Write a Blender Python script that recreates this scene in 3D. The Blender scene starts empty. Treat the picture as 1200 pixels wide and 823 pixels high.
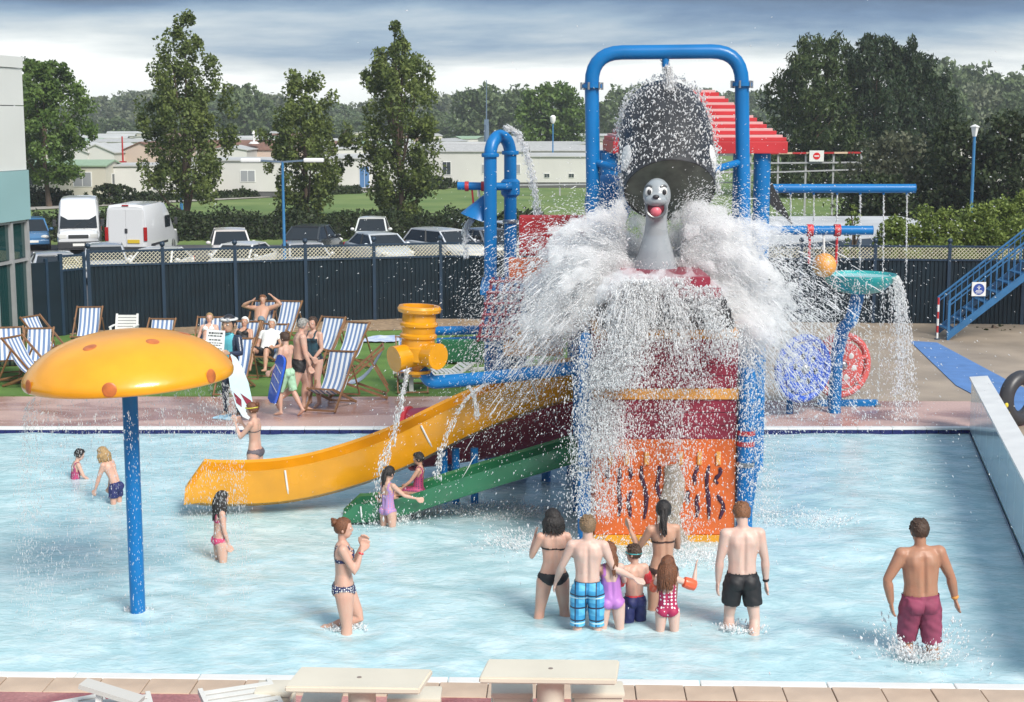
import bpy, bmesh, math, random
import numpy as np
from mathutils import Vector, Matrix, noise
random.seed(7); RNG = np.random.default_rng(11)
R_ = math.radians
scene = bpy.context.scene
COL = scene.collection
# ------------------------------------------------------------------ camera
CAM_H = 5.3; FPX = 1800.0; CX, CY = 600.0, 411.5; HZ = 140.0
PITCH = math.atan((CY - HZ) / FPX)
cam = bpy.data.cameras.new('camera'); cam.sensor_width = 36; cam.lens = 36 * FPX / 1200
cam.clip_end = 4000; cam.clip_start = .1
camo = bpy.data.objects.new('camera', cam); COL.objects.link(camo)
camo.location = (0, 0, CAM_H); camo.rotation_euler = (math.pi / 2 - PITCH, 0, 0)
scene.camera = camo
# ------------------------------------------------------------------ sky and sun
SUN_EL, SUN_AZ = 42.0, 146.0        # azimuth from +Y (straight ahead), negative = left
w = bpy.data.worlds.new('World'); scene.world = w; w.use_nodes = True
nt = w.node_tree; nt.nodes.clear()
def N(t, **k):
    n = nt.nodes.new(t)
    for a, b in k.items(): setattr(n, a, b)
    return n
L = lambda a, b: nt.links.new(a, b)
out = N('ShaderNodeOutputWorld'); bg = N('ShaderNodeBackground'); L(bg.outputs[0], out.inputs[0])
sky = N('ShaderNodeTexSky', sky_type='NISHITA'); sky.sun_disc = False
sky.sun_elevation = R_(SUN_EL); sky.sun_rotation = R_(SUN_AZ); sky.altitude = 10; sky.air_density = 1.3; sky.dust_density = 2
tc = N('ShaderNodeTexCoord')
sep = N('ShaderNodeSeparateXYZ'); L(tc.outputs['Generated'], sep.inputs[0])
# cloud layer: directions spread over a flat cloud deck (x/z, y/z), so that banks flatten toward the horizon
zz = N('ShaderNodeMath', operation='MAXIMUM'); L(sep.outputs[2], zz.inputs[0]); zz.inputs[1].default_value = 0.0
za = N('ShaderNodeMath', operation='ADD'); L(zz.outputs[0], za.inputs[0]); za.inputs[1].default_value = .12
dx = N('ShaderNodeMath', operation='DIVIDE'); L(sep.outputs[0], dx.inputs[0]); L(za.outputs[0], dx.inputs[1])
dy = N('ShaderNodeMath', operation='DIVIDE'); L(sep.outputs[1], dy.inputs[0]); L(za.outputs[0], dy.inputs[1])
cb = N('ShaderNodeCombineXYZ'); L(dx.outputs[0], cb.inputs[0]); L(dy.outputs[0], cb.inputs[1]); cb.inputs[2].default_value = 3.1
n1 = N('ShaderNodeTexNoise'); L(cb.outputs[0], n1.inputs[0]); n1.inputs['Scale'].default_value = .62; n1.inputs['Detail'].default_value = 7; n1.inputs['Roughness'].default_value = .56
n1.inputs['Distortion'].default_value = .15
n2 = N('ShaderNodeTexNoise'); L(cb.outputs[0], n2.inputs[0]); n2.inputs['Scale'].default_value = .3; n2.inputs['Detail'].default_value = 3
# thick pale haze and far cloud tops near the horizon, grey-blue cloud bases overhead
hr = N('ShaderNodeMapRange'); L(sep.outputs[2], hr.inputs[0]); hr.inputs[1].default_value = .012; hr.inputs[2].default_value = .078; hr.inputs[3].default_value = .46; hr.inputs[4].default_value = -.36
ad = N('ShaderNodeMath', operation='ADD'); L(n1.outputs[0], ad.inputs[0]); L(hr.outputs[0], ad.inputs[1])
ad2 = N('ShaderNodeMath', operation='MULTIPLY_ADD'); L(n2.outputs[0], ad2.inputs[0]); ad2.inputs[1].default_value = .35; L(ad.outputs[0], ad2.inputs[2])
hr2 = N('ShaderNodeMapRange'); L(sep.outputs[2], hr2.inputs[0]); hr2.inputs[1].default_value = .10; hr2.inputs[2].default_value = .65; hr2.inputs[3].default_value = 0; hr2.inputs[4].default_value = .42
ad3 = N('ShaderNodeMath', operation='ADD'); L(ad2.outputs[0], ad3.inputs[0]); L(hr2.outputs[0], ad3.inputs[1])      # thin bright veil overhead, as under a high overcast
cr = N('ShaderNodeValToRGB'); L(ad3.outputs[0], cr.inputs[0])
e = cr.color_ramp.elements
e[0].position = .40; e[0].color = (.022, .062, .155, 1)
e[1].position = .93; e[1].color = (.74, .76, .76, 1)
for p_, c_ in ((.52, (.07, .142, .275, 1)), (.63, (.185, .27, .385, 1)), (.77, (.43, .48, .525, 1))):
    q = e.new(p_); q.color = c_
skm = N('ShaderNodeMix', data_type='RGBA', blend_type='MULTIPLY'); skm.inputs[0].default_value = 1
L(sky.outputs[0], skm.inputs[6]); skm.inputs[7].default_value = (.11, .11, .11, 1)
mx = N('ShaderNodeMix', data_type='RGBA'); mx.inputs[0].default_value = .86
L(skm.outputs[2], mx.inputs[6]); L(cr.outputs[0], mx.inputs[7])
L(mx.outputs[2], bg.inputs[0]); bg.inputs[1].default_value = 1.0
sl = bpy.data.lights.new('sun', 'SUN'); sl.energy = 3.0; sl.angle = R_(24); sl.color = (1, .955, .885)
so = bpy.data.objects.new('sun', sl); COL.objects.link(so)
sd = Vector((math.cos(R_(SUN_EL)) * math.sin(R_(SUN_AZ)), math.cos(R_(SUN_EL)) * math.cos(R_(SUN_AZ)), math.sin(R_(SUN_EL))))
so.rotation_euler = sd.to_track_quat('Z', 'Y').to_euler(); so.location = (0, 20, 60)
vs = scene.view_settings; vs.view_transform = 'Standard'; vs.look = 'None'; vs.exposure = .68; vs.gamma = 1; vs.use_curve_mapping = False
scene.render.engine = 'CYCLES'
scene.cycles.transparent_max_bounces = 24; scene.cycles.max_bounces = 28; scene.cycles.diffuse_bounces = 20; scene.cycles.transmission_bounces = 6; scene.cycles.volume_bounces = 24
# ------------------------------------------------------------------ measuring helpers (photo pixel -> place)
def ray(px, py):
    a = (px - CX) / FPX; b = (CY - py) / FPX
    return Vector((a, math.cos(PITCH) + b * math.sin(PITCH), -math.sin(PITCH) + b * math.cos(PITCH)))
def g(px, py, z=0.):
    r = ray(px, py); t = (z - CAM_H) / r.z
    return Vector((r.x * t, r.y * t, z))
def at(px, py, Y):
    r = ray(px, py); t = Y / r.y
    return Vector((r.x * t, Y, CAM_H + r.z * t))
# ------------------------------------------------------------------ materials
MATS = {}
def mat(name, c, rough=.5, var=.0, vs_=4., bump=.0, bs=30., metal=0., spec=.5, c2=None, coat=0., trans=0., alpha=1., emit=None, detail=4.):
    if name in MATS: return MATS[name]
    m = bpy.data.materials.new(name); m.use_nodes = True; t = m.node_tree; b = t.nodes['Principled BSDF']
    b.inputs['Base Color'].default_value = (*c, 1); b.inputs['Roughness'].default_value = rough
    b.inputs['Metallic'].default_value = metal; b.inputs['Specular IOR Level'].default_value = spec
    b.inputs['Coat Weight'].default_value = coat; b.inputs['Transmission Weight'].default_value = trans; b.inputs['Alpha'].default_value = alpha
    tcn = t.nodes.new('ShaderNodeTexCoord')
    if var or c2:
        n = t.nodes.new('ShaderNodeTexNoise'); n.inputs['Scale'].default_value = vs_; n.inputs['Detail'].default_value = detail
        t.links.new(tcn.outputs['Object'], n.inputs[0])
        r = t.nodes.new('ShaderNodeValToRGB'); r.color_ramp.elements[0].position = .32; r.color_ramp.elements[1].position = .68
        c2 = c2 or tuple(min(1, x * (1 + var)) for x in c); ca = tuple(x * (1 - var) for x in c) if var else c
        r.color_ramp.elements[0].color = (*ca, 1); r.color_ramp.elements[1].color = (*c2, 1)
        t.links.new(n.outputs[0], r.inputs[0]); t.links.new(r.outputs[0], b.inputs['Base Color'])
        rm = t.nodes.new('ShaderNodeMapRange'); rm.inputs[3].default_value = max(.02, rough - .09); rm.inputs[4].default_value = min(1, rough + .09)
        t.links.new(n.outputs[0], rm.inputs[0]); t.links.new(rm.outputs[0], b.inputs['Roughness'])
    if bump:
        n = t.nodes.new('ShaderNodeTexNoise'); n.inputs['Scale'].default_value = bs; n.inputs['Detail'].default_value = 5
        t.links.new(tcn.outputs['Object'], n.inputs[0])
        bp = t.nodes.new('ShaderNodeBump'); bp.inputs['Strength'].default_value = bump; bp.inputs['Distance'].default_value = .02
        t.links.new(n.outputs[0], bp.inputs['Height']); t.links.new(bp.outputs[0], b.inputs['Normal'])
    MATS[name] = m
    return m
def pattern(name, build, rough=.6):
    """material whose base colour comes from build(nodes, coords) -> colour socket"""
    if name in MATS: return MATS[name]
    m = bpy.data.materials.new(name); m.use_nodes = True; t = m.node_tree; b = t.nodes['Principled BSDF']
    b.inputs['Roughness'].default_value = rough
    tcn = t.nodes.new('ShaderNodeTexCoord')
    t.links.new(build(t, tcn), b.inputs['Base Color'])
    MATS[name] = m; return m
def leafmat(name, c1, c2, trans=.25):
    if name in MATS: return MATS[name]
    m = bpy.data.materials.new(name); m.use_nodes = True; t = m.node_tree; b = t.nodes['Principled BSDF']
    gm = t.nodes.new('ShaderNodeNewGeometry'); tcn = t.nodes.new('ShaderNodeTexCoord')
    n = t.nodes.new('ShaderNodeTexNoise'); n.inputs['Scale'].default_value = .9; t.links.new(tcn.outputs['Object'], n.inputs[0])
    a = t.nodes.new('ShaderNodeMath'); a.operation = 'MULTIPLY_ADD'; t.links.new(gm.outputs['Random Per Island'], a.inputs[0]); a.inputs[1].default_value = .5
    s = t.nodes.new('ShaderNodeMath'); s.operation = 'MULTIPLY_ADD'; t.links.new(n.outputs[0], s.inputs[0]); s.inputs[1].default_value = 1.6; s.inputs[2].default_value = -.55
    t.links.new(s.outputs[0], a.inputs[2])
    x = t.nodes.new('ShaderNodeMix'); x.data_type = 'RGBA'; t.links.new(a.outputs[0], x.inputs[0]); x.inputs[6].default_value = (*c1, 1); x.inputs[7].default_value = (*c2, 1)
    t.links.new(x.outputs[2], b.inputs['Base Color']); b.inputs['Roughness'].default_value = .55; b.inputs['Specular IOR Level'].default_value = .3
    tr = t.nodes.new('ShaderNodeBsdfTranslucent'); t.links.new(x.outputs[2], tr.inputs[0])
    ms = t.nodes.new('ShaderNodeMixShader'); ms.inputs[0].default_value = trans
    t.links.new(b.outputs[0], ms.inputs[1]); t.links.new(tr.outputs[0], ms.inputs[2]); t.links.new(ms.outputs[0], t.nodes['Material Output'].inputs[0])
    MATS[name] = m; return m
# ------------------------------------------------------------------ mesh helpers
def frame_of(d):
    d = Vector(d).normalized()
    u = Vector((0, 0, 1)) if abs(d.z) < .95 else Vector((0, 1, 0))
    x = u.cross(d).normalized()
    return x, d.cross(x), d
class MB:
    def __init__(s): s.v = []; s.f = []
    def add(s, vs_, fs):
        o = len(s.v); s.v += [tuple(p) for p in vs_]; s.f += [tuple(i + o for i in f) for f in fs]; return s
    def box(s, c, d, rz=0., rx=0., ry=0., bev=0.):
        M = Matrix.Translation(Vector(c)) @ Matrix.Rotation(rz, 4, 'Z') @ Matrix.Rotation(ry, 4, 'Y') @ Matrix.Rotation(rx, 4, 'X')
        h = [x / 2 for x in d]
        if bev <= 0:
            P = [M @ Vector((a * h[0], b * h[1], k * h[2])) for k in (-1, 1) for b in (-1, 1) for a in (-1, 1)]
            return s.add(P, [(0, 2, 3, 1), (4, 5, 7, 6), (0, 1, 5, 4), (2, 6, 7, 3), (0, 4, 6, 2), (1, 3, 7, 5)])
        bm = bmesh.new(); bmesh.ops.create_cube(bm, size=1)
        for v in bm.verts: v.co = Vector((v.co.x * d[0], v.co.y * d[1], v.co.z * d[2]))
        bmesh.ops.bevel(bm, geom=bm.edges[:], offset=bev, segments=2, profile=.6, affect='EDGES')
        bm.verts.index_update()
        s.add([M @ v.co for v in bm.verts], [tuple(v.index for v in f.verts) for f in bm.faces]); bm.free(); return s
    def bar(s, a, b, wd, th=None):
        a = Vector(a); b = Vector(b); x, y, z = frame_of(b - a); th = th or wd
        P = [p + x * (i * wd / 2) + y * (j * th / 2) for p in (a, b) for j in (-1, 1) for i in (-1, 1)]
        return s.add(P, [(0, 2, 3, 1), (4, 5, 7, 6), (0, 1, 5, 4), (2, 6, 7, 3), (0, 4, 6, 2), (1, 3, 7, 5)])
    def loft(s, rings, cap=True, closed=True):
        n = len(rings[0]); o = len(s.v); fs = []
        P = [tuple(p) for r in rings for p in r]
        m = n if closed else n - 1
        for i in range(len(rings) - 1):
            for j in range(m):
                fs.append((i * n + j, i * n + (j + 1) % n, (i + 1) * n + (j + 1) % n, (i + 1) * n + j))
        if cap and closed:
            fs.append(tuple(reversed(range(n)))); fs.append(tuple((len(rings) - 1) * n + j for j in range(n)))
        return s.add(P, fs)
    def tube(s, pts, r, n=12, cap=True, ry=None, side=None):
        pts = [Vector(p) for p in pts]; rings = []; px_ = None
        for i, p in enumerate(pts):
            d = (pts[min(i + 1, len(pts) - 1)] - pts[max(i - 1, 0)]).normalized()
            if side is not None: x = (Vector(side) - d * d.dot(Vector(side))).normalized()
            elif px_ is None: x = frame_of(d)[0]
            else:
                x = px_ - d * d.dot(px_); x.normalize()
            px_ = x; y = d.cross(x)
            a = r[i] if hasattr(r, '__len__') else r
            b = a if ry is None else (ry[i] if hasattr(ry, '__len__') else ry)
            rings.append([p + x * (a * math.cos(2 * math.pi * j / n)) + y * (b * math.sin(2 * math.pi * j / n)) for j in range(n)])
        return s.loft(rings, cap)
    def lathe(s, prof, c=(0, 0, 0), n=32, axis=(0, 0, 1), cap=True, a0=0., a1=2 * math.pi):
        x, y, z = frame_of(axis); c = Vector(c)
        if Vector(axis) == Vector((0, 0, 1)): x, y, z = Vector((1, 0, 0)), Vector((0, 1, 0)), Vector((0, 0, 1))
        rings = [[c + z * h + (x * math.cos(2 * math.pi * j / n) + y * math.sin(2 * math.pi * j / n)) * max(r, 1e-4) for j in range(n)] for r, h in prof]
        return s.loft(rings, cap)
    def ball(s, c, r, n=12, m=8, M=None):
        r = r if hasattr(r, '__len__') else (r, r, r); c = Vector(c); rings = []
        for i in range(m + 1):
            ph = -math.pi / 2 + math.pi * i / m; ph = max(-1.56, min(1.56, ph)) if i in (0, m) else ph
            ring = []
            for j in range(n):
                t = 2 * math.pi * j / n
                q = Vector((r[0] * math.cos(ph) * math.cos(t), r[1] * math.cos(ph) * math.sin(t), r[2] * math.sin(ph)))
                ring.append(c + (M @ q if M else q))
            rings.append(ring)
        return s.loft(rings)
    def prism(s, poly, d):
        n = len(poly); d = Vector(d); P = [Vector(p) for p in poly]
        return s.add(P + [p + d for p in P], [tuple(reversed(range(n))), tuple(range(n, 2 * n))] + [(i, (i + 1) % n, n + (i + 1) % n, n + i) for i in range(n)])
    def mesh(s, name, m, smooth=False, fix=True, off=None):
        me = bpy.data.meshes.new(name)
        v = s.v if off is None else [(p[0] - off[0], p[1] - off[1], p[2] - off[2]) for p in s.v]
        me.from_pydata(v, [], s.f); 
        if fix:
            bm = bmesh.new(); bm.from_mesh(me); bmesh.ops.recalc_face_normals(bm, faces=bm.faces[:]); bm.to_mesh(me); bm.free()
        if m: me.materials.append(m)
        if smooth:
            me.shade_smooth()
            me.set_sharp_from_angle(angle=R_(42 if smooth is True else smooth))
        return me
    def build(s, name, m, parent=None, smooth=False, fix=True, local=False):
        off = None
        if parent is not None and not local: off = wloc(parent)
        o = bpy.data.objects.new(name, s.mesh(name, m, smooth, fix, off)); COL.objects.link(o)
        if parent is not None: o.parent = parent
        return o
def wloc(o):
    v = Vector(o.location); 
    while o.parent: o = o.parent; v = v + Vector(o.location)
    return v
def tag(o, label=None, cat=None, group=None, kind=None):
    for k, v in (('label', label), ('category', cat), ('group', group), ('kind', kind)):
        if v: o[k] = v
    return o
def thing(name, label, cat, loc=(0, 0, 0), rz=0., group=None):
    o = bpy.data.objects.new(name, None); COL.objects.link(o); o.location = loc; o.rotation_euler = (0, 0, rz); o.empty_display_size = .2
    return tag(o, label, cat, group)
KIDS = {}
def copy_tree(o, parent=None):
    c = o.copy(); COL.objects.link(c)
    if parent is not None: c.parent = parent
    for ch in list(o.children): copy_tree(ch, c)
    return c
def inst(name, me, parent, loc=(0, 0, 0), rot=(0, 0, 0), scale=(1, 1, 1)):
    o = bpy.data.objects.new(name, me); COL.objects.link(o); o.parent = parent; o.location = loc; o.rotation_euler = rot; o.scale = scale
    return o
def npmesh(name, V, F, m, parent=None, smooth=False):
    """fast mesh from numpy arrays; F is (n,k)"""
    me = bpy.data.meshes.new(name); n, k = F.shape
    me.vertices.add(len(V)); me.vertices.foreach_set('co', np.ascontiguousarray(V, np.float32).ravel())
    me.loops.add(n * k); me.loops.foreach_set('vertex_index', np.ascontiguousarray(F, np.int32).ravel())
    me.polygons.add(n); me.polygons.foreach_set('loop_start', np.arange(0, n * k, k, dtype=np.int32))
    me.update(calc_edges=True)
    if m: me.materials.append(m)
    if smooth: me.shade_smooth()
    o = bpy.data.objects.new(name, me); COL.objects.link(o)
    if parent is not None: o.parent = parent
    return o
def smooth_path(pts, n=8):
    pts = [Vector(p) for p in pts]; outp = []
    P = [pts[0] * 2 - pts[1]] + pts + [pts[-1] * 2 - pts[-2]]
    for i in range(1, len(P) - 2):
        for k in range(n):
            t = k / n; a, b, c, d = P[i - 1:i + 3]
            outp.append(.5 * ((2 * b) + (c - a) * t + (2 * a - 5 * b + 4 * c - d) * t * t + (3 * b - a - 3 * c + d) * t ** 3))
    outp.append(pts[-1]); return outp
def corner(a, b, c, r, n=7):
    """a -> rounded corner at b -> c"""
    a, b, c = Vector(a), Vector(b), Vector(c); u = (a - b).normalized(); v = (c - b).normalized()
    return [(b + u * r) * (1 - t) ** 2 + b * 2 * t * (1 - t) + (b + v * r) * t * t for t in [i / n for i in range(n + 1)]]
# ------------------------------------------------------------------ the setting
WATER = -.1; FLOOR = -.52
PNL, PNR, PFR, PFL = Vector((-15, 14.63, 0)), Vector((5.39, 13.92, 0)), Vector((7.93, 26.15, 0)), Vector((-15, 26.15, 0))
m_turf = mat('lawn grass', (.085, .18, .028), .9, c2=(.14, .26, .05), vs_=1.3, bump=.9, bs=260, detail=9)
m_meadow = mat('mown grass', (.075, .14, .026), .95, c2=(.16, .215, .06), vs_=.22, bump=.4, bs=8, detail=10)
m_asph = mat('asphalt', (.07, .07, .075), .85, var=.25, vs_=.6, bump=.4, bs=60)
m_tan = mat('sandy paving', (.31, .25, .19), .55, var=.2, vs_=.9, bump=.25, bs=40, detail=8)
m_gravel = mat('gravel bed', (.30, .21, .13), .95, var=.35, vs_=9, bump=.9, bs=50)
m_navy = mat('navy glazed tile', (.012, .016, .10), .15, var=.25, vs_=6)
m_white = mat('white plastic', (.70, .70, .68), .4, var=.05, vs_=3)
m_coping = mat('sandstone coping', (.50, .38, .285), .5, var=.14, vs_=2.2, bump=.15, bs=60)
m_grout = mat('grey grout', (.22, .18, .16), .8)
def wet_deck(name, c1, c2, wet):
    if name in MATS: return MATS[name]
    m = bpy.data.materials.new(name); m.use_nodes = True; t = m.node_tree; b = t.nodes['Principled BSDF']
    tcn = t.nodes.new('ShaderNodeTexCoord')
    n = t.nodes.new('ShaderNodeTexNoise'); n.inputs['Scale'].default_value = .55; n.inputs['Detail'].default_value = 8; n.inputs['Distortion'].default_value = .6
    mp = t.nodes.new('ShaderNodeMapping'); mp.inputs['Scale'].default_value = (1, 1.8, 1); t.links.new(tcn.outputs['Object'], mp.inputs[0]); t.links.new(mp.outputs[0], n.inputs[0])
    r = t.nodes.new('ShaderNodeValToRGB'); r.color_ramp.elements[0].position = .40; r.color_ramp.elements[1].position = .60
    r.color_ramp.elements[0].color = (*c1, 1); r.color_ramp.elements[1].color = (*c2, 1); t.links.new(n.outputs[0], r.inputs[0])
    n2 = t.nodes.new('ShaderNodeTexNoise'); n2.inputs['Scale'].default_value = 28; n2.inputs['Detail'].default_value = 6; t.links.new(tcn.outputs['Object'], n2.inputs[0])
    x = t.nodes.new('ShaderNodeMix'); x.data_type = 'RGBA'; x.blend_type = 'OVERLAY'; x.inputs[0].default_value = .5
    t.links.new(r.outputs[0], x.inputs[6]); t.links.new(n2.outputs[0], x.inputs[7]); t.links.new(x.outputs[2], b.inputs['Base Color'])
    rm = t.nodes.new('ShaderNodeMapRange'); rm.inputs[1].default_value = .38; rm.inputs[2].default_value = .62; rm.inputs[3].default_value = wet; rm.inputs[4].default_value = .42
    t.links.new(n.outputs[0], rm.inputs[0]); t.links.new(rm.outputs[0], b.inputs['Roughness'])
    bp = t.nodes.new('ShaderNodeBump'); bp.inputs['Strength'].default_value = .12; bp.inputs['Distance'].default_value = .01; t.links.new(n2.outputs[0], bp.inputs['Height']); t.links.new(bp.outputs[0], b.inputs['Normal'])
    MATS[name] = m; return m
m_deckN = wet_deck('wet red paving', (.26, .075, .07), (.46, .22, .20), .05)
m_deckF = wet_deck('wet pink paving', (.34, .19, .155), (.50, .34, .295), .10)
# ground sheet, out to the horizon
def tz(y): return -1.0 if y < 78 else (-1 + .75 * min(1, (y - 78) / 12.) if y < 400 else -.25)
ys = [-40, 0, 40, 60, 76, 78, 80, 82, 84, 86, 88, 90, 94, 110, 150, 300, 600, 1100]
xs = [-900, -500, -200, -100, -50, 0, 50, 100, 200, 500, 900]
mb = MB(); mb.add([(x, y, tz(y)) for y in ys for x in xs], [(j * 11 + i, j * 11 + i + 1, (j + 1) * 11 + i + 1, (j + 1) * 11 + i) for j in range(len(ys) - 1) for i in range(10)])
tag(mb.build('ground', m_meadow), kind='structure')
mb = MB(); mb.box((0, 61, -1.0), (130, 33.6, .02)); tag(mb.build('car_park', m_asph), kind='structure')
# road beyond the bank: narrow pale lane running away to the right
p0, p1 = g(-40, 250, -.2), g(640, 214, -.2); dv = (p1 - p0).normalized(); nv = Vector((-dv.y, dv.x, 0))
m_lane = mat('pale lane', (.34, .32, .29), .9, var=.12, vs_=1)
mb = MB(); mb.prism([p0 - dv * 20, p1 + dv * 90, p1 + dv * 90 + nv * 2.2, p0 - dv * 20 + nv * 2.2], (0, 0, .03)); tag(mb.build('lane', m_lane), kind='structure')
# pool
mb = MB(); mb.prism([v + Vector((0, 0, FLOOR - .1)) + o for v, o in ((PNL, Vector((-.5, -.5, 0))), (PNR, Vector((.5, -.5, 0))), (PFR, Vector((.5, .5, 0))), (PFL, Vector((-.5, .5, 0))))], (0, 0, .1))
m_pool = mat('pale blue pool lining', (.52, .76, .80), .4, var=.07, vs_=.7)
tag(mb.build('pool_floor', m_pool), kind='structure')
def slab(name, poly, z0, z1, m): 
    mb = MB(); mb.prism([Vector((p[0], p[1], z0)) for p in poly], (0, 0, z1 - z0)); return tag(mb.build(name, m), kind='structure')
FAR_T = 29.25
slab('deck_near', [(-30, -6), (30, -6), (30, 13.09), (PNR.x, 13.40), (PNL.x, 14.11), (-30, 14.6)], -1.1, 0, m_deckN)
slab('deck_left', [(-30, 14.62), (-15.1, 14.62), (-15.1, FAR_T), (-30, FAR_T)], -1.1, -.002, m_deckF)
slab('deck_far', [(-15.09, 26.33), (30, 26.33), (30, FAR_T - .6), (1.2, FAR_T - .45), (-1, FAR_T), (-15.09, FAR_T)], -1.1, 0, m_deckF)
slab('deck_right', [(5.56, 13.6), (30, 13.5), (30, 26.32), (8.13, 26.32)], -1.1, -.001, m_tan)
slab('lawn', [(-30, FAR_T + .01), (-1, FAR_T + .01), (1.2, FAR_T - .44), (3.2, FAR_T - .3), (3.2, 40.2), (-30, 40.2)], -1.1, .012, m_turf)
slab('paving_right', [(3.21, FAR_T - .49), (30, FAR_T - .59), (30, 40.3), (3.21, 40.3)], -1.1, .004, m_tan)
tag(MB().prism([g(34, 398, .02) , g(80, 392, .02), g(150, 393, .02), g(600, 384.5, .02), g(600, 375, .02), g(400, 374, .02), g(108, 384, .02), g(50, 387, .02)], (0, 0, .02)).build('gravel_strip', m_gravel), kind='structure')
m_bpath = mat('blue rubber path', (.085, .19, .42), .7, var=.12, vs_=3, bump=.3, bs=80)
tag(MB().prism([g(1066, 400, .008), g(1098, 402, .008), g(1186, 449, .008), g(1260, 480, .008), g(1240, 500, .008), g(1150, 468, .008), g(1120, 452, .008)], (0, 0, .012)).build('blue_path', m_bpath), kind='structure')
# far pool rim: white nosing stones and navy band tiles on the face below
rim = tag(bpy.data.objects.new('pool_rim', None), kind='structure'); COL.objects.link(rim)
me = MB().box((0, 0, 0), (.596, .165, .04), bev=.01).mesh('rim_stone', m_white)
for i in range(39): inst('rim_stone', me, rim, (-15 + .3 + i * .6, 26.235, -.012))
me = MB().box((0, 0, 0), (.192, .03, .15), bev=.005).mesh('navy_tile', m_navy)
for i in range(115): inst('navy_tile', me, rim, (-15 + .1 + i * .2, 26.163, -.108))
MB().box((-3.5, 26.25, -.31), (23.2, .13, .4)).build('backing', m_white, rim)
# near rim: white nosing and sandstone coping tiles
nr = tag(bpy.data.objects.new('pool_coping', None), kind='structure'); COL.objects.link(nr)
ang = math.atan2(PNR.y - PNL.y, PNR.x - PNL.x); u = Vector((math.cos(ang), math.sin(ang), 0)); n_ = Vector((u.y, -u.x, 0))
ln = (PNR - PNL).length
me = MB().box((0, 0, 0), (1.19, .15, .1), bev=.012).mesh('rim_stone', m_white)
for i in range(17): c = PNL + u * (.6 + i * 1.2) + n_ * .075; inst('rim_stone', me, nr, (c.x, c.y, -.045), (0, 0, ang))
me = MB().box((0, 0, 0), (.452, .372, .06), bev=.008).mesh('coping_tile', m_coping)
for i in range(45): c = PNL + u * (.23 + i * .4622) + n_ * (.15 + .19); inst('coping_tile', me, nr, (c.x, c.y, -.024 + .002 * math.sin(i * 3.1)), (0, 0, ang))
MB().prism([PNL + n_ * .16 + Vector((0, 0, -.7)), PNR + n_ * .16 + Vector((0, 0, -.7)), PNR + n_ * .535 + Vector((0, 0, -.7)), PNL + n_ * .535 + Vector((0, 0, -.7))], (0, 0, .685)).build('mortar_bed', m_grout, nr)
MB().prism([PNL + n_ * .02 + Vector((0, 0, -.7)), PNR + n_ * .02 + Vector((0, 0, -.7)), PNR + n_ * .155 + Vector((0, 0, -.7)), PNL + n_ * .155 + Vector((0, 0, -.7))], (0, 0, .63)).build('backing', m_white, nr)
# right pool wall: pale tiled panels with white capping
pw = thing('pool_wall', 'low wall of pale blue glazed panels with white sloping capping beside the pool', 'wall', (6.7, 20, 0))
wd_ = (PFR - PNR); wl = wd_.length; wu = wd_.normalized(); wn = Vector((wu.y, -wu.x, 0)); wa = math.atan2(wu.y, wu.x)
m_panel = mat('pale glazed panel', (.52, .68, .72), .12, var=.06, vs_=.8, coat=.3)
me = MB().box((0, 0, 0), (.955, .05, .88), bev=.006).mesh('panel', m_panel)
nP = 13
for i in range(nP):
    c = PNR + wu * (wl * (i + .5) / nP) + wn * .03; o = inst('panel', me, pw, (c.x - 6.7, c.y - 20, .42), (0, 0, wa)); o.scale.x = wl / nP / .962
MB().prism([PNR + wn * .056 + Vector((0, 0, -.6)), PFR + wn * .056 + Vector((0, 0, -.6)), PFR + wn * .2 + Vector((0, 0, -.6)), PNR + wn * .2 + Vector((0, 0, -.6))], (0, 0, 1.44)).build('core', m_white, pw)
a_, b_ = PNR, PFR + wu * .03
MB().add([q for p in (a_, b_) for q in (p - wn * .03 + Vector((0, 0, .861)), p + wn * .27 + Vector((0, 0, .861)), p + wn * .27 + Vector((0, 0, .93)), p - wn * .03 + Vector((0, 0, .9)))], [(0, 3, 2, 1), (4, 5, 6, 7), (0, 1, 5, 4), (1, 2, 6, 5), (2, 3, 7, 6), (3, 0, 4, 7)]).build('capping', m_white, pw)
me = MB().box((0, 0, 0), (.19, .012, .1)).mesh('navy_tile', m_navy)
for i in range(62): c = PNR + wu * (.1 + i * .2) - wn * .004; inst('navy_tile', me, pw, (c.x - 6.7, c.y - 20, -.1), (0, 0, wa))
# water surface: real ripples, pale and stirred up, foam where the play tower drains
NU, NV = 330, 240
uu, vv = np.meshgrid(np.linspace(0, 1, NU), np.linspace(0, 1, NV))
X = (PNL.x * (1 - uu) + PNR.x * uu) * (1 - vv) + (PFL.x * (1 - uu) + PFR.x * uu) * vv
Y = (PNL.y * (1 - uu) + PNR.y * uu) * (1 - vv) + (PFL.y * (1 - uu) + PFR.y * uu) * vv
Zs = np.zeros_like(X)
for i in range(46):
    a = RNG.uniform(0, 2 * math.pi); k = 2 * math.pi / RNG.uniform(.3, 2.4); am = .0011 * (6 / k) ** .7
    Zs += am * np.sin(k * (X * math.cos(a) + Y * math.sin(a)) + RNG.uniform(0, 6.3))
dist = np.hypot((X - 1.95) * .8, Y - 19)
Zs *= (1 + 1.3 * np.exp(-(dist / 3.2) ** 2))
SPL = [(2.47, 15.9), (4.16, 15.1), (-4.1, 16.4), (-1.78, 15.9), (.5, 16.2), (1.3, 15.9)]
for sx, sy in SPL:
    d = np.hypot(X - sx, Y - sy); Zs += .022 * np.cos(d * 12) * np.exp(-d * 1.6)
F = (np.arange(NV - 1)[:, None] * NU + np.arange(NU - 1)[None]).ravel()
F = np.stack([F, F + 1, F + NU + 1, F + NU], 1)
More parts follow.
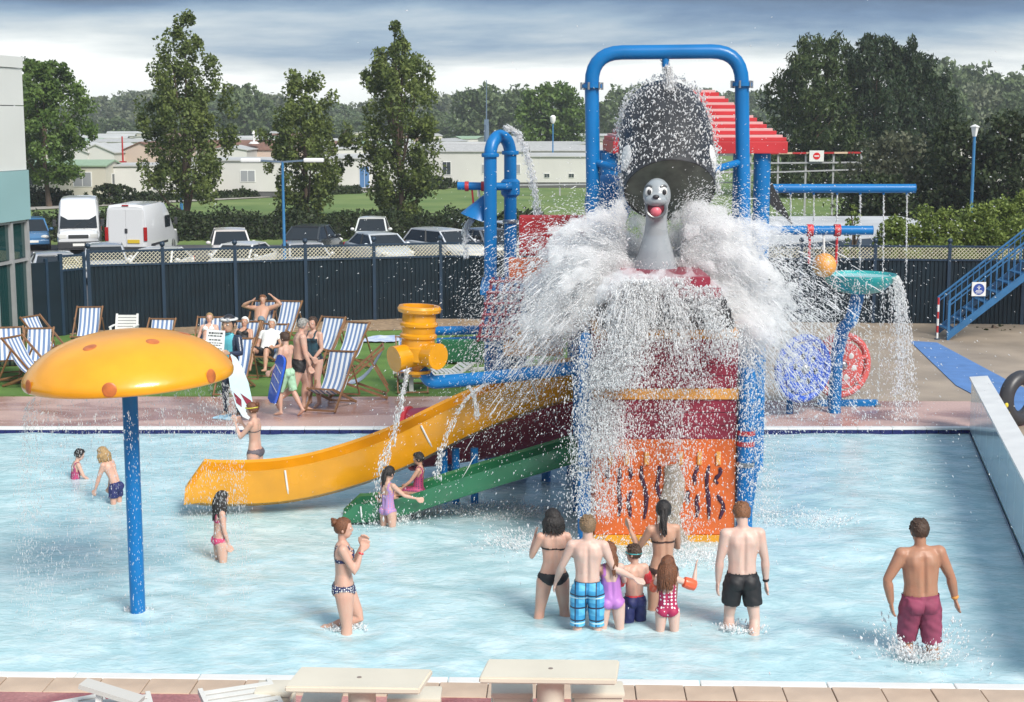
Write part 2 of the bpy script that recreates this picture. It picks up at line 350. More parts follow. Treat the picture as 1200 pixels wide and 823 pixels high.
m_water = bpy.data.materials.new('pool water'); m_water.use_nodes = True; t = m_water.node_tree; t.nodes.clear()
def TN(t, ty, **k):
    n = t.nodes.new(ty)
    for a, b in k.items(): setattr(n, a, b)
    return n
o_ = TN(t, 'ShaderNodeOutputMaterial'); tcn = TN(t, 'ShaderNodeTexCoord')
nb = TN(t, 'ShaderNodeTexNoise'); nb.inputs['Scale'].default_value = 9.; nb.inputs['Detail'].default_value = 8; nb.inputs['Distortion'].default_value = .8
mp = TN(t, 'ShaderNodeMapping'); mp.inputs['Scale'].default_value = (.75, 1.2, 1); t.links.new(tcn.outputs['Object'], mp.inputs[0]); t.links.new(mp.outputs[0], nb.inputs[0])
bp = TN(t, 'ShaderNodeBump'); bp.inputs['Strength'].default_value = .42; bp.inputs['Distance'].default_value = .03; t.links.new(nb.outputs[0], bp.inputs['Height'])
tr = TN(t, 'ShaderNodeBsdfTransparent'); tr.inputs[0].default_value = (.72, .93, .96, 1)
df = TN(t, 'ShaderNodeBsdfDiffuse'); t.links.new(bp.outputs[0], df.inputs['Normal'])
# milky colour: stirred water from pale turquoise to near white foam flecks
nf = TN(t, 'ShaderNodeTexNoise'); nf.inputs['Scale'].default_value = 3.0; nf.inputs['Detail'].default_value = 11; nf.inputs['Roughness'].default_value = .68; nf.inputs['Distortion'].default_value = .45; t.links.new(mp.outputs[0], nf.inputs[0])
rf = TN(t, 'ShaderNodeValToRGB'); t.links.new(nf.outputs[0], rf.inputs[0]); el = rf.color_ramp.elements
el[0].position = .30; el[0].color = (.44, .69, .75, 1); el[1].position = .68; el[1].color = (.63, .77, .80, 1)
q = el.new(.46); q.color = (.50, .73, .78, 1); q = el.new(.56); q.color = (.56, .75, .79, 1)
t.links.new(rf.outputs[0], df.inputs[0])
mA = TN(t, 'ShaderNodeMixShader'); rr = TN(t, 'ShaderNodeMapRange'); t.links.new(nf.outputs[0], rr.inputs[0]); rr.inputs[1].default_value = .38; rr.inputs[2].default_value = .66; rr.inputs[3].default_value = .74; rr.inputs[4].default_value = .92
t.links.new(rr.outputs[0], mA.inputs[0]); t.links.new(tr.outputs[0], mA.inputs[1]); t.links.new(df.outputs[0], mA.inputs[2])
gl = TN(t, 'ShaderNodeBsdfGlossy'); gl.inputs['Roughness'].default_value = .03; t.links.new(bp.outputs[0], gl.inputs['Normal'])
fr = TN(t, 'ShaderNodeFresnel'); fr.inputs[0].default_value = 1.33; t.links.new(bp.outputs[0], fr.inputs['Normal'])
mB = TN(t, 'ShaderNodeMixShader'); t.links.new(fr.outputs[0], mB.inputs[0]); t.links.new(mA.outputs[0], mB.inputs[1]); t.links.new(gl.outputs[0], mB.inputs[2]); t.links.new(mB.outputs[0], o_.inputs[0])
tag(npmesh('pool_water', np.stack([X.ravel(), Y.ravel(), (Zs + WATER).ravel()], 1), F, m_water, smooth=True), kind='structure')
# ------------------------------------------------------------------ fence
m_fence = mat('slate blue fence paint', (.006, .016, .025), .7, var=.25, vs_=1.5, spec=.25)
m_fencep = mat('blue post paint', (.010, .03, .06), .5, var=.15, vs_=5)
m_lat = mat('cream trellis paint', (.74, .69, .54), .7, var=.08, vs_=8)
def ribbed(w_, h):
    mb = MB(); pitch = .11; n = max(1, round(w_ / pitch)); pitch = w_ / n; P = []
    for i in range(n):
        x = -w_ / 2 + i * pitch
        P += [(x, 0), (x + pitch * .62, 0), (x + pitch * .70, .022), (x + pitch * .92, .022)]
    P.append((w_ / 2, 0)); k = len(P)
    return mb.add([(x, y, z) for z in (0, h) for x, y in P], [(i, i + 1, k + i + 1, k + i) for i in range(k - 1)])
def lattice(w_, h):
    mb = MB(); p = .098; sw = .058
    for s_ in (-1, 1):
        x = -w_ / 2 - h
        while x < w_ / 2 + h:
            a = Vector((x, .006 * s_, 0)); b = Vector((x + s_ * h, .006 * s_, h))
            lo, hi = -w_ / 2, w_ / 2
            def clip(a, b):
                d = b - a; t0, t1 = 0., 1.
                for bound, sg in ((lo, 1), (hi, -1)):
                    fa = sg * (a.x - bound); fb = sg * (b.x - bound)
                    if fa < 0 and fb < 0: return None
                    if fa < 0: t0 = max(t0, fa / (fa - fb))
                    if fb < 0: t1 = min(t1, fa / (fa - fb))
                return (a + d * t0, a + d * t1) if t1 > t0 + .02 else None
            c = clip(a, b)
            if c: mb.bar(c[0], c[1], sw, .008)
            x += p
    return mb
def fence(name, label, pts, height, lat=True, posts=True, ball=True, bay=2.0):
    f = thing(name, label, 'fence', pts[0]); n = 0
    o0 = Vector(pts[0]); cache = {}
    for a, b in zip(pts[:-1], pts[1:]):
        a, b = Vector(a), Vector(b); l = (b - a).length; k = max(1, round(l / bay)); an = math.atan2((b - a).y, (b - a).x); bw = l / k
        hp = height - (.40 if lat else .05)
        key = round(bw, 3)
        if key not in cache:
            cache[key] = (ribbed(bw - .07, hp).mesh('panel', m_fence), lattice(bw - .07, .30).mesh('trellis', m_lat), MB().box((0, 0, 0), (bw - .06, .05, .05)).mesh('rail', m_fencep))
        pm, lm, rm = cache[key]
        for i in range(k):
            c = a + (b - a) * ((i + .5) / k) - o0
            inst('panel', pm, f, (c.x, c.y, 0), (0, 0, an))
            inst('rail', rm, f, (c.x, c.y, hp + .02), (0, 0, an))
            if lat:
                inst('trellis', lm, f, (c.x, c.y, hp + .045), (0, 0, an)); inst('rail', rm, f, (c.x, c.y, hp + .368), (0, 0, an))
        for i in range(k + 1):
            if i == 0 and a != o0: continue
            c = a + (b - a) * (i / k) - o0
            po = MB().box((0, 0, (height + .03) / 2), (.085, .085, height + .03), bev=.006).build('post', m_fencep, f, local=True); po.location = (c.x, c.y, 0); po.rotation_euler.z = an
            if ball: MB().lathe([(.035, 0), (.03, .02), (.05, .04), (.066, .075), (.066, .10), (.045, .14), (.005, .155)], (0, 0, height + .03), 14).build('finial', m_fencep, po, smooth=True, local=True)
    return f
f0 = at(103, 293, 38.3); f1 = at(516, 282, 41.0); f2 = at(1290, 286, 39.6)
FA, FB, FC = Vector((f0.x, 38.3, 0)), Vector((f1.x, 41.0, 0)), Vector((f2.x, 39.6, 0))
fence('boundary_fence', 'long slate blue ribbed fence topped by cream trellis and ball finial posts', [FA, FB, FC], 2.06)
BC = Vector((-11.62, 37.0, 0))
mid = FA + (BC - FA) * .5
fence('side_fence', 'short trellis topped fence return between corner post and gate', [FA + Vector((-.1, -.12, 0)), mid], 2.0, ball=False, bay=1.2)
gt = thing('gate', 'plain slate blue boarded gate beside the glazed building', 'gate', (mid.x, mid.y, 0))
d_ = (BC - mid); an = math.atan2(d_.y, d_.x); l = d_.length
for i in range(2):
    c = d_ * (.26 + i * .5)
    o = MB().box((0, 0, .94), (l * .48, .05, 1.84), bev=.005).build('leaf', m_fence, gt, local=True); o.location = (c.x, c.y, 0); o.rotation_euler.z = an
    if i == 0: MB().tube([(l * .2, -.06, 1.0), (l * .2, -.06, 1.18)], .012, 8).build('handle', m_fencep, o, local=True)
c = d_ * .5; o = MB().box((0, 0, .97), (.07, .09, 1.94)).build('post', m_fencep, gt, local=True); o.location = (c.x, c.y, 0); o.rotation_euler.z = an
# ------------------------------------------------------------------ glazed building on the left
bl = thing('leisure_building', 'white and pale teal clad building with grey framed glazing beside the lawn', 'building', (BC.x, BC.y, 0))
wdir = Vector((-.167, -1, 0)).normalized(); wnr = Vector((wdir.y * -1, wdir.x, 0)) * 1
if wnr.x < 0: wnr = -wnr
m_clad = mat('white cladding', (.66, .67, .65), .35, var=.04, vs_=.6); m_teal = mat('pale teal cladding', (.27, .44, .46), .35, var=.05, vs_=.6)
m_alu = mat('grey aluminium', (.42, .42, .43), .4, metal=.3, var=.05); m_gl = mat('tinted glass', (.012, .05, .05), .03, spec=.9)
m_dark = mat('dark grey louvre', (.07, .08, .10), .5, var=.1)
wz = math.atan2(wdir.y, wdir.x)
Lb = 24.
def bpart(name, s0, s1, z0, z1, th, m, proud=0., parent=bl, bev=0.):
    c = BC + wdir * ((s0 + s1) / 2) + wnr * (proud - th / 2)
    o = MB().box((0, 0, (z1 - z0) / 2), (s1 - s0, th, z1 - z0), bev=bev).build(name, m, parent, local=True)
    base = wloc(parent) if parent is not bl else BC
    o.location = (c.x - base.x, c.y - base.y, z0); o.rotation_euler.z = wz
    return o
MBc = MB(); bk = -wnr * 14
P_ = [BC - wnr * .25, BC + wdir * Lb - wnr * .25, BC + wdir * Lb + bk, BC + bk]
MB().prism([Vector((p.x, p.y, -.3)) for p in P_], (0, 0, 6.9)).build('core', mat('inner wall', (.04, .055, .06), .6), bl)
for i in range(6):
    for z0, z1 in ((4.11, 5.62), (5.63, 6.5)): bpart('cladding_panel', .0 + i * 4, 3.985 + i * 4, z0, z1 - .01, .2, m_clad)
    bpart('parapet', i * 4, 3.99 + i * 4, 6.5, 6.76, .26, m_clad, .03)
    bpart('teal_panel', -.03 + i * 4, 3.96 + i * 4, 2.93, 4.10, .24, m_teal, .04)
for i in range(16):
    bpart('mullion', i * .8, i * .8 + .09, 0, 2.925, .16, m_alu, .0)
    for z0, z1 in ((.08, 1.93), (2.02, 2.86)):
        bpart('pane', i * .8 + .1, i * .8 + .79, z0, z1, .02, m_gl, -.08)
        bpart('transom', i * .8 + .092, i * .8 + .798, z1 + .005, z1 + .07, .12, m_alu, -.02)
c = BC + wdir * 3.0 - wnr * 2.2
ru = MB().box((c.x, c.y, 7.3), (3.2, 3.2, 1.2), rz=wz).build('roof_louvre_box', m_dark, bl)
for i in range(4): MB().box((c.x, c.y, 6.85 + i * .32), (3.28, 3.28, .05), rz=wz).build('louvre', mat('louvre slat', (.13, .14, .17), .5), ru)
# ------------------------------------------------------------------ blue steel stair on the right
m_sblue = mat('blue steel paint', (.022, .12, .27), .4, var=.15, vs_=4)
A0 = g(1107, 399); Y0 = A0.y
st = thing('steel_staircase', 'blue steel outdoor staircase with upright balusters beside the fence', 'staircase', (A0.x, A0.y, 0))
foot = at(1111, 398, Y0); run = 4.2; rise = 3.42
def SP(s, h=0., dy=0.): return Vector((foot.x + s * run, Y0 + dy, s * rise + h))
for dy in (0, .95):
    MB().prism([SP(0, -.0, dy), SP(.035, 0, dy), SP(1, -.02, dy), SP(1, .2, dy), SP(.0, .2, dy)], (0, .05, 0)).build('stringer', m_sblue, st)
    MB().tube([SP(0, .95, dy + .02), SP(1, .95, dy + .02)], .028, 8).build('handrail', m_sblue, st)
    MB().tube([SP(0, .84, dy + .02), SP(1, .84, dy + .02)], .018, 8).build('top_rail', m_sblue, st)
    MB().box((foot.x, Y0 + dy + .02, .48), (.06, .06, .97)).build('newel', m_sblue, st)
    for i in range(1, 30):
        s = i / 30; MB().bar(SP(s, .15, dy + .02), SP(s, .93, dy + .02), .02).build('baluster', m_sblue, st)
for i in range(15):
    s = (i + .5) / 15; p = SP(s); MB().box((p.x, Y0 + .5, p.z + .12), (.27, .9, .03)).build('tread', m_sblue, st)
MB().box((foot.x + run + .6, Y0 + .5, rise + .07), (1.2, 1.1, .12)).build('landing', m_sblue, st)
for dx_ in (.15, 1.05): MB().box((foot.x + run + dx_, Y0 + .5, rise / 2), (.1, .1, rise)).build('support', m_sblue, st)
sg = thing('safety_sign', 'white square sign with blue disc fixed to the stair balusters', 'sign', at(1147, 339, Y0 - .04))
c = at(1147, 339, Y0 - .03)
MB().box((c.x, c.y, c.z), (.34, .02, .34), bev=.004).build('board', m_white, sg)
MB().lathe([(.135, 0), (.135, .006)], (c.x, c.y - .011, c.z), 28, (0, -1, 0)).build('disc', mat('sign blue', (.02, .06, .30), .4), sg)
for zz_, w0 in ((.075, .05), (.045, .10), (-.03, .14), (-.06, .17), (-.09, .12)):
    MB().box((c.x, c.y - .0185, c.z + zz_), (w0, .002, .014)).build('lettering', m_white, sg)
MB().box((c.x, c.y - .0185, c.z + .012), (.03, .002, .035)).build('symbol', m_white, sg)
# slim striped marker post
c = g(1098, 398)
mk = thing('marker_post', 'thin red and white striped marker post by the foot of the stairs', 'post', c)
m_red = mat('gloss red paint', (.42, .03, .03), .35, var=.1)
for i in range(6): MB().lathe([(.028, 0), (.028, .17)], (c.x, c.y, i * .171), 10).build('band', m_red if i % 2 else m_white, mk, smooth=True)
MB().lathe([(.07, 0), (.07, .02), (.03, .03)], (c.x, c.y, 0), 12).build('foot', m_fencep, mk)
# ------------------------------------------------------------------ vegetation
m_bark = mat('grey brown bark', (.12, .085, .06), .95, var=.3, vs_=3, bump=.8, bs=14)
def leaf_quads(C, size, rng, up=.0, asp=.62):
    n = len(C)
    a = rng.normal(size=(n, 3)); a[:, 2] += up; a /= np.linalg.norm(a, axis=1)[:, None]
    b = np.cross(a, rng.normal(size=(n, 3))); b /= np.linalg.norm(b, axis=1)[:, None]
    s = (size * rng.uniform(.6, 1.35, n))[:, None]
    V = np.stack([C - a * s, C + b * s * asp, C + a * s, C - b * s * asp], 1).reshape(-1, 3)
    return V, np.arange(4 * n).reshape(n, 4)
def clumps(centers, rad, per, rng, flat=1.):
    k = len(centers); d = rng.normal(size=(k, per, 3)); d /= np.linalg.norm(d, axis=2)[..., None]
    r = rng.uniform(.25, 1, (k, per, 1)) ** .6 * np.asarray(rad).reshape(-1, 1, 1)
    q = d * r; q[..., 2] *= flat
    return (np.asarray(centers)[:, None] + q).reshape(-1, 3)
def tree_parts(seed, h, wid, prof, ncl, per, crad, leaf, z0=.1, limbs=9, upright=.5, trunk_r=.16, lean=0., flat=.85, asp=.62, up=.25):
    """returns crown (V,F) and trunk MB. prof(t): crown half width fraction at height fraction t"""
    rng = np.random.default_rng(seed); C = []; rad = []
    while len(C) < ncl:
        t = rng.uniform(z0, 1); a = rng.uniform(0, 2 * math.pi); e = prof(t) * (1 + .28 * math.sin(3 * a + seed + 6 * t) + .16 * math.sin(7 * a + 11 * t))
        if rng.uniform() > prof(t) + .12: continue
        r = math.sqrt(rng.uniform(.12, 1)) * e * wid / 2
        C.append((r * math.cos(a) + lean * t, r * math.sin(a), t * h)); rad.append(crad * rng.uniform(.55, 1.3) * (.6 + .4 * min(1, prof(t) * 1.4)))
    P = clumps(C, rad, per, rng, flat)
    V, F = leaf_quads(P, leaf, rng, up, asp)
    tb = MB(); top = h * .86
    pts = [(lean * k * .9 + .12 * math.sin(k * 5 + seed), .1 * math.cos(k * 4 + seed), top * k) for k in (0, .12, .3, .5, .75, 1)]
    tb.tube(pts, [trunk_r * 1.35, trunk_r, trunk_r * .85, trunk_r * .6, trunk_r * .35, .02], 9)
    for i in range(limbs):
        c = C[int(rng.integers(0, ncl))]; t0 = max(.08, min(.8, c[2] / h - upright * .35)); s_ = Vector((lean * t0, 0, top * t0))
        e_ = Vector(c); mid_ = s_ * .5 + e_ * .5 + Vector((0, 0, -.1 * h * .3))
        tb.tube([s_, mid_, e_], [trunk_r * .42, trunk_r * .3, .02], 6)
    return V, F, tb
def tree(name, label, loc, spec, lm, group=None, cat='tree'):
    V, F, tb = tree_parts(**spec); t = thing(name, label, cat, loc, 0, group)
    npmesh('crown', V, F, lm, t); tb.build('trunk', m_bark, t, smooth=True, local=True)
    return t
lf_pop = leafmat('poplar leaves', (.05, .082, .02), (.19, .235, .06)); lf_oak = leafmat('broad leaves', (.045, .09, .02), (.155, .235, .05))
lf_con = leafmat('conifer sprays', (.009, .026, .012), (.042, .066, .023), .1); lf_conl = leafmat('lighter conifer sprays', (.018, .04, .012), (.075, .105, .028), .12)
lf_dk = leafmat('dark shrub leaves', (.015, .028, .011), (.055, .078, .025)); lf_gr = leafmat('grey green shrub leaves', (.05, .06, .035), (.14, .15, .085))
lf_yl = leafmat('bright hedge leaves', (.08, .13, .025), (.25, .31, .07)); lf_far = leafmat('far leaves', (.055, .085, .035), (.14, .185, .08), .15)
lf_far2 = leafmat('far pale leaves', (.08, .10, .06), (.16, .18, .10), .15)
P_pop = lambda t: min(1, .34 + 1.15 * t) if t < .45 else max(.12, 1 - 1.05 * (t - .45) ** 1.15 * 1.15)
P_tall = lambda t: .55 + .45 * math.sin(math.pi * min(1, t * 1.1)) if t < .85 else max(.2, 1.0 - 3.4 * (t - .72))
P_round = lambda t: math.sqrt(max(0.01, 1 - ((t - .55) / .5) ** 2))
P_cone = lambda t: max(.05, min(1, .6 + 2 * t)) * max(.1, 1 - .80 * max(0, t - .35) ** 1.3 * 1.3)
G1 = tree('poplar_tree', 'tallest dark poplar with bare trunk between the white van and the lamp post', at(222, 292, 83).xyz * 1, dict(seed=3, h=11.3, wid=4.3, prof=P_tall, ncl=195, per=100, crad=.47, leaf=.10, z0=.16, upright=1., flat=1.3), lf_pop)
G1.location.z = -.55
G2 = tree('poplar_tree', 'tall upright poplar with leaves almost to the ground behind silver cars', at(470, 292, 84), dict(seed=8, h=10.9, wid=4.2, prof=P_tall, ncl=205, per=100, crad=.47, leaf=.10, z0=.03, upright=1., limbs=16, flat=1.35), lf_pop)
G2.location.z = -.6
G3 = tree('poplar_tree', 'shorter ragged tree behind the double headed lamp post', at(361, 292, 84), dict(seed=15, h=8.1, wid=4.7, prof=P_pop, ncl=150, per=100, crad=.45, leaf=.10, z0=.06, upright=.8, flat=1.2), lf_pop)
G3.location.z = -.6
G4 = tree('leafy_tree', 'leafy tree rising right beside the white clad building', at(57, 255, 98), dict(seed=21, h=9.1, wid=6.2, prof=P_pop, ncl=210, per=95, crad=.6, leaf=.12, z0=.2, upright=.6), lf_oak)
G4.location.z = -.3
G5 = tree('round_tree', 'rounded bright green tree behind the caravan roofs', at(648, 180, 185), dict(seed=31, h=9.3, wid=7.6, prof=P_round, ncl=210, per=50, crad=.95, leaf=.25, z0=.05), lf_oak)
G5.location.z = -.3
for i, (px, top, Y_, wpx, lm, lab) in enumerate(((955, 49, 112, 110, lf_conl, 'lighter green feathery conifer standing left of the darker conifers'), (1028, 45, 114, 118, lf_con, 'dark dense conifer in the middle of the conifer clump'), (1070, 66, 116, 90, lf_con, 'dark drooping conifer closing the clump above the grey shrub'))):
    tp = at(px, top, Y_); t_ = tree('conifer_tree', lab, (tp.x, Y_, -.3), dict(seed=40 + i, h=tp.z + .3, wid=wpx / FPX * Y_ * 1.2, prof=P_cone, ncl=300, per=90, crad=.62, leaf=.2, z0=.02, limbs=12, flat=1.35, asp=.3, up=1.1), lm)
# far wooded skyline: shared meshes
protos = []
for s in range(5):
    V, F, tb = tree_parts(seed=60 + s, h=10, wid=9 + s % 3 * 2, prof=P_round, ncl=95, per=34, crad=1.35, leaf=.42, z0=.02, limbs=4)
    cm = npmesh('crown', V, F, lf_far if s % 2 == 0 else lf_far2); tm = tb.mesh('trunk', m_bark)
    protos.append((cm.data, tm)); COL.objects.unlink(cm); bpy.data.objects.remove(cm)
rr_ = random.Random(5)
def far_tree(px, top, Y_, k, label, group, sx=1.):
    tp = at(px, top, Y_); h = tp.z + .3; t = thing('distant_tree', label, 'tree', (tp.x, Y_, -.3), rr_.uniform(0, 6), group)
    cm, tm = protos[k]; s = h / 10.; c = inst('crown', cm, t); c.scale = (s * sx, s * sx, s); c = inst('trunk', tm, t); c.scale = (s, s, s)
px = 70
while px < 1260:
    top = 117 + 6 * math.sin(px * .021) + rr_.uniform(-6, 5)
    if 600 < px < 720: top += -2
    if 1080 < px: top -= 2
    far_tree(px, top, rr_.uniform(420, 520), rr_.randrange(5), 'tree in the hazy wooded skyline beyond the caravans', 'trees along the wooded skyline', rr_.uniform(1.0, 1.5)); px += rr_.uniform(17, 27)
px = 80
while px < 900:
    top = 134 + rr_.uniform(-5, 6)
    far_tree(px, top, rr_.uniform(300, 380), rr_.randrange(5), 'low rounded tree among the far caravan roofs', 'low trees among the caravans', rr_.uniform(1.2, 1.9)); px += rr_.uniform(34, 62)
for px, top, k, lab in ((285, 104, 0, 'bushy tree half hidden behind the tallest poplar'), (585, 104, 2, 'taller dark tree beside the thin mast'), (555, 108, 0, 'dark round tree left of the thin mast'), (738, 104, 2, 'tree seen under the blue water gantry'), (800, 108, 1, 'pale tree behind the red stepped roof')):
    far_tree(px, top, 290, k, lab, None, 1.0)
for px, top, Y_, k in ((1100, 76, 300, 0), (1135, 82, 305, 2), (1165, 90, 300, 4), (1195, 92, 304, 0), (1225, 84, 304, 2), (1150, 102, 270, 1), (1118, 108, 265, 0), (1185, 112, 268, 2)):
    far_tree(px, top, Y_, k, 'tall spreading tree on the rise behind the right hand shrubs', 'trees behind the right hand shrubs', .85)
# hedges and shrubs
def hedge(name, label, pts, wid, h, lm, per=900, leaf=.09, group=None, seed=1, z=0., cat='hedge', rag=.35):
    """hedge along a polyline: solid woody core hidden in a thick skin of leaves"""
    rng = np.random.default_rng(seed); t = thing(name, label, cat, (pts[0][0], pts[0][1], z), 0, group); o0 = Vector((pts[0][0], pts[0][1], z)); P = []; core = MB()
    for a, b in zip(pts[:-1], pts[1:]):
        a = Vector((a[0], a[1], z)); b = Vector((b[0], b[1], z)); l = (b - a).length; n = int(per * l); d = (b - a) / l; nn = Vector((-d.y, d.x, 0))
        s = rng.uniform(0, l, n); th = rng.uniform(-.25, math.pi + .25, n)
        lump = 1 + rag * (np.sin(s * 1.7 + seed) * .4 + np.sin(s * 4.1 + th * 2) * .3 + np.sin(s * 9.3 + th * 5 + seed) * .3)
        r = rng.uniform(.62, 1.06, n) * lump
        x = np.cos(th) * r * wid / 2; zz = np.clip(np.sin(th), -.1, 1) ** 1 * r * h
        A = np.array(a - o0); P.append(A + s[:, None] * np.array(d) + x[:, None] * np.array(nn) + zz[:, None] * np.array((0, 0, 1)))
        k = max(3, int(l / .6)); ring = []
        for i in range(k + 1):
            c = a - o0 + d * (l * i / k); q = .62 + .1 * math.sin(i * 2.1 + seed)
            ring.append([c + nn * (math.cos(v) * wid / 2 * q) + Vector((0, 0, max(-.05, math.sin(v) * h * q))) for v in [math.pi * j / 8 for j in range(-1, 10)]])
        core.loft(ring)
    P = np.concatenate(P); P[:, 2] = np.maximum(P[:, 2], .02)
    V, F = leaf_quads(P, leaf, rng, .2); npmesh('foliage', V, F, lm, t)
    core.build('branches', mat('dark twigs', (.02, .025, .012), 1.), t, smooth=True, local=True)
    return t
hz_ = -.85
for i, (x0, x1, Y_, hh, lm) in enumerate(((38, 236, 80.5, 1.25, lf_dk), (200, 420, 81, 1.3, lf_dk), (400, 640, 81.5, 1.25, lf_dk))):
    a = at(x0, 260, Y_); b = at(x1, 260, Y_ + .5)
    hedge('hedge', ('dark hedge behind the white vans', 'dark hedge behind the cars and the double headed lamp', 'dark hedge behind the silver cars and the blue arch')[i], [(a.x, Y_), (b.x, Y_ + .5)], 3.2, hh, lm, 900, .10, seed=i + 2, z=hz_)
a, b = g(40, 232, -.2), g(150, 228, -.2); hedge('hedge', 'low hedge in front of the green roofed caravan', [(a.x, 99), (b.x, 100)], 1.6, 1.1, lf_dk, 700, .10, seed=9, z=-.25)
a, b = g(420, 222, -.2), g(640, 216, -.2)
hedge('hedge', 'thin clipped hedge along the far lane', [(a.x, 121), (b.x + 6, 137)], 1.1, .75, lf_dk, 330, .12, seed=10, z=-.25)
a, b = g(160, 236, -.2), g(420, 226, -.2)
hedge('hedge', 'low dark verge hedge in front of cream caravans', [(a.x, 103.5), (b.x, 117)], .9, .6, lf_dk, 330, .11, seed=12, z=-.25)
def shrub(label, px, top, Y_, wpx, lm, seed, leaf=.1, z=-.3, per=42, ncl=150, name='shrub', group=None):
    tp = at(px, top, Y_); h = tp.z - z; wd = wpx / FPX * Y_
    V, F, tb = tree_parts(seed=seed, h=h, wid=wd, prof=lambda t: math.sqrt(max(.02, 1 - t * t * .92)), ncl=ncl, per=per, crad=min(h, wd) * .15, leaf=leaf, z0=.0, limbs=10, trunk_r=.07)
    t = thing(name, label, 'shrub', (tp.x, Y_, z), 0, group); npmesh('foliage', V, F, lm, t); tb.build('stems', m_bark, t, local=True)
shrub('grey green feathery shrub right of the conifers', 1052, 158, 78, 120, lf_gr, 71, .12, -1, 46, 200)
shrub('dark green shrub behind the lantern post', 1122, 148, 74, 110, lf_dk, 72, .12, -1, 46, 220)
shrub('dark brownish shrub at the right hand end behind the stairs', 1185, 138, 72, 110, lf_dk, 73, .12, -1, 46, 220)
shrub('small dark shrub in front of the feathery grey shrub', 1012, 205, 70, 60, lf_dk, 74, .1, -1, 40, 110)
shrub('low dark shrub left of the feathery grey shrub', 1040, 208, 64, 90, lf_dk, 75, .1, -1, 40, 130)
for i, (px, top, wpx, lab) in enumerate(((1052, 258, 80, 'bright green flowering bush beside the flat pale roof'), (1096, 246, 90, 'bright yellow green bush under the lantern post'), (1146, 243, 90, 'bright yellow green bush left of the stair top'), (1192, 228, 90, 'tallest bright green bush behind the stair rail'))):
    shrub(lab, px, top, 44.5 + i * .3, wpx, lf_yl, 80 + i, .05, -1, 80, 220, 'bush')
shrub('dark bush at the foot of the cream caravans', 130, 217, 101, 62, lf_dk, 90, .1, -.25, 40, 90)
shrub('round dark bush by the pale caravan doors', 505, 205, 124, 46, lf_dk, 91, .12, -.25, 40, 90)
shrub('small garden bush on the lawn behind the yellow water spinner', 541, 396, 33.5, 62, lf_oak, 92, .035, 0, 70, 130)
shrub('sparse weed tuft growing on the flat pale roof edge', 1000, 240, 47.5, 30, lf_yl, 93, .05, .2, 26, 40)
shrub('low weeds at the base of the fence beside the stairs', 1165, 392, 39.0, 52, lf_dk, 94, .04, 0, 40, 60)
# ------------------------------------------------------------------ caravans
CW = {'cream': mat('cream aluminium', (.56, .53, .45), .45, var=.05, vs_=.4), 'grey': mat('grey beige siding', (.42, .40, .35), .5, var=.06, vs_=.4), 'white': mat('off white aluminium', (.59, .58, .55), .45, var=.05, vs_=.4), 'pink': mat('pinkish siding', (.55, .43, .36), .5, var=.06, vs_=.4)}
CR = {'green': mat('green roof sheet', (.26, .36, .24), .5, var=.1), 'white': mat('white roof sheet', (.46, .46, .44), .5, var=.14, vs_=.3), 'brown': mat('brown tiled roof', (.17, .09, .065), .8, var=.2), 'grey': mat('grey roof sheet', (.38, .38, .37), .6, var=.1)}
m_wfr = mat('white window frame', (.74, .74, .72), .4); m_glass = mat('window glass', (.05, .06, .07), .05, spec=.8); m_glassb = mat('curtained glass', (.30, .31, .33), .1, spec=.7); m_skirt = mat('dark skirt', (.1, .1, .1), .8)
def caravan(label, loc, rz, Lx, Wy, H, wall, roof, wins=(), ends=(), group=None, pitch=.35, name='static_caravan'):
    t = thing(name, label, 'caravan', loc, rz, group)
    MB().box((0, 0, .45 + (H - .45) / 2), (Lx, Wy, H - .45)).build('wall', CW[wall], t, local=True)
    MB().box((0, 0, .22), (Lx - .1, Wy - .1, .46)).build('skirt', m_skirt, t, local=True)
    o = .12; x0, x1 = -Lx / 2 - o, Lx / 2 + o; y0, y1 = -Wy / 2 - o, Wy / 2 + o
    MB().add([(x, y, z) for x in (x0, x1) for y, z in ((y0, H), (y0, H + .08), (0, H + .08 + pitch), (y1, H + .08), (y1, H), (0, H + pitch - .02))],
             [(0, 1, 7, 6), (1, 2, 8, 7), (2, 3, 9, 8), (3, 4, 10, 9), (0, 6, 11, 5), (5, 11, 10, 4), (0, 5, 2, 1), (5, 4, 3, 2), (6, 7, 8, 11), (11, 8, 9, 10)]).build('roof', CR[roof], t, local=True)
    MB().add([(s * Lx / 2, y, z) for s in (-1, 1) for y, z in ((-Wy / 2, H), (Wy / 2, H), (0, H + pitch))], [(0, 1, 2), (3, 5, 4)]).build('gable', CW[wall], t, local=True)
    def win(p, w_, h_, ax, gm):
        s_ = lambda a, d: (a, d, h_) if ax == 0 else (d, a, h_)
        f = MB().box(p, s_(w_, .05), bev=0).build('window', m_wfr, t, local=True)
        dd = Vector((0, -.022, 0)) if ax == 0 else Vector((.022 * (1 if p[0] > 0 else -1), 0, 0))
        for k in (-1, 1):
            q = Vector(p) + dd + (Vector((k * w_ * .235, 0, 0)) if ax == 0 else Vector((0, k * w_ * .235, 0)))
            b = MB().box(q, (w_ * .43, .03, h_ - .1) if ax == 0 else (.03, w_ * .43, h_ - .1)).build('pane', gm, f, local=True)
    for (x, w_, h_, z, gm) in wins: win((x, -Wy / 2 - .01, z), w_, h_, 0, gm)
    for (y, w_, h_, z, gm) in ends: win((-Lx / 2 - .01, y, z), w_, h_, 1, gm); win((Lx / 2 + .01, y, z), w_, h_, 1, gm)
    return t
def cloc(px, Y_, z=-.25): p = at(px, 200, Y_); return (p.x, Y_, z)
W = lambda *xs, w_=1.1, h_=.85, z=1.55, gm=m_glass: [(x, w_, h_, z, gm) for x in xs]
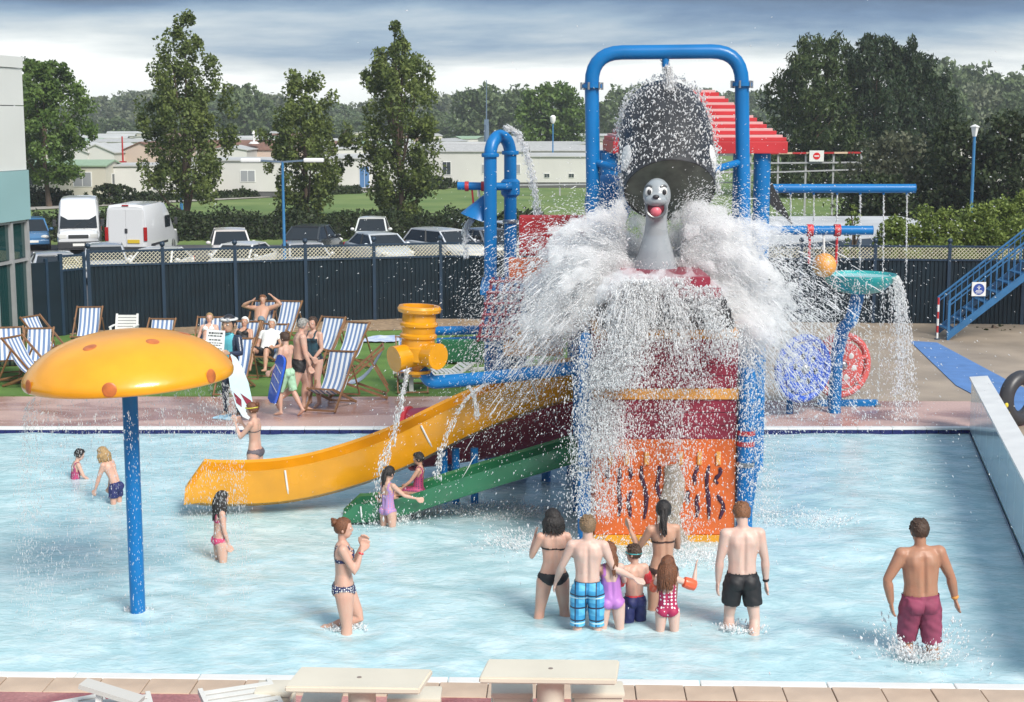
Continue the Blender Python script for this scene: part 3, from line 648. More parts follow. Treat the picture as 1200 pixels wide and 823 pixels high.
caravan('cream caravan with pale green gabled roof behind the low hedge', cloc(78, 106), R_(-4), 6.6, 3.4, 2.4, 'cream', 'green', W(-2.1, gm=m_glass) + W(1.7, w_=1.3, h_=1.0, gm=m_glassb), ((0, 1, .8, 1.5, m_glass),))
caravan('long white caravan with blank grey side wall and two narrow windows', cloc(178, 108), R_(14), 8.0, 3.4, 2.35, 'white', 'white', W(.3, w_=.65, h_=1.2, z=1.3) + W(2.3, w_=.95, h_=1.0, gm=m_glassb), ((0, 1, .8, 1.5, m_glassb),), pitch=.15)
caravan('white caravan with a bright double window behind the ragged tree', cloc(290, 112), R_(-3), 9.5, 3.4, 2.6, 'white', 'white', W(-3.4, .4, 3.2, gm=m_glassb), pitch=.18)
caravan('pale caravan with blue door half hidden between two poplars', cloc(415, 122), R_(2), 7.5, 3.2, 2.5, 'white', 'white', W(.9, w_=.8, h_=1.7, z=1.1, gm=mat('blue door', (.08, .18, .36), .4)) + W(-2), pitch=.3)
caravan('pale grey roofed caravan with dark shuttered windows beside the blue arch', cloc(548, 128), R_(-2), 10, 3.4, 2.9, 'white', 'grey', W(-3.9, -1.6, w_=.7, h_=1.1, z=1.6) + W(1.7, 4, w_=.9, h_=.8, gm=m_glassb), pitch=.55)
caravan('long low white roofed caravan with small dark vents behind the gantry', cloc(655, 128), R_(-1), 14, 3.4, 2.5, 'white', 'white', W(-5, -3, -1, 1, 3, 5, w_=.45, h_=.4, z=1.0), pitch=.25)
caravan('pinkish caravan with brown pitched roof behind the tallest poplar', cloc(188, 132), R_(80), 8, 3.4, 2.9, 'pink', 'brown', (), ((0, .9, .8, 1.6, m_glass),), pitch=.75)
caravan('brown roofed chalet behind the ragged tree', cloc(275, 150), R_(0), 10, 4, 2.6, 'pink', 'brown', W(-2, 2), pitch=.9)
caravan('first white gabled caravan end behind the green roofed caravan', cloc(104, 130), R_(84), 8, 3.0, 2.8, 'white', 'white', (), ((0, .8, .8, 1.5, m_glass),), pitch=.7)
caravan('second white gabled caravan end next to the red mast', cloc(134, 130), R_(84), 8, 3.0, 2.8, 'white', 'white', (), ((0, .8, .8, 1.5, m_glass),), pitch=.7)
caravan('pale caravan roof behind the conifers and dark shrub', cloc(1130, 128), R_(5), 12, 3.6, 3.4, 'white', 'white', W(-3, 0, 3), pitch=.5)
caravan('grey roofed caravan seen to the right of the round tree', cloc(640, 146), R_(1), 13, 3.6, 2.6, 'grey', 'grey', W(-4, 0, 4), pitch=.5)
r3 = random.Random(9); first = {}
for row, (Y_, n, x0, x1) in enumerate(((150, 8, 50, 560), (172, 9, 70, 720), (200, 10, 60, 800), (232, 11, 90, 860), (270, 11, 60, 1180), (315, 11, 100, 1190))):
    for i in range(n):
        px = x0 + (x1 - x0) * (i + r3.uniform(.15, .85)) / n; kind = r3.choice([('white', 'white'), ('cream', 'white'), ('grey', 'white'), ('white', 'grey'), ('cream', 'grey'), ('pink', 'brown'), ('white', 'green')])
        rz = r3.choice([0, .12, .5, -.55, .9, 1.3, 1.57, -1.1]); loc = cloc(px, Y_ + r3.uniform(-5, 5)); lab = f'distant {kind[0]} caravan with {kind[1]} roof in the holiday park rows'; gp = f'far {kind[0]} caravans with {kind[1]} roofs'
        if kind not in first:
            first[kind] = caravan(lab, loc, rz, 9, 3.4, 2.7, kind[0], kind[1], W(-3.4, -1, 2.2), ((0, 1, .8, 1.5, m_glass),), gp)
        else:
            c = copy_tree(first[kind]); c.location = loc; c.rotation_euler.z = rz
# ------------------------------------------------------------------ vehicles
m_tyre = mat('tyre rubber', (.02, .02, .02), .8); m_rim = mat('wheel alloy', (.45, .45, .46), .35, metal=.8); m_carglass = mat('car glass', (.015, .02, .025), .05, spec=.35)
m_trim = mat('black bumper plastic', (.03, .032, .035), .6); m_lampred = mat('red lamp lens', (.35, .01, .01), .15); m_lampw = mat('clear lamp lens', (.65, .65, .62), .1); m_plateY = mat('yellow plate', (.62, .44, .03), .4); m_plateW = mat('white plate', (.75, .75, .72), .4)
def wheels(t, xs, y, r):
    for sx in (-1, 1):
        for yy in xs:
            o = MB().lathe([(r * .62, 0), (r * .95, 0), (r, .04), (r, .16), (r * .95, .2), (r * .62, .2)], (0, 0, 0), 20, (1, 0, 0)).build('wheel', m_tyre, t, smooth=True, local=True); o.location = (sx * y - (.2 if sx > 0 else 0), yy, r)
            MB().lathe([(r * .62, .02), (r * .5, .05), (.05, .05), (.05, .15), (r * .5, .15), (r * .62, .18)], (0, 0, 0), 16, (1, 0, 0)).build('rim', m_rim, o, smooth=True, local=True)
def paint(c): return mat('car paint %.2f %.2f %.2f' % c, c, .25, coat=.7, spec=.5)
def car(label, loc, rz, col, Lc=4.1, Wc=1.72, Hc=1.45, style='hatch', group=None):
    """front faces local -Y"""
    t = thing('parked_car', label, 'car', loc, rz, group); pm = paint(col)
    hw = Wc / 2; f = -Lc / 2; b = Lc / 2; hb = .82
    st = [(f, .35, .62, .70), (f + .12, .28, .70, .86), (f + .55, .22, .80, .97), (f + 1.1, .2, .90, 1.0), (0, .2, hb + .1, 1.0), (b - .75, .2, .95, 1.0), (b - .2, .26, .93, .96), (b, .4, .82, .84)]
    rings = []
    for y, z0, z1, wf in st:
        ww = hw * wf; rings.append([(-ww * .92, y, z0), (ww * .92, y, z0), (ww, y, z0 + .14), (ww, y, (z0 + z1) / 2), (ww * .96, y, z1 - .08), (ww * .86, y, z1), (-ww * .86, y, z1), (-ww * .96, y, z1 - .08), (-ww, y, (z0 + z1) / 2), (-ww, y, z0 + .14)])
    MB().loft(rings).build('body', pm, t, smooth=35, local=True)
    tail = {'hatch': (b - .95, b - .18), 'saloon': (b - 1.35, b - .7), 'estate': (b - .5, b - .1)}[style]
    ca, cb_, rf0, rf1 = f + 1.0, tail[1], f + 1.75, tail[0]     # base front/back, roof front/back
    bw, rw = hw * .92, hw * .74; zb = .88; zr = Hc - .06
    q = lambda y, x, z: (x, y, z)
    # cabin core in glass, split in panes
    A = [q(ca, -bw, zb), q(ca, bw, zb), q(cb_, bw, zb + .05), q(cb_, -bw, zb + .05), q(rf0, -rw, zr), q(rf0, rw, zr), q(rf1, rw, zr), q(rf1, -rw, zr)]
    MB().add([A[0], A[1], A[5], A[4]], [(0, 1, 2, 3)]).build('windscreen', m_carglass, t, fix=False, local=True)
    MB().add([A[3], A[2], A[6], A[7]], [(1, 0, 3, 2)]).build('rear_window', m_carglass, t, fix=False, local=True)
    for s in (0, 1):
        Q = [Vector(A[1]), Vector(A[2]), Vector(A[6]), Vector(A[5])] if s == 0 else [Vector(A[0]), Vector(A[3]), Vector(A[7]), Vector(A[4])]
        for u0, u1 in ((0.0, .46), (.5, 1.)):
            L2 = lambda u, v: (Q[0] * (1 - u) + Q[1] * u) * (1 - v) + (Q[3] * (1 - u) + Q[2] * u) * v
            MB().add([L2(u0, 0), L2(u1, 0), L2(u1, 1), L2(u0, 1)], [(0, 1, 2, 3)]).build('side_window', m_carglass, t, fix=False, local=True)
        L2 = lambda u, v: (Q[0] * (1 - u) + Q[1] * u) * (1 - v) + (Q[3] * (1 - u) + Q[2] * u) * v
        sx = 1 if s == 0 else -1
        for u in (0.0, .48, 1.): MB().bar(L2(u, -.02) , L2(u, 1), .07, .05).build('pillar', pm if u != .48 else m_trim, t, local=True)
        o = MB().ball((sx * (hw + .1), ca + .3, zb + .08), (.11, .06, .08), 10, 6).build('mirror', pm, t, smooth=True, local=True)
    n = 7; rings = []
    for i in range(n):
        u = i / (n - 1); y = rf0 - .06 + (rf1 - rf0 + .12) * u; zc = Hc - .05 + .06 * math.sin(math.pi * (.15 + .7 * u))
        rings.append([(-rw - .02, y, zr - .03), (-rw - .01, y, zr + .02), (-rw * .7, y, zc), (0, y, zc + .015), (rw * .7, y, zc), (rw + .01, y, zr + .02), (rw + .02, y, zr - .03)])
    MB().loft(rings).build('roof', pm, t, smooth=35, local=True)
    MB().box((0, f - .01, .42), (Wc * .9, .16, .22), bev=.05).build('bumper', pm, t, local=True); MB().box((0, b + .01, .48), (Wc * .92, .16, .24), bev=.05).build('bumper', pm, t, local=True)
    for sx in (-1, 1):
        MB().ball((sx * hw * .66, f + .1, .66), (.2, .12, .1), 10, 6).build('headlight', m_lampw, t, smooth=True, local=True)
        MB().box((sx * hw * .78, b - .04, .78), (.22, .1, .2), bev=.03).build('taillight', m_lampred, t, local=True)
    MB().box((0, f - .1, .46), (.52, .02, .11)).build('number_plate', m_plateW, t, local=True); MB().box((0, b + .1, .5), (.52, .02, .11)).build('number_plate', m_plateY, t, local=True)
    wheels(t, (f + .75, b - .75), hw, .31)
    return t
def ploc(px, Y_): p = at(px, 280, Y_); return (p.x, Y_, -.985)
SIL, WHT, BLK, BLU, RED = (.38, .40, .43), (.64, .65, .65), (.03, .035, .04), (.05, .16, .32), (.45, .06, .05)
car('white car with a red reflection tinted into its paint seen over the fence right of the white van', ploc(270, 68), R_(12), (.66, .62, .60), 4.3, 1.75, 1.5, 'hatch')  # body colour warmed to stand for a red reflection
car('white car bonnet peeping over the fence beside the reflection tinted car', ploc(283, 61.5), R_(-14), WHT, 4.3, 1.75, 1.42, 'saloon')
car('black hatchback behind the double headed lamp post', ploc(368, 71), R_(168), BLK, 4.0, 1.75, 1.52, 'hatch')
car('pale silver car parked in front of the black hatchback', ploc(356, 62), R_(20), SIL, 4.2, 1.75, 1.40, 'saloon')
car('white hatchback parked behind the silver saloon', ploc(436, 76), R_(2), (.62, .64, .62), 3.7, 1.65, 1.52, 'hatch')
car('silver blue saloon facing the fence with open view of its windscreen', ploc(444, 67), R_(28), (.52, .56, .60), 4.4, 1.76, 1.42, 'saloon')
car('silver estate car parked sideways near the tall poplar', ploc(522, 68.5), R_(38), (.50, .52, .55), 4.4, 1.76, 1.47, 'estate')
car('dark grey saloon under the hanging blue funnel', ploc(572, 69), R_(30), (.10, .11, .13), 4.3, 1.75, 1.46, 'saloon')
car('white car parked behind the blue arch pipes', ploc(604, 72), R_(25), WHT, 4.3, 1.75, 1.55, 'hatch')
car('white car parked behind the red panel of the play tower', ploc(655, 74), R_(10), WHT, 4.3, 1.75, 1.5, 'hatch')
car('silver car roof peeping over the fence in front of the minibus', ploc(122, 60.5), R_(15), (.36, .38, .41), 4.2, 1.74, 1.44, 'hatch')
car('white car roof peeping over the fence in front of the white van', ploc(186, 59.5), R_(-5), WHT, 4.2, 1.74, 1.38, 'saloon')
car('silver car at the end of the row behind the gate', ploc(62, 58.5), R_(22), SIL, 4.2, 1.74, 1.28, 'saloon')
car('blue car half hidden by the corner of the building', ploc(36, 76), R_(20), BLU, 4.1, 1.72, 1.5, 'hatch')
m_vanw = paint((.64, .65, .66))
def van(name, label, loc, rz, minibus):
    t = thing(name, label, 'van', loc, rz); Wv, Lv, Hv = 1.92, 5.0, 2.5; hw = Wv / 2; f, b = -Lv / 2, Lv / 2
    if minibus: Hv = 2.62
    st = [(f, .45, .95, .92), (f + .15, .3, 1.08, .98), (f + .75, .25, 1.22, 1.), (f + 1.35, .25, Hv - .28, 1.), (f + 1.7, .25, Hv - .06, 1.), (f + 2.3, .25, Hv, 1.), (b - .12, .25, Hv - .02, 1.), (b, .32, Hv - .12, .97)]
    rings = []
    for y, z0, z1, wf in st:
        ww = hw * wf; tz_ = z1 - .05; tap = .88 if z1 > 1.5 else .93
        rings.append([(-ww, y, z0), (ww, y, z0), (ww, y, z0 + .4), (ww, y, min(1.15, tz_ - .1)), (ww * (tap + .03), y, z1 - .22), (ww * (tap - .06), y, z1 - .05), (ww * .5, y, z1), (-ww * .5, y, z1), (-ww * (tap - .06), y, z1 - .05), (-ww * (tap + .03), y, z1 - .22), (-ww, y, min(1.15, tz_ - .1)), (-ww, y, z0 + .4)])
    MB().loft(rings).build('body', m_vanw, t, smooth=30, local=True)
    ws = MB().add([(-hw * .88, f + .72, 1.27), (hw * .88, f + .72, 1.27), (hw * .82, f + 1.22, 2.0), (-hw * .82, f + 1.22, 2.0)], [(0, 1, 2, 3)]).build('windscreen', m_carglass, t, fix=False, local=True)
    for k in (-1, 1): MB().bar((k * .25, f + .68, 1.27), (k * .25 + .35, f + .86, 1.52), .02).build('wiper', m_trim, ws, local=True)
    MB().box((0, f - .02, .52), (Wv * .98, .2, .34), bev=.05).build('bumper', m_trim, t, local=True)
    MB().box((0, f + .02, .92), (.9, .1, .16), bev=.02).build('grille', m_trim, t, local=True); MB().box((0, f - .13, .55), (.52, .02, .12)).build('number_plate', m_plateW, t, local=True)
    for sx in (-1, 1):
        MB().box((sx * hw * .73, f + .06, .93), (.36, .14, .24), bev=.05).build('headlight', m_lampw, t, local=True)
        o = MB().box((sx * (hw + .13), f + .85, 1.5), (.16, .09, .34), bev=.03).build('mirror', m_trim, t, local=True); MB().bar((sx * hw, f + .9, 1.4), (sx * (hw + .1), f + .87, 1.45), .04).build('arm', m_trim, o, local=True)
        MB().box((sx * hw, f + 1.75, 1.55), (.02, .8, .55), bev=.008).build('side_window', m_carglass, t, local=True)
        if minibus:
            for k in range(3): MB().box((sx * (hw - .012), f + 2.7 + k * .85, 1.6), (.03, .76, .52), bev=.008).build('side_window', m_carglass, t, local=True)
        else:
            MB().box((sx * (hw + .004), .6, .62), (.02, 2.6, .1)).build('rub_strip', m_trim, t, local=True)
        MB().box((sx * hw * .93, b + .0, 1.15), (.15, .1, .62), bev=.02).build('taillight', m_lampred, t, local=True)
        d = MB().box((sx * hw * .42, b + .01, 1.4), (hw * .82, .03, 1.75), bev=.01).build('rear_door', m_vanw, t, local=True)
        if sx > 0: MB().box((-.02, b + .04, 1.3), (.12, .04, .2), bev=.01).build('handle', m_trim, d, local=True)
    MB().box((0, b + .03, .46), (Wv, .16, .24), bev=.04).build('bumper', m_trim, t, local=True); MB().box((-.35, b + .05, .82), (.55, .03, .16)).build('number_plate', m_plateY, t, local=True)
    if not minibus: MB().box((0, b + .0, Hv - .06), (.3, .06, .06)).build('brake_light', m_lampred, t, local=True)
    wheels(t, (f + .9, b - 1.0), hw, .34)
van('minibus', 'white high roof minibus facing the fence beside the hedge', ploc(94, 73.5), R_(14), True)
van('panel_van', 'white panel van parked rear first with yellow number plate', ploc(168, 72), R_(176), False)
# ------------------------------------------------------------------ lamp posts, masts, barrier
m_lampblue = mat('blue lamp post paint', (.035, .17, .36), .4, var=.1); m_mast = mat('grey blue mast', (.12, .17, .24), .5); m_lens = mat('milky lamp lens', (.8, .8, .78), .3)
def post_lamp(label, px, top, Y_, z=-1):
    tp = at(px, top, Y_); t = thing('street_lamp', label, 'lamp post', (tp.x, Y_, z)); h = tp.z
    MB().lathe([(.1, 0), (.1, .6), (.06, .7), (.05, h - z)], (tp.x, Y_, z), 12).build('pole', m_lampblue, t, smooth=True)
    return t, tp
t, tp = post_lamp('blue lamp post with two flat white lamp heads above the fence', 331, 190, 60)
for s in (-1, 1):
    MB().bar(tp, tp + Vector((s * .85, 0, .06)), .07).build('arm', m_mast, t)
    MB().box(tp + Vector((s * 1.22, -.02, .07)), (.78, .3, .16), bev=.05).build('lamp_head', m_lens, t)
t, tp = post_lamp('blue post with white square lantern in front of dark shrubs', 1142, 160, 52)
MB().lathe([(.07, 0), (.13, .3), (.13, .31), (.02, .40)], tp, 4).build('lantern', m_lens, t)
MB().lathe([(.16, 0), (.16, .03), (.02, .1)], tp + Vector((0, 0, .3)), 4).build('cap', m_white, t)
t, tp = post_lamp('thin pale lamp post with small head beside the round tree', 648, 145, 130, -.25)
MB().lathe([(.08, 0), (.22, .2), (.25, .55), (.1, .7)], tp, 10).build('lantern', m_lens, t, smooth=True)
t, tp = post_lamp('short dark blue post standing beside the tallest poplar trunk', 211, 190, 92, -.3)
MB().lathe([(.12, 0), (.14, .2), (.03, .35)], tp, 10).build('cap', m_mast, t, smooth=True)
tp = at(570, 94, 170); t = thing('mast', 'tall thin dark mast rising above the caravans', 'mast', (tp.x, 170, -.25)); MB().lathe([(.3, 0), (.28, 9.0 - 4), (.08, 5.2), (.04, tp.z + .25)], (tp.x, 170, -.25), 10).build('pole', m_mast, t); MB().box((tp.x, 170, 5), (.5, .5, .6)).build('bracket', m_mast, t)
tp = at(143, 160, 118); t = thing('mast', 'slim red mast among the white gabled caravans', 'mast', (tp.x, 118, -.25)); MB().lathe([(.09, 0), (.06, tp.z + .25)], (tp.x, 118, -.25), 8).build('pole', m_red, t); MB().box((tp.x, 118, 1.9), (.45, .45, .5)).build('box', m_red, t)
tp = at(280, 158, 140); t = thing('vent_pipe', 'white chimney pipe above the brown roofed chalet', 'pipe', (tp.x, 148, 3.2)); MB().lathe([(.1, 0), (.1, tp.z - 3.0), (.2, tp.z - 3), (.05, tp.z - 2.7)], (tp.x, 148, 3.0), 10).build('pipe', m_white, t); MB().lathe([(.5, 0), (.3, .2)], (tp.x, 148, 3.0), 10).build('flashing', m_white, t)
a, b = at(880, 180, 88), at(1010, 179, 88); br = thing('height_barrier', 'red and white striped height barrier rail beyond the play tower', 'barrier', (a.x, 88, -.3))
for i in range(8): MB().bar(a + (b - a) * (i / 8), a + (b - a) * ((i + .96) / 8), .16, .1).build('band', m_red if i % 2 else mat('pale orange', (.62, .45, .32), .5), br)
MB().bar(a + Vector((0, .05, -.55)), b + Vector((0, .05, -.55)), .3, .08).build('guard_rail', m_alu, br); MB().bar(a + Vector((0, .05, -1.1)), b + Vector((0, .05, -.95)), .12, .08).build('lower_rail', m_alu, br)
for i in range(5): p = a + (b - a) * (i / 4); MB().bar(Vector((p.x, 88.1, -.4)), Vector((p.x, 88.1, p.z)), .1).build('post', m_alu, br)
c = at(957, 183, 87.8); sg = thing('no_entry_sign', 'white square sign with red no entry disc hung on the barrier', 'sign', c)
MB().box(c, (.82, .03, .62), bev=0).build('board', m_white, sg); MB().lathe([(.2, 0), (.2, .01)], (c.x, c.y - .016, c.z), 24, (0, -1, 0)).build('disc', mat('sign red', (.62, .02, .02), .4), sg); MB().box((c.x, c.y - .03, c.z), (.27, .006, .07)).build('bar', m_white, sg)
# long grey crash barrier beyond the arch
a, b = at(560, 205, 112), at(900, 192, 118); cbv = thing('crash_barrier', 'long grey metal crash barrier along the grass beyond the arch', 'barrier', (a.x, a.y, -.25))
MB().bar((a.x, a.y, .55), (b.x, b.y, .55), .32, .08).build('rail', m_alu, cbv)
for i in range(12): p = a + (b - a) * (i / 11); MB().bar((p.x, p.y + .1, -.3), (p.x, p.y + .1, .6), .12).build('post', m_alu, cbv)
# flat pale roofed outbuilding behind the fence
ob = thing('outbuilding', 'low outbuilding with flat pale felt roof and dark fascia behind the fence', 'building', (9, 47, -1))
RZ = .95
R4 = [at(872, 262, 47), at(1132, 235, 52), at(1122, 240, 58), at(900, 244, 60)]
def zr(p, Y_):
    return Vector((p.x, Y_, 0))
Q = [Vector((6.6, 45.6, 0)), Vector((15.3, 52.6, 0)), Vector((15.0, 60, 0)), Vector((7.0, 60, 0))]
MB().prism([q + Vector((0, 0, -1)) for q in Q], (0, 0, 2.3)).build('wall', mat('dark stained board', (.035, .05, .07), .7, var=.2), ob)
cc = sum(Q, Vector()) / 4
MB().prism([cc + (q - cc) * 1.05 + Vector((0, 0, 1.302)) for q in Q], (0, 0, .22)).build('fascia', mat('dark blue fascia', (.04, .06, .09), .6), ob)
MB().prism([cc + (q - cc) * 1.045 + Vector((0, 0, 1.523)) for q in Q], (0, 0, .03)).build('roof', mat('pale roof felt', (.44, .45, .46), .8, var=.15, vs_=.5), ob)
# ------------------------------------------------------------------ water play structures
m_blue = mat('blue pipe gelcoat', (.003, .145, .40), .34, var=.08, vs_=2, coat=.05, spec=.35); m_yel = mat('yellow gelcoat', (.66, .285, .006), .26, var=.12, vs_=2.2, coat=.4, spec=.5)
m_mush = mat('mushroom yellow gelcoat', (.76, .325, .004), .33, var=.08, vs_=2.5, coat=.4, bump=.08, bs=14)
m_org = mat('orange panel', (.62, .12, .018), .4, var=.12, vs_=2); m_orgl = mat('pale orange beam', (.68, .31, .07), .45, var=.1, vs_=3); m_mar = mat('maroon board', (.23, .018, .04), .4, var=.2, vs_=3)
m_purp = mat('dark purple bamboo', (.045, .008, .03), .5, var=.2, vs_=8); m_grn = mat('green gelcoat', (.02, .145, .06), .25, var=.15, vs_=2, coat=.5); m_redr = mat('red roof board', (.48, .028, .035), .4, var=.12, vs_=2)
m_blk = mat('black gelcoat', (.024, .025, .028), .42, var=.35, vs_=3, coat=.15, bump=.3, bs=25); m_steel = mat('bolt steel', (.35, .36, .38), .35, metal=.9); m_tealb = mat('teal gelcoat', (.02, .33, .33), .25, var=.08, coat=.4)
m_beige = mat('sandy rock', (.36, .30, .24), .8, var=.2, vs_=5)
# front tower
YF = 19.2
xl, xr = at(697, 560, YF).x, at(862, 560, YF).x; xc = (xl + xr) / 2; HW = (xr - xl) / 2
zof = lambda py: at(780, py, YF).z
tw = thing('play_tower', 'maroon boarded play tower with orange bamboo front and blue corner posts in the pool', 'play tower', (xc, YF + .8, FLOOR))
DEP = 1.7
def hw_at(z):
    z1, z2 = zof(420), zof(322)
    return HW if z < z1 else HW * (.30 + .70 * math.sqrt(max(0, 1 - ((z - z1) / (z2 - z1)) ** 2)))
def slabx(name, z0, z1, m, out=0., hw=None, dep=DEP, parent=tw):
    h = hw if hw else hw_at((z0 + z1) / 2)
    return MB().box((xc, YF + DEP / 2 , (z0 + z1) / 2), (2 * h + 2 * out, dep + 2 * out, z1 - z0), bev=.008).build(name, m, parent)
slabx('base_beam', FLOOR, zof(627), m_yel, .02)
fp = slabx('front_panel', zof(627) + .003, zof(515), m_org, .0)
zb0, zb1 = zof(628), zof(515)
for i, (px, y0, y1, k) in enumerate(((712, 548, 562, 0), (726, 548, 605, 0), (738, 576, 606, 1), (739, 548, 562, 0), (755, 546, 608, 2), (772, 546, 585, -1), (806, 575, 590, 0), (815, 546, 568, 1), (817, 580, 606, 0), (830, 546, 608, 1), (842, 548, 567, -2), (845, 580, 608, 2))):
    A = [at(px + k * 1.6 * math.sin(q * 5.5 + i) + .8 * math.sin(q * 9 + i), y0 + (y1 - y0) * q, YF - .008) for q in (0, .2, .4, .6, .8, 1)]
    MB().tube(A, [.018, .028, .022, .03, .024, .016], 8, ry=[.014] * 6, side=(1, 0, 0)).build('bamboo_strip', m_purp, tw, smooth=True)
for px in (716, 735, 758, 798, 820, 842): p = at(px, 537, YF - .014); MB().box(p, (.06, .03, .17), bev=.008).build('bamboo_cap', m_orgl, tw)
A = [at(787 + 4 * math.sin(q * 7), 545 + 95 * q, YF - .03) for q in (0, .2, .4, .6, .8, 1)]; MB().tube(A, [.09, .13, .15, .14, .17, .2], 10, ry=[.05] * 6, side=(1, 0, 0)).build('rock_column', m_beige, tw, smooth=True)
z = zof(515) + .003; bands = [(zof(468), m_mar), (zof(455), m_orgl), (zof(397), m_mar), (zof(386), m_orgl), (zof(350), m_blk), (zof(324), m_mar)]  # black tier: shadow at the tower top, painted into the board colour
for top, m in bands:
    n = 1 if m is m_orgl else max(1, round((top - z) / .15)); h = (top - z) / n
    for i in range(n): slabx('beam' if m is m_orgl else 'board', z + i * h, z + (i + 1) * h - .006, m, .025 if m is m_orgl else 0)
    z = top
tw_top = z
RP = at(685, 560, YF).x, at(873, 560, YF).x
for i, x in enumerate(RP):
    for yy in (YF - .02, YF + DEP):
        rad = .085 if i == 0 else .105
        p = MB().lathe([(rad, FLOOR), (rad, 2.55 if i == 0 else 2.1), (rad * .8, 2.62 if i == 0 else 2.17), (.01, 2.66 if i == 0 else 2.2)], (x, yy, 0), 18).build('post', m_blue, tw, smooth=True)
        for zc in ((.9,) if i == 0 else (.95, 1.22, 1.36)): MB().lathe([(rad + .012, -.03), (rad + .012, .03)], (x, yy, zc), 18).build('clamp_band', m_redr if zc > 1 else m_steel, p, smooth=True)
# blue scalloped side panel with pale edge
xs_ = at(884, 500, YF + .25).x
prof = [(0, .05), (.04, .4), (.10, .9), (.14, 1.4), (.10, 1.8), (.0, 2.0)]
sp = smooth_path([(xs_ - .02 + a, YF + .25, b) for a, b in prof], 5)
MB().prism([Vector((xs_ - .12, YF + .25, .05))] + sp + [Vector((xs_ - .12, YF + .25, 2.0))], (0, .9, 0)).build('side_panel', m_blue, tw)
MB().tube([p + Vector((0, .95, 0)) for p in sp], .035, 8).build('panel_edge', m_white, tw, smooth=True)
# gantry
YG = 21.4; rg = .098
TL, TR = at(693, 62, YG), at(869, 60, YG); BL, BR = at(701, 590, YG), at(876, 590, YG); BL.z = BR.z = FLOOR
gy = thing('water_gantry', 'tall blue pipe gantry arching over the black tipping bucket', 'pipe frame', (xc, YG, FLOOR))
path = [BL] + corner(BL, TL, TR, .42) + corner(TL, TR, BR, .42) + [BR]
MB().tube(path, rg, 18).build('pipe', m_blue, gy, smooth=True)
for b, t_ in ((BL, TL), (BR, TR)):
    p = t_ + (b - t_).normalized() * .45
    fl = MB().lathe([(rg + .045, -.025), (rg + .045, .025)], p, 20).build('flange', m_blue, gy, smooth=True)
    for k in range(6): a = k * math.pi / 3 + .2; MB().lathe([(.016, -.05), (.016, .05)], p + Vector((math.cos(a) * (rg + .05), math.sin(a) * (rg + .05), 0)), 6).build('bolt', m_steel, fl)
nz = at(780, 64, YG); MB().lathe([(.05, -.17), (.05, 0)], nz, 14).build('nozzle', m_blue, gy, smooth=True)
# tipping bucket, tipped toward the pool
mc = at(785, 224, 20.75); ax = Vector((0, .70, .71)).normalized()
BKL = 1.32
bk_ = thing('tipping_bucket', 'black domed tipping bucket with white side patches tipped over the seal', 'bucket', mc)
prof = [(.60, 0), (.612, .005), (.635, .2), (.655, .5), (.645, .78), (.59, 1.02), (.49, 1.21), (.34, 1.34), (.16, 1.41), (.01, 1.42), (.01, 1.39), (.15, 1.38), (.32, 1.31), (.47, 1.17), (.57, .98), (.62, .7), (.625, .5)]
prof = [(r, q * BKL) for r, q in prof]; MB().lathe(prof + [prof[0]], mc, 40, ax, cap=False).build('shell', m_blk, bk_, smooth=True)
MB().lathe([(.595, .03), (.585, .10), (.55, .14), (.01, .17)], mc, 40, ax).build('inner_lining', mat('mossy inner lining', (.11, .125, .10), .6, var=.35, vs_=5), bk_, smooth=True)
xa, ya, za_ = frame_of(ax)
for s in (-1, 1):
    d = (Vector((s, 0, 0)) - ya * 0 + Vector((0, -.55, 0))).normalized(); d = (d - ax * d.dot(ax)).normalized()
    c = mc + ax * .42 + d * .595; M = Matrix((d.cross(ax).normalized(), ax, d)).transposed()
    MB().ball(c, (.17, .26, .07), 16, 10, M).build('white_patch', m_white, bk_, smooth=True)
    pv = mc + ax * .38 + Vector((s * .6, 0, 0)); e_ = Vector(((BL if s < 0 else BR).x - s * 0.02, YG, pv.z + .1)); e_.x += (TL.x - BL.x) * .8 if s < 0 else (TR.x - BR.x) * .8
    MB().tube([pv, e_], .05, 10).build('pivot_arm', m_blue, bk_, smooth=True)
# seal figure on top
m_seal = mat('grey seal gelcoat', (.29, .32, .34), .28, var=.06, vs_=3, coat=.4); m_sealb = mat('pale seal belly', (.40, .43, .44), .3, var=.05, vs_=3, coat=.4); m_sealdk = mat('dark seal flipper', (.10, .11, .12), .3, coat=.4)
def remesh(mb, name, m, vox, parent, it=3, smooth=True, local=True, dec=1.):
    o = bpy.data.objects.new(name, mb.mesh(name, None)); COL.objects.link(o)
    md = o.modifiers.new('r', 'REMESH'); md.mode = 'VOXEL'; md.voxel_size = vox
    if it: ms = o.modifiers.new('s', 'SMOOTH'); ms.factor = .5; ms.iterations = it
    if dec < 1: dm = o.modifiers.new('d', 'DECIMATE'); dm.ratio = dec
    dg = bpy.context.evaluated_depsgraph_get(); me = bpy.data.meshes.new_from_object(o.evaluated_get(dg))
    COL.objects.unlink(o); bpy.data.objects.remove(o)
    me.materials.clear(); me.materials.append(m); me.shade_smooth() if smooth else None
    o2 = bpy.data.objects.new(name, me); COL.objects.link(o2)
    if parent is not None: o2.parent = parent
    return o2
YS = 20.35
sb = at(768, 330, YS); sh = at(768, 208, YS).z - sb.z      # about 1.35 m
sl_ = thing('seal_statue', 'grey fibreglass seal figure with open pink mouth on the tower top', 'statue', (sb.x, YS, tw_top - .02))
S = sh / 1.36; dz = sb.z - (tw_top - .02)
mb = MB(); up = Vector((0, 0, 1))
pts = [(0, .10, -.25), (0, .08, 0), (0, .03, .2), (0, 0, .42), (0, -.01, .62), (0, -.03, .8), (0, -.06, .95)]
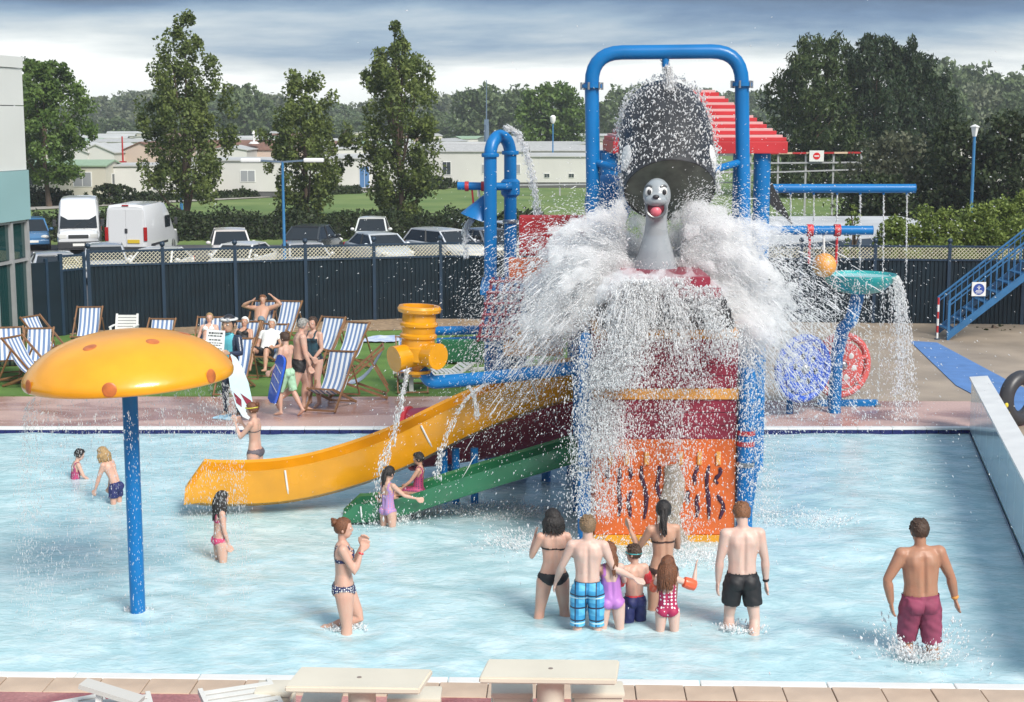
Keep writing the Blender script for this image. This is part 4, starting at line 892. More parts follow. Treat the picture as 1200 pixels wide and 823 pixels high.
mb.tube([Vector(p) * S + Vector((0, 0, dz)) for p in pts], [r * S for r in (.44, .37, .285, .22, .16, .138, .14)], 24, ry=[r * S for r in (.36, .33, .27, .21, .155, .138, .14)], side=(1, 0, 0))
hc = Vector((0, -.05, 1.13)) * S + Vector((0, 0, dz))
mb.ball(hc, (.182 * S, .205 * S, .225 * S), 24, 16)
mb.ball(hc + Vector((-.03, -.17, -.055)) * S, (.15 * S, .13 * S, .085 * S), 20, 12)      # upper muzzle
mb.ball(hc + Vector((-.025, -.12, -.255)) * S, (.115 * S, .105 * S, .055 * S), 20, 12)    # jaw
mb.ball(hc + Vector((-.0, -.0, -.19)) * S, (.148 * S, .15 * S, .16 * S), 20, 12)
bo = remesh(mb, 'body', m_seal, .018, sl_, 4)
loc_ = Vector((0, 0, 0))
def sp_ball(name, c, r, m, M=None): return MB().ball(hc + Vector(c) * S, tuple(q * S for q in r), 16, 10, M).build(name, m, sl_, smooth=True, local=True)
sp_ball('mouth', (-.03, -.165, -.165), (.118, .07, .105), mat('dark red mouth', (.10, .012, .02), .3)); sp_ball('tongue', (-.03, -.19, -.195), (.078, .07, .075), mat('pink tongue', (.62, .14, .18), .35))
MB().tube([hc + Vector((-.03 + .125 * math.sin(a), -.185 - .02 * math.cos(a), -.165 - .11 * math.cos(a))) * S for a in [2 * math.pi * k / 20 for k in range(21)]], .022 * S, 8).build('lips', m_sealdk, sl_, smooth=True, local=True)
for s in (-1, 1):
    sp_ball('eye', (-.025 + s * .095, -.155, .055), (.05, .045, .062), m_white); sp_ball('pupil', (-.02 + s * .098 , -.192, .05), (.028, .018, .038), m_blk)
    MB().tube([hc + Vector((-.025 + s * (.055 + .08 * q), -.175 + .05 * q * q, .115 + .022 * math.sin(math.pi * q))) * S for q in (0, .33, .66, 1)], .014 * S, 8).build('brow', m_sealdk, sl_, smooth=True, local=True)
sp_ball('nose', (-.04, -.295, -.005), (.045, .03, .028), m_blk)
# rear tower with stepped red roof
YR = 24.6
rt = thing('roofed_tower', 'rear play tower with stepped red boarded roof on blue posts', 'play tower', (at(812, 300, YR).x, YR, FLOOR))
xL, xR = at(712, 172, YR).x, at(906, 172, YR).x; xm = (xL + xR) / 2; ze, zt = at(800, 178, YR).z, at(800, 106, YR).z; wR = (xR - xL) / 2
MB().box((xm, YR, ze + .09), (2 * wR, 2 * wR, .18), bev=.01).build('fascia', m_redr, rt)
nt_ = 8
for i in range(nt_):
    q = i / nt_; w0 = wR * (1 - .80 * q) * .985; h = (zt - ze - .18) / nt_
    z0 = ze + .182 + i * h
    MB().box((xm, YR, z0 + h * .3), (2 * w0, 2 * w0, h * .6), bev=.006).build('roof_board', m_redr, rt)
    MB().box((xm, YR, z0 + h * .8 - .002), (2 * w0 - .10, 2 * w0 - .10, h * .4), bev=.004).build('roof_step', mat('pale pink step', (.62, .38, .37), .5), rt)
for px in (714, 892):
    for yy in (YR - 1.1, YR + 1.1):
        x = at(px, 240, YR - 1.1).x; MB().lathe([(.13, FLOOR), (.13, ze)], (x, yy, 0), 16).build('post', m_blue, rt, smooth=True)
MB().box((xm, YR, 1.95), (2 * wR * .95, 2.3, .12)).build('platform', m_blue, rt)
p0, p1 = at(608, 300, 23.3), at(692, 252, 23.3)
MB().box(((p0.x + p1.x) / 2, 23.3, (p0.z + p1.z) / 2), (p1.x - p0.x, .1, p1.z - p0.z), bev=.04).build('red_barrier', m_redr, rt)
p0, p1 = at(596, 330, 23.0), at(692, 302, 23.0)
MB().box(((p0.x + p1.x) / 2, 23.0, (p0.z + p1.z) / 2), (p1.x - p0.x, .12, p1.z - p0.z), bev=.03).build('orange_barrier', m_org, rt)
p0 = at(640, 330, 23.4); MB().box((p0.x + .3, 23.7, p0.z - .1), (2.6, 1.6, .1)).build('side_platform', m_blue, rt)
for px in (600, 690): x = at(px, 400, 23.2).x; MB().lathe([(.1, FLOOR), (.1, p0.z - .05)], (x, 23.2, 0), 14).build('post', m_blue, rt, smooth=True)
for px0, py0, px1, py1, yy, r in ((508, 388, 690, 384, 23.6, .07), (512, 400, 590, 396, 24.2, .05)): MB().tube([at(px0, py0, yy), at(px1, py1, yy)], r, 12).build('rail', m_blue, rt, smooth=True)
for i in range(6):
    a, b = at(560 + i * 8, 400, 22.9), at(578 + i * 8, 325, 22.9); MB().tube([a, b], .025, 6).build('net_rope', m_mar, rt)
    a, b = at(558 + 3 * i, 395 - i * 13, 22.88), at(606 + 2 * i, 395 - i * 13, 22.88); MB().tube([a, b], .025, 6).build('net_rope', m_mar, rt)
pf = [at(905, 214, 23.6), at(908, 222, 23.6), at(921, 246, 23.6), at(929, 263, 23.6), at(918, 253, 23.6), at(905, 241, 23.6), at(892, 230, 23.6), at(884, 216, 23.6)]
MB().prism(pf, (0, .14, 0)).build('tail_fin', m_blk, rt, smooth=True)
pb = at(640, 262, 22.4); MB().ball(at(712, 240, 22.6), (.34, .3, .45), 14, 10).build('blue_hood', m_blue, rt, smooth=True)
# blue arch with hanging funnel
YA = 24.0
ar = thing('arch_pipe', 'blue hooped pipe pouring water beside the red barrier panel', 'pipe', (at(586, 300, YA).x, YA, FLOOR))
a0, a1 = at(574.5, 165, YA), at(598, 165, YA + .5); x0, x1 = a0.x, a1.x
zt_ = at(586, 152, YA).z - .1
pts = [(x0, YA, FLOOR), (x0, YA, zt_ - .30)] + [(x0 + (x1 - x0) * (1 - math.cos(t)) / 2, YA + .5 * (1 - math.cos(t)) / 2, zt_ - .30 + .30 * math.sin(t)) for t in [math.pi * k / 10 for k in range(1, 10)]] + [(x1, YA + .5, zt_ - .3), (x1, YA + .5, FLOOR)]
MB().tube(pts, .1, 16).build('pipe', m_blue, ar, smooth=True)
for x, yy, zc, rr in ((x0, YA, at(575, 182, YA).z, .13), (x1, YA + .5, at(598, 180, YA).z, .13), (x1, YA + .5, at(598, 222, YA).z, .15), (x1, YA + .5, at(598, 262, YA).z, .12)):
    MB().lathe([(rr, -.03), (rr + .01, 0), (rr, .03)] if rr < .14 else [(rr - .04, -.14), (rr, -.1), (rr, .1), (rr - .04, .14)], (x, yy, zc), 16).build('flange', m_blue if rr != .12 else m_steel, ar, smooth=True)
a, b = at(536, 218, YA + .3), at(600, 219, YA + .3); MB().tube([a, b], .062, 12).build('cross_pipe', m_blue, ar, smooth=True)
for px in (547, 566): p = at(px, 218.5, YA + .3); MB().lathe([(.08, -.03), (.08, .03)], p, 14, (1, 0, 0)).build('clamp_band', m_redr, ar, smooth=True)
fc = at(561, 257, YA + .3); fn = thing('hanging_funnel', 'blue conical bucket hanging under the cross pipe', 'bucket', fc)
MB().lathe([(.30, 0), (.29, .02), (.06, .38), (.02, .40)], fc, 20, Vector((.35, 0, 1))).build('cone', m_blue, fn, smooth=True)
for px, m in ((553, m_redr), (561, m_white)): MB().tube([at(px, 221, YA + .3), at(px + 2, 242, YA + .3)], .015, 6).build('hanger', m, fn)
# yellow spinner on blue pipe
YP = 20.6
c = at(490, 400, YP); k = YP * 1.008 / FPX
sp_ = thing('water_spinner', 'yellow ribbed funnel with two side spouts on a bent blue pipe', 'water toy', at(500, 445, YP))
R0 = lambda px: px * k
prof = [(R0(21), R0(-22)), (R0(22), R0(-6)), (R0(20), R0(-5)), (R0(19.5), R0(3)), (R0(22), R0(5)), (R0(22), R0(8)), (R0(19.5), R0(10)), (R0(20), R0(17)), (R0(22.5), R0(19)), (R0(22.5), R0(22)), (R0(20), R0(24)), (R0(19.5), R0(33)), (R0(25), R0(35)), (R0(26), R0(39)), (R0(24), R0(42)), (R0(20), R0(42)), (R0(18), R0(20)), (.01, R0(10))]
MB().lathe(prof, c, 30, (.05, 0, 1)).build('funnel', m_yel, sp_, smooth=True)
for dvec, ln in ((Vector((-.75, -.55, -.12)), 34), (Vector((.72, -.68, -.02)), 34)):
    b0 = c + Vector((0, 0, R0(-14))); e_ = b0 + dvec.normalized() * R0(ln)
    x_ = frame_of(dvec); rr = [R0(15), R0(14.5), R0(15.5), R0(15), R0(13), R0(12)]
    pp = [b0, b0 + (e_ - b0) * .6, e_, e_ + dvec * .0005, e_ - (e_ - b0) * .02, b0 + (e_ - b0) * .4]
    MB().tube(pp, rr, 22).build('spout', m_yel, sp_, smooth=True)
    MB().lathe([(R0(12.5), 0), (R0(12.4), .004)], e_ - (e_ - b0) * .06, 22, dvec).build('spout_bore', mat('dark amber bore', (.32, .13, .008), .4), sp_)
neck = c + Vector((0, 0, R0(-30))); MB().lathe([(R0(8), R0(-12)), (R0(8), R0(8))], neck, 16).build('neck', m_yel, sp_, smooth=True)
MB().lathe([(R0(15), -.02), (R0(15), .02)], neck + Vector((0, 0, R0(-6))), 18).build('flange', m_yel, sp_, smooth=True)
pp = [neck + Vector((0, 0, R0(-5))), at(497, 438, YP), at(506, 447, YP), at(524, 447, YP), at(600, 440, YP), at(684, 430, YP - .2)]
MB().tube(smooth_path(pp, 6), R0(8), 16).build('pipe', m_blue, sp_, smooth=True)
# slides
def trough(t, path, w_, h0, th, m, name='trough', nose=True):
    """open U channel along a path; path gives the centre of its bottom"""
    rings = []; path = [Vector(p) for p in path]
    for i, p in enumerate(path):
        d = (path[min(i + 1, len(path) - 1)] - path[max(i - 1, 0)]).normalized(); s = d.cross(Vector((0, 0, 1))).normalized(); n = s.cross(d)
        oh = [(-1.0, 1), (-1.0, .45), (-.86, .14), (-.5, .0), (0, -.02), (.5, 0), (.86, .14), (1.0, .45), (1.0, 1)]
        h = h0 * min(1, .12 + .3 * i) if nose else h0
        ring = [p + s * (a * w_ / 2) + n * (b * h) for a, b in oh]
        ring += [p + s * (a * (w_ / 2 + .05) + 0) + n * (1.0 * h + .03) for a in (1,)] 
        ring += [p + s * (a * (w_ / 2 + th)) + n * (b * h - th) for a, b in reversed(oh)]
        ring += [p + s * (-(w_ / 2 + .05)) + n * (h + .03)]
        rings.append(ring)
    return MB().loft(rings).build(name, m, t, smooth=40)
YL = 21.0
ys_ = thing('water_slide', 'long yellow open slide sweeping down from the tower into the pool', 'slide', (at(420, 590, YL).x, YL, FLOOR))
P = smooth_path([at(216, 584, YL - .35), at(262, 587, YL - .25), at(330, 584, YL - .1), at(395, 571, YL), at(470, 545, YL + .15), at(560, 502, YL + .3), at(640, 472, YL + .4), at(690, 462, YL + .5)], 7)
trough(ys_, P, .62, .47, .035, m_yel)
for fr_ in (.30, .62, .82):
    i = int(fr_ * len(P)); p = P[i]; d = (P[i + 1] - P[i - 1]).normalized(); s = d.cross(Vector((0, 0, 1))).normalized(); n = s.cross(d)
    MB().tube([p + s * (.31 + .048) * 1 + n * .47, p + s * (.31 + .04) + n * .2, p + s * .27 + n * .03, p + s * .1 - n * .05], .014, 6).build('joint_strip', m_white, ys_)
for px in (520, 534, 556): p = at(px, 535, YL + .3); MB().lathe([(.055, FLOOR), (.055, p.z + .12)], (p.x, YL + .3, 0), 12).build('support', m_blue, ys_, smooth=True)
gs = thing('water_slide', 'small green open slide dipping into the pool below the yellow slide', 'slide', (at(520, 610, 19.6).x, 19.6, FLOOR))
P = smooth_path([at(400, 608, 20.35), at(440, 606, 20.35), at(480, 597, 20.4), at(560, 572, 20.45), at(680, 536, 20.5)], 6)
trough(gs, P, .52, .24, .03, m_grn)
i = 4; p = P[i]; d = (P[i + 1] - P[i - 1]).normalized(); s = d.cross(Vector((0, 0, 1))).normalized(); n = s.cross(d); MB().tube([p + s * .31 + n * .24, p + s * .3 + n * .1, p + s * .2 - n * .02], .01, 6).build('joint_strip', m_white, gs)
rs = thing('tube_slide', 'fat maroon tube slide passing behind the yellow slide', 'slide', (at(580, 590, 22.6).x, 22.6, FLOOR))
P = smooth_path([at(482, 514, 22.7), at(520, 510, 22.6), at(580, 500, 22.5), at(640, 485, 22.5), at(700, 470, 22.5)], 5)
MB().tube(P, .45, 26).build('tube', m_mar, rs, smooth=True); MB().lathe([(.49, -.03), (.49, .03)], P[0], 26, P[1] - P[0]).build('rim', m_redr, rs, smooth=True)
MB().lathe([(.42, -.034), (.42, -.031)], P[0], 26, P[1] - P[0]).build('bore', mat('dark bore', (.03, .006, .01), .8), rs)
for px in (525, 640): p = at(px, 540, 22.6); MB().lathe([(.07, FLOOR), (.07, p.z)], (p.x, 22.6, 0), 12).build('support', m_blue, rs, smooth=True)
# green and ochre panels half lost in the spray left of the tower
gp = thing('climbing_panels', 'green and ochre play panels with blue frame behind the spray', 'play panel', (at(620, 470, 23).x, 23, FLOOR))
for px0, px1, y0, y1, m in ((516, 566, 398, 425, m_grn), (590, 660, 380, 418, m_orgl), (600, 676, 430, 470, m_yel)):
    a, b = at(px0, y1, 22.9), at(px1, y0, 22.9); MB().box(((a.x + b.x) / 2, 22.95, (a.z + b.z) / 2), (b.x - a.x, .08, b.z - a.z), bev=.02).build('panel', m, gp)
for px in (588, 612, 670): p = at(px, 470, 23); MB().lathe([(.07, FLOOR), (.07, 2.6)], (p.x, 23.06, 0), 12).build('post', m_blue, gp, smooth=True)
# spray bars on the right
def spray_bar(label, px0, py0, px1, py1, Y_, r, name='spray_bar'):
    a, b = at(px0, py0, Y_), at(px1, py1, Y_); t = thing(name, label, 'pipe', a); MB().tube([a, b], r, 14).build('pipe', m_blue, t, smooth=True)
    MB().lathe([(r + .004, 0), (r + .004, .01)], b, 14, b - a).build('end_cap', m_blue, t); return t, a, b
t, SB0, SB1 = spray_bar('upper blue spray bar dripping six thin jets over the bowl', 890, 221, 1072, 221, 25.6, .075)
for i in range(6): p = SB0 + (SB1 - SB0) * (.2 + .15 * i); MB().lathe([(.02, -.1), (.02, 0)], p, 8).build('nozzle', m_blue, t)
t, b0_, b1_ = spray_bar('lower blue bar carrying red hangers and a yellow ball', 890, 270, 1022, 270, 25.2, .075)
for px in (949, 981):
    p = at(px, 270, 25.2); MB().lathe([(.1, -.05), (.1, .05)], p, 14, (1, 0, 0)).build('red_collar', m_redr, t, smooth=True); MB().tube([p, p + Vector((0, 0, -.55))], .022, 8).build('red_hanger', m_redr, t)
p = at(965, 268, 25.2); q = at(966, 311, 25.2)
yb = thing('hanging_ball', 'yellow perforated water ball hanging from the lower blue bar', 'ball', q); MB().ball(q, .2, 18, 12).build('ball', m_orgl, yb, smooth=True); MB().tube([p, q], .02, 8).build('white_rod', m_white, yb)
c = at(1007, 323, 27); bw_ = thing('water_bowl', 'wide teal bowl on a leaning blue post overflowing with water', 'water bowl', (c.x, 27, 0))
MB().lathe([(.64, 0), (.645, .03), (.62, .03), (.55, -.08), (.38, -.2), (.1, -.27), (.02, -.28), (.02, -.33), (.14, -.33), (.42, -.27), (.6, -.1)] + [(.64, 0)], c, 36, cap=False).build('bowl', m_tealb, bw_, smooth=True)
MB().lathe([(.60, -.03), (.6, -.02)], c, 30).build('water_fill', mat('still water', (.5, .66, .68), .1), bw_)
MB().tube([c + Vector((0, 0, -.3)), c + Vector((-.12, 0, -.8)), at(988, 385, 27.2), at(980, 420, 27.6), Vector((at(978, 470, 27.6).x, 27.6, 0))], .12, 16).build('post', m_blue, bw_, smooth=True)
# spoked wheels
def wheel(label, px, py, Y_, r, m, m2, yaw):
    c = at(px, py, Y_); c.z = max(c.z, r + .1); axn = Vector((math.sin(yaw), -math.cos(yaw), 0)); t = thing('spinning_wheel', label, 'wheel', (c.x, Y_, 0))
    x, y, z_ = frame_of(axn); ring = [c + (x * math.cos(2 * math.pi * k / 36) + y * math.sin(2 * math.pi * k / 36)) * r * .9 for k in range(37)]
    MB().tube(ring, r * .11, 10).build('rim', m, t, smooth=True)
    MB().lathe([(r * .72, -.05), (r * .72, .05)], c, 30, axn).build('disc', m, t)
    for k in range(6):
        a = k * math.pi / 3 + .3; MB().bar(c + (x * math.cos(a) + y * math.sin(a)) * r * .5, c + (x * math.cos(a) + y * math.sin(a)) * r * .88, r * .22, .06).build('spoke', m, t)
        MB().ball(c + (x * math.cos(a + .5) + y * math.sin(a + .5)) * r * .38 + axn * .045, (r * .1, .02, r * .1), 12, 8).build('stud', m2, t, smooth=True)
    MB().ball(c + axn * .05, (.09, .06, .09), 14, 10).build('hub', m_steel, t, smooth=True)
    MB().tube([c - axn * .04, c - axn * .35, Vector((c.x - axn.x * .35, c.y - axn.y * .35, 0))], .06, 10).build('stand', m_blue, t, smooth=True)
wheel('bright blue spoked play wheel on the deck behind the spray', 941, 432, 27.2, .62, mat('ultramarine plastic', (.03, .10, .50), .35), m_blk, R_(28)); wheel('red spoked play wheel half lost in spray beside the blue wheel', 986, 428, 28.2, .62, mat('faded red plastic', (.58, .11, .10), .4), m_white, R_(20))
a, b = g(958, 476), g(1028, 476); bb = thing('deck_rail', 'short low blue rail lying on the deck near the play wheels', 'rail', (a.x, a.y, 0)); MB().box(((a.x + b.x) / 2, a.y, .06), (b.x - a.x, .14, .12), bev=.02).build('bar', m_blue, bb); 
for p in (a, b): MB().box((p.x, p.y, .02), (.1, .22, .04)).build('foot', m_steel, bb)
# water mushroom
mp_ = Vector((-4.14, 16.38, 0)); mu = thing('water_mushroom', 'yellow mushroom umbrella with red spots on a blue pole raining water', 'water mushroom', (mp_.x, mp_.y, FLOOR))
MB().lathe([(.083, FLOOR), (.083, 2.9)], (mp_.x, mp_.y, 0), 20).build('pole', m_blue, mu, smooth=True)
tilt = Matrix.Rotation(R_(-2.6), 4, 'Y'); C0 = Vector((mp_.x, mp_.y, 2.56))
prof = [(.0, .50), (.2, .492), (.45, .455), (.68, .385), (.86, .295), (1.0, .185), (1.08, .095), (1.115, .03), (1.115, -.02), (1.10, -.05), (1.07, -.055), (1.06, -.03), (1.07, .0), (.98, .12), (.84, .24), (.6, .35), (.3, .44), (.0, .46)]
sp_path = smooth_path([Vector((r, 0, h)) for r, h in prof[:11]], 4); pr = [(v.x, v.z) for v in sp_path] + prof[11:]
o = MB().lathe(pr, (0, 0, 0), 64).build('cap', m_mush, mu, smooth=60, local=True); o.location = (0, 0, 2.56 - FLOOR); o.rotation_euler.y = R_(-2.6)
m_spot = mat('brick red spot', (.46, .13, .03), .4, var=.25, vs_=9)
def mspot(az, r, rad):
    hs = np.interp(r, [p[0] for p in prof[:8]], [p[1] for p in prof[:8]]); h2 = np.interp(r + .03, [p[0] for p in prof[:8]], [p[1] for p in prof[:8]])
    sl2 = math.atan2(hs - h2, .03) if r < 1.1 else R_(85)
    d = Vector((math.cos(az), math.sin(az), 0)); nrm = (d * math.sin(sl2) + Vector((0, 0, 1)) * math.cos(sl2)); tx = Vector((-d.y, d.x, 0)); ty = nrm.cross(tx)
    M = Matrix((tx, ty, nrm)).transposed(); s = MB().ball(d * r + Vector((0, 0, hs)), (rad * .9, rad * .9, .010), 20, 8, M).build('spot', m_spot, mu, smooth=True, local=True); s.location = o.location; s.rotation_euler = o.rotation_euler
for az, r, rad in ((-112, .62, .085), (-48, .58, .085), (-142, 1.112, .085), (-86, 1.112, .085), (-27, 1.112, .085), (155, .7, .085), (80, .6, .085), (20, 1.105, .085), (70, 1.105, .085), (130, 1.105, .085), (20, .62, .085)): mspot(R_(az), r, rad)
# inflatable ring leaning on the pool wall
c = at(1196, 458, 26.4); ri = thing('swim_ring', 'black swim ring with yellow marks leaning beside the pool wall', 'swim ring', (c.x, c.y, 0))
pts = [c + Vector((.12 * math.sin(a) * 0 + .30 * math.cos(a), .30 * math.cos(a) * .6, .36 * math.sin(a))) for a in [2 * math.pi * k / 32 for k in range(33)]]
dzr = min(p.z for p in pts) - .13; pts = [p - Vector((0, 0, dzr)) for p in pts]; MB().tube(pts, .13, 14).build('tube', mat('black rubber', (.035, .035, .04), .4), ri, smooth=True)
for k in (17, 19, 21, 23): p = pts[k]; MB().ball(p + Vector((-.03, -.115, .0)), (.035, .02, .05), 10, 6).build('mark', mat('yellow print', (.7, .55, .04), .5), ri, smooth=True)
# ------------------------------------------------------------------ garden furniture
m_wood = mat('varnished beech', (.22, .11, .05), .5, var=.25, vs_=9)
def _stripe(t, tcn):
    s = t.nodes.new('ShaderNodeSeparateXYZ'); t.links.new(tcn.outputs['Object'], s.inputs[0])
    w_ = t.nodes.new('ShaderNodeMath'); w_.operation = 'MULTIPLY'; t.links.new(s.outputs[0], w_.inputs[0]); w_.inputs[1].default_value = 10.2
    a = t.nodes.new('ShaderNodeMath'); a.operation = 'ADD'; t.links.new(w_.outputs[0], a.inputs[0]); a.inputs[1].default_value = 20.25
    f = t.nodes.new('ShaderNodeMath'); f.operation = 'FRACT'; t.links.new(a.outputs[0], f.inputs[0])
    r = t.nodes.new('ShaderNodeValToRGB'); r.color_ramp.interpolation = 'CONSTANT'; t.links.new(f.outputs[0], r.inputs[0]); e = r.color_ramp.elements
    e[0].position = 0; e[0].color = (.075, .14, .30, 1); e[1].position = .5; e[1].color = (.60, .63, .66, 1)
    for p, c in ((.10, (.13, .21, .38, 1)), (.40, (.075, .14, .30, 1)), (.46, (.35, .42, .52, 1))): q = e.new(p); q.color = c
    return r.outputs[0]
m_canvas = pattern('blue striped canvas', _stripe, .85)
def make_deckchair():
    t = thing('deck_chair', 'x', 'deck chair'); w1, w2 = .29, .25
    for s in (-1, 1):
        MB().bar((s * w1, -.52, .02), (s * w1, .56, 1.0), .024, .045).build('back_rail', m_wood, t, local=True)
        MB().bar((s * w2, .62, .02), (s * w2, -.50, .44), .024, .045).build('seat_rail', m_wood, t, local=True)
        MB().bar((s * (w1 + .026), .30, .76), (s * (w1 + .026), .64, .17), .02, .035).build('prop_rail', m_wood, t, local=True)
    for y, z, w_ in ((.55, .985, w1), (-.50, .04, w1), (-.49, .435, w2), (.6, .03, w2), (.62, .16, w1 + .02)): MB().bar((-w_ - .02, y, z), (w_ + .02, y, z), .028).build('cross_bar', m_wood, t, local=True)
    prof = smooth_path([(0, .565, .995), (0, .46, .80), (0, .28, .52), (0, .05, .33), (0, -.2, .31), (0, -.40, .39), (0, -.505, .45)], 4)
    rings = []
    for s in (-1, 1): pass
    V = []; n = len(prof)
    for off in (0, .008):
        for p in prof:
            for x in (-.235, -.12, 0, .12, .235): V.append((x, p.y, p.z - off - .012 * (1 - (x / .235) ** 2)))
    F = [(k * n * 5 + i * 5 + j, k * n * 5 + i * 5 + j + 1, k * n * 5 + (i + 1) * 5 + j + 1, k * n * 5 + (i + 1) * 5 + j) for k in (0, 1) for i in range(n - 1) for j in range(4)]
    MB().add(V, F).build('canvas', m_canvas, t, smooth=60, local=True, fix=False)
    return t
DC = None; CH = {}
GRP = 'blue striped deck chairs on the lawn'
def deckchair(key, px, ytop, rz, label):
    global DC
    c = DC if DC is None else None
    if DC is None: DC = make_deckchair(); c = DC
    else: c = copy_tree(DC)
    T = g(px, ytop, .98); a = R_(rz); c.location = (T.x + math.sin(a) * .5, T.y - math.cos(a) * .5, .012); c.rotation_euler = (0, 0, a); c['label'] = label; c['group'] = GRP
    CH[key] = (Vector(c.location), a); return c
deckchair('c1', 105, 361, 4, 'upright deck chair standing alone by the fence gravel, stripes facing out')
deckchair('c2', 190, 375, -3, 'deck chair behind the mushroom cap, beside the white plastic chair')
deckchair('c3', 46, 386, 8, 'deck chair with mushroom cap covering its lower right corner')
deckchair('c4', 10, 385, 18, 'deck chair nearest the glazed building with seat dipping to the right')
deckchair('c5', 37, 372, 62, 'deck chair turned sideways against the gate')
deckchair('c15', 16, 396, 66, 'deck chair standing sideways in front of the striped pair by the building')
deckchair('c6', 247, 373, 2, 'deck chair under the sunbathing blonde woman')
deckchair('c7', 310, 354, -6, 'deck chair under the man with arms behind his head')
deckchair('c8', 340, 354, -14, 'empty deck chair beside the man with arms behind his head')
deckchair('c9', 290, 378, -10, 'deck chair under the person in a white sun hat')
deckchair('c9b', 322, 381, -12, 'deck chair under the person in a pale cap')
deckchair('c9c', 281, 398, -4, 'deck chair hidden behind the surfer statue')
deckchair('c10', 390, 373, -20, 'empty deck chair next to the woman in the black swimsuit')
deckchair('c11', 418, 379, -22, 'empty deck chair beside the blue towel on the lawn')
deckchair('c12', 399, 413, -16, 'front deck chair at the edge of the wet paving')
deckchair('c14', 446, 407, -84, 'deck chair seen side on with its crossed rails at the paving edge')
deckchair('c13', 481, 396, 6, 'deck chair half hidden by the yellow water spinner')
# blue towel
a = g(428, 402, .02); MB().prism([a, a + Vector((.7, .2, 0)), a + Vector((1.1, 1.3, 0)), a + Vector((.35, 1.2, 0))], (0, 0, .03))
tw_ = thing('beach_towel', 'blue and white towel spread on the lawn behind a deck chair', 'towel', a)
rng = np.random.default_rng(4); V = []; n = 10
for i in range(n):
    for j in range(n): V.append((i * .11 - .3 + .05 * j, j * .12, .015 + .02 * abs(math.sin(i * 1.3 + j * .7)) + .01 * rng.uniform()))
MB().add(V, [(i * n + j, i * n + j + 1, (i + 1) * n + j + 1, (i + 1) * n + j) for i in range(n - 1) for j in range(n - 1)]).build('cloth', mat('pale blue towel', (.30, .38, .60), .95, c2=(.62, .66, .72), vs_=4), tw_, smooth=True, local=True)
# cream plastic picnic tables in front
m_cream = mat('cream plastic', (.65, .60, .49), .42, var=.04, vs_=2)
def picnic(label, corners, ped, seats):
    Q = [g(px, py, .73) for px, py in corners]; c = sum(Q, Vector()) / 4
    t = thing('picnic_table', label, 'table', (c.x, c.y, 0))
    bm = bmesh.new(); vs_ = [bm.verts.new(q + Vector((0, 0, -.055))) for q in Q]; f = bm.faces.new(vs_); r = bmesh.ops.extrude_face_region(bm, geom=[f]); 
    for v in r['geom']:
        if isinstance(v, bmesh.types.BMVert): v.co.z += .055
    bmesh.ops.bevel(bm, geom=bm.edges[:], offset=.012, segments=2, affect='EDGES'); bm.verts.index_update()
    mb = MB(); mb.add([v.co.copy() for v in bm.verts], [tuple(v.index for v in f.verts) for f in bm.faces]); bm.free()
    tp = mb.build('table_top', m_cream, t, smooth=True)
    p = c + (Q[3] - Q[0]) * .0
    MB().lathe([(.30, 0), (.28, .05), (.14, .12), (.115, .3), (.115, .6), (.15, .675)], (p.x + ped, p.y, 0), 22).build('pedestal', m_cream, t, smooth=True)
    MB().lathe([(.02, 0), (.02, .003)], (c.x, c.y, .7305), 10).build('parasol_hole', m_grout, tp)
    for px, py, wd, dp in seats:
        s = g(px, py, .44); so_ = MB().box((s.x, s.y, .415), (wd, dp, .05), bev=.018).build('seat', m_cream, t, smooth=True)
        MB().box((s.x, s.y, .36), (wd * .9, dp * .86, .06), bev=.01).build('seat_apron', m_cream, so_)
        for k in (-1, 1): MB().box((s.x + k * wd * .42, s.y, .17), (.06, dp * .8, .34), bev=.01).build('leg', m_cream, so_)
        MB().bar((s.x, s.y, .12), (p.x + ped, p.y, .12), .09, .07).build('link_arm', m_cream, t)
picnic('cream plastic picnic table beside the white sun loungers', ((352.5, 781), (507, 784), (492, 807), (333, 804.5)), .02, ((377, 816, .34, .32), (486, 811, .46, .3), (322, 803.5, .32, .3)))
picnic('cream plastic picnic table away from the sun loungers', ((572, 772), (726, 773), (722.5, 796), (561, 794)), -.0, ((600, 805, .36, .3), (700, 805, .46, .3)))
# white sun loungers
m_lw = mat('weathered white plastic', (.58, .58, .55), .5, var=.08, vs_=4)
def lounger(name, label, loc, rz, back=28):
    t = thing(name, label, 'sun lounger', loc, rz)
    for s in (-1, 1):
        MB().box((s * .31, -.95, .3), (.05, 1.9, .07), bev=.015).build('side_rail', m_lw, t, local=True)
        for y in (-.25, -1.65): MB().box((s * .31, y, .135), (.05, .09, .27), bev=.012).build('leg', m_lw, t, local=True)
    for i in range(13): MB().box((0, -.75 - i * .09, .325 + .025 * math.sin(i * .45)), (.58, .062, .022), bev=.005).build('slat', m_lw, t, local=True)
    a = R_(back)
    for i in range(8): MB().box((0, -.68 + (i + .2) * .085 * math.cos(a), .33 + (i + .2) * .085 * math.sin(a)), (.58, .062, .022), rx=a, bev=.005).build('back_slat', m_lw, t, local=True)
    for s in (-1, 1): MB().bar((s * .3, -.7, .31), (s * .3, -.7 + .72 * math.cos(a), .31 + .72 * math.sin(a)), .04, .05).build('back_rail', m_lw, t, local=True); MB().bar((s * .28, -.28, .3), (s * .28, -.3, .32 + .36 * math.sin(a)), .03).build('strut', m_lw, t, local=True)
    return t
p = g(275, 806, .42); lounger('sun_lounger', 'white slatted sun lounger closest to the picnic table', (p.x, p.y, 0), R_(24), 10)
p = g(150, 810, .42); lounger('sun_lounger', 'white slatted sun lounger with raised grey armrest', (p.x - .1, p.y - .15, 0), R_(20), 8)
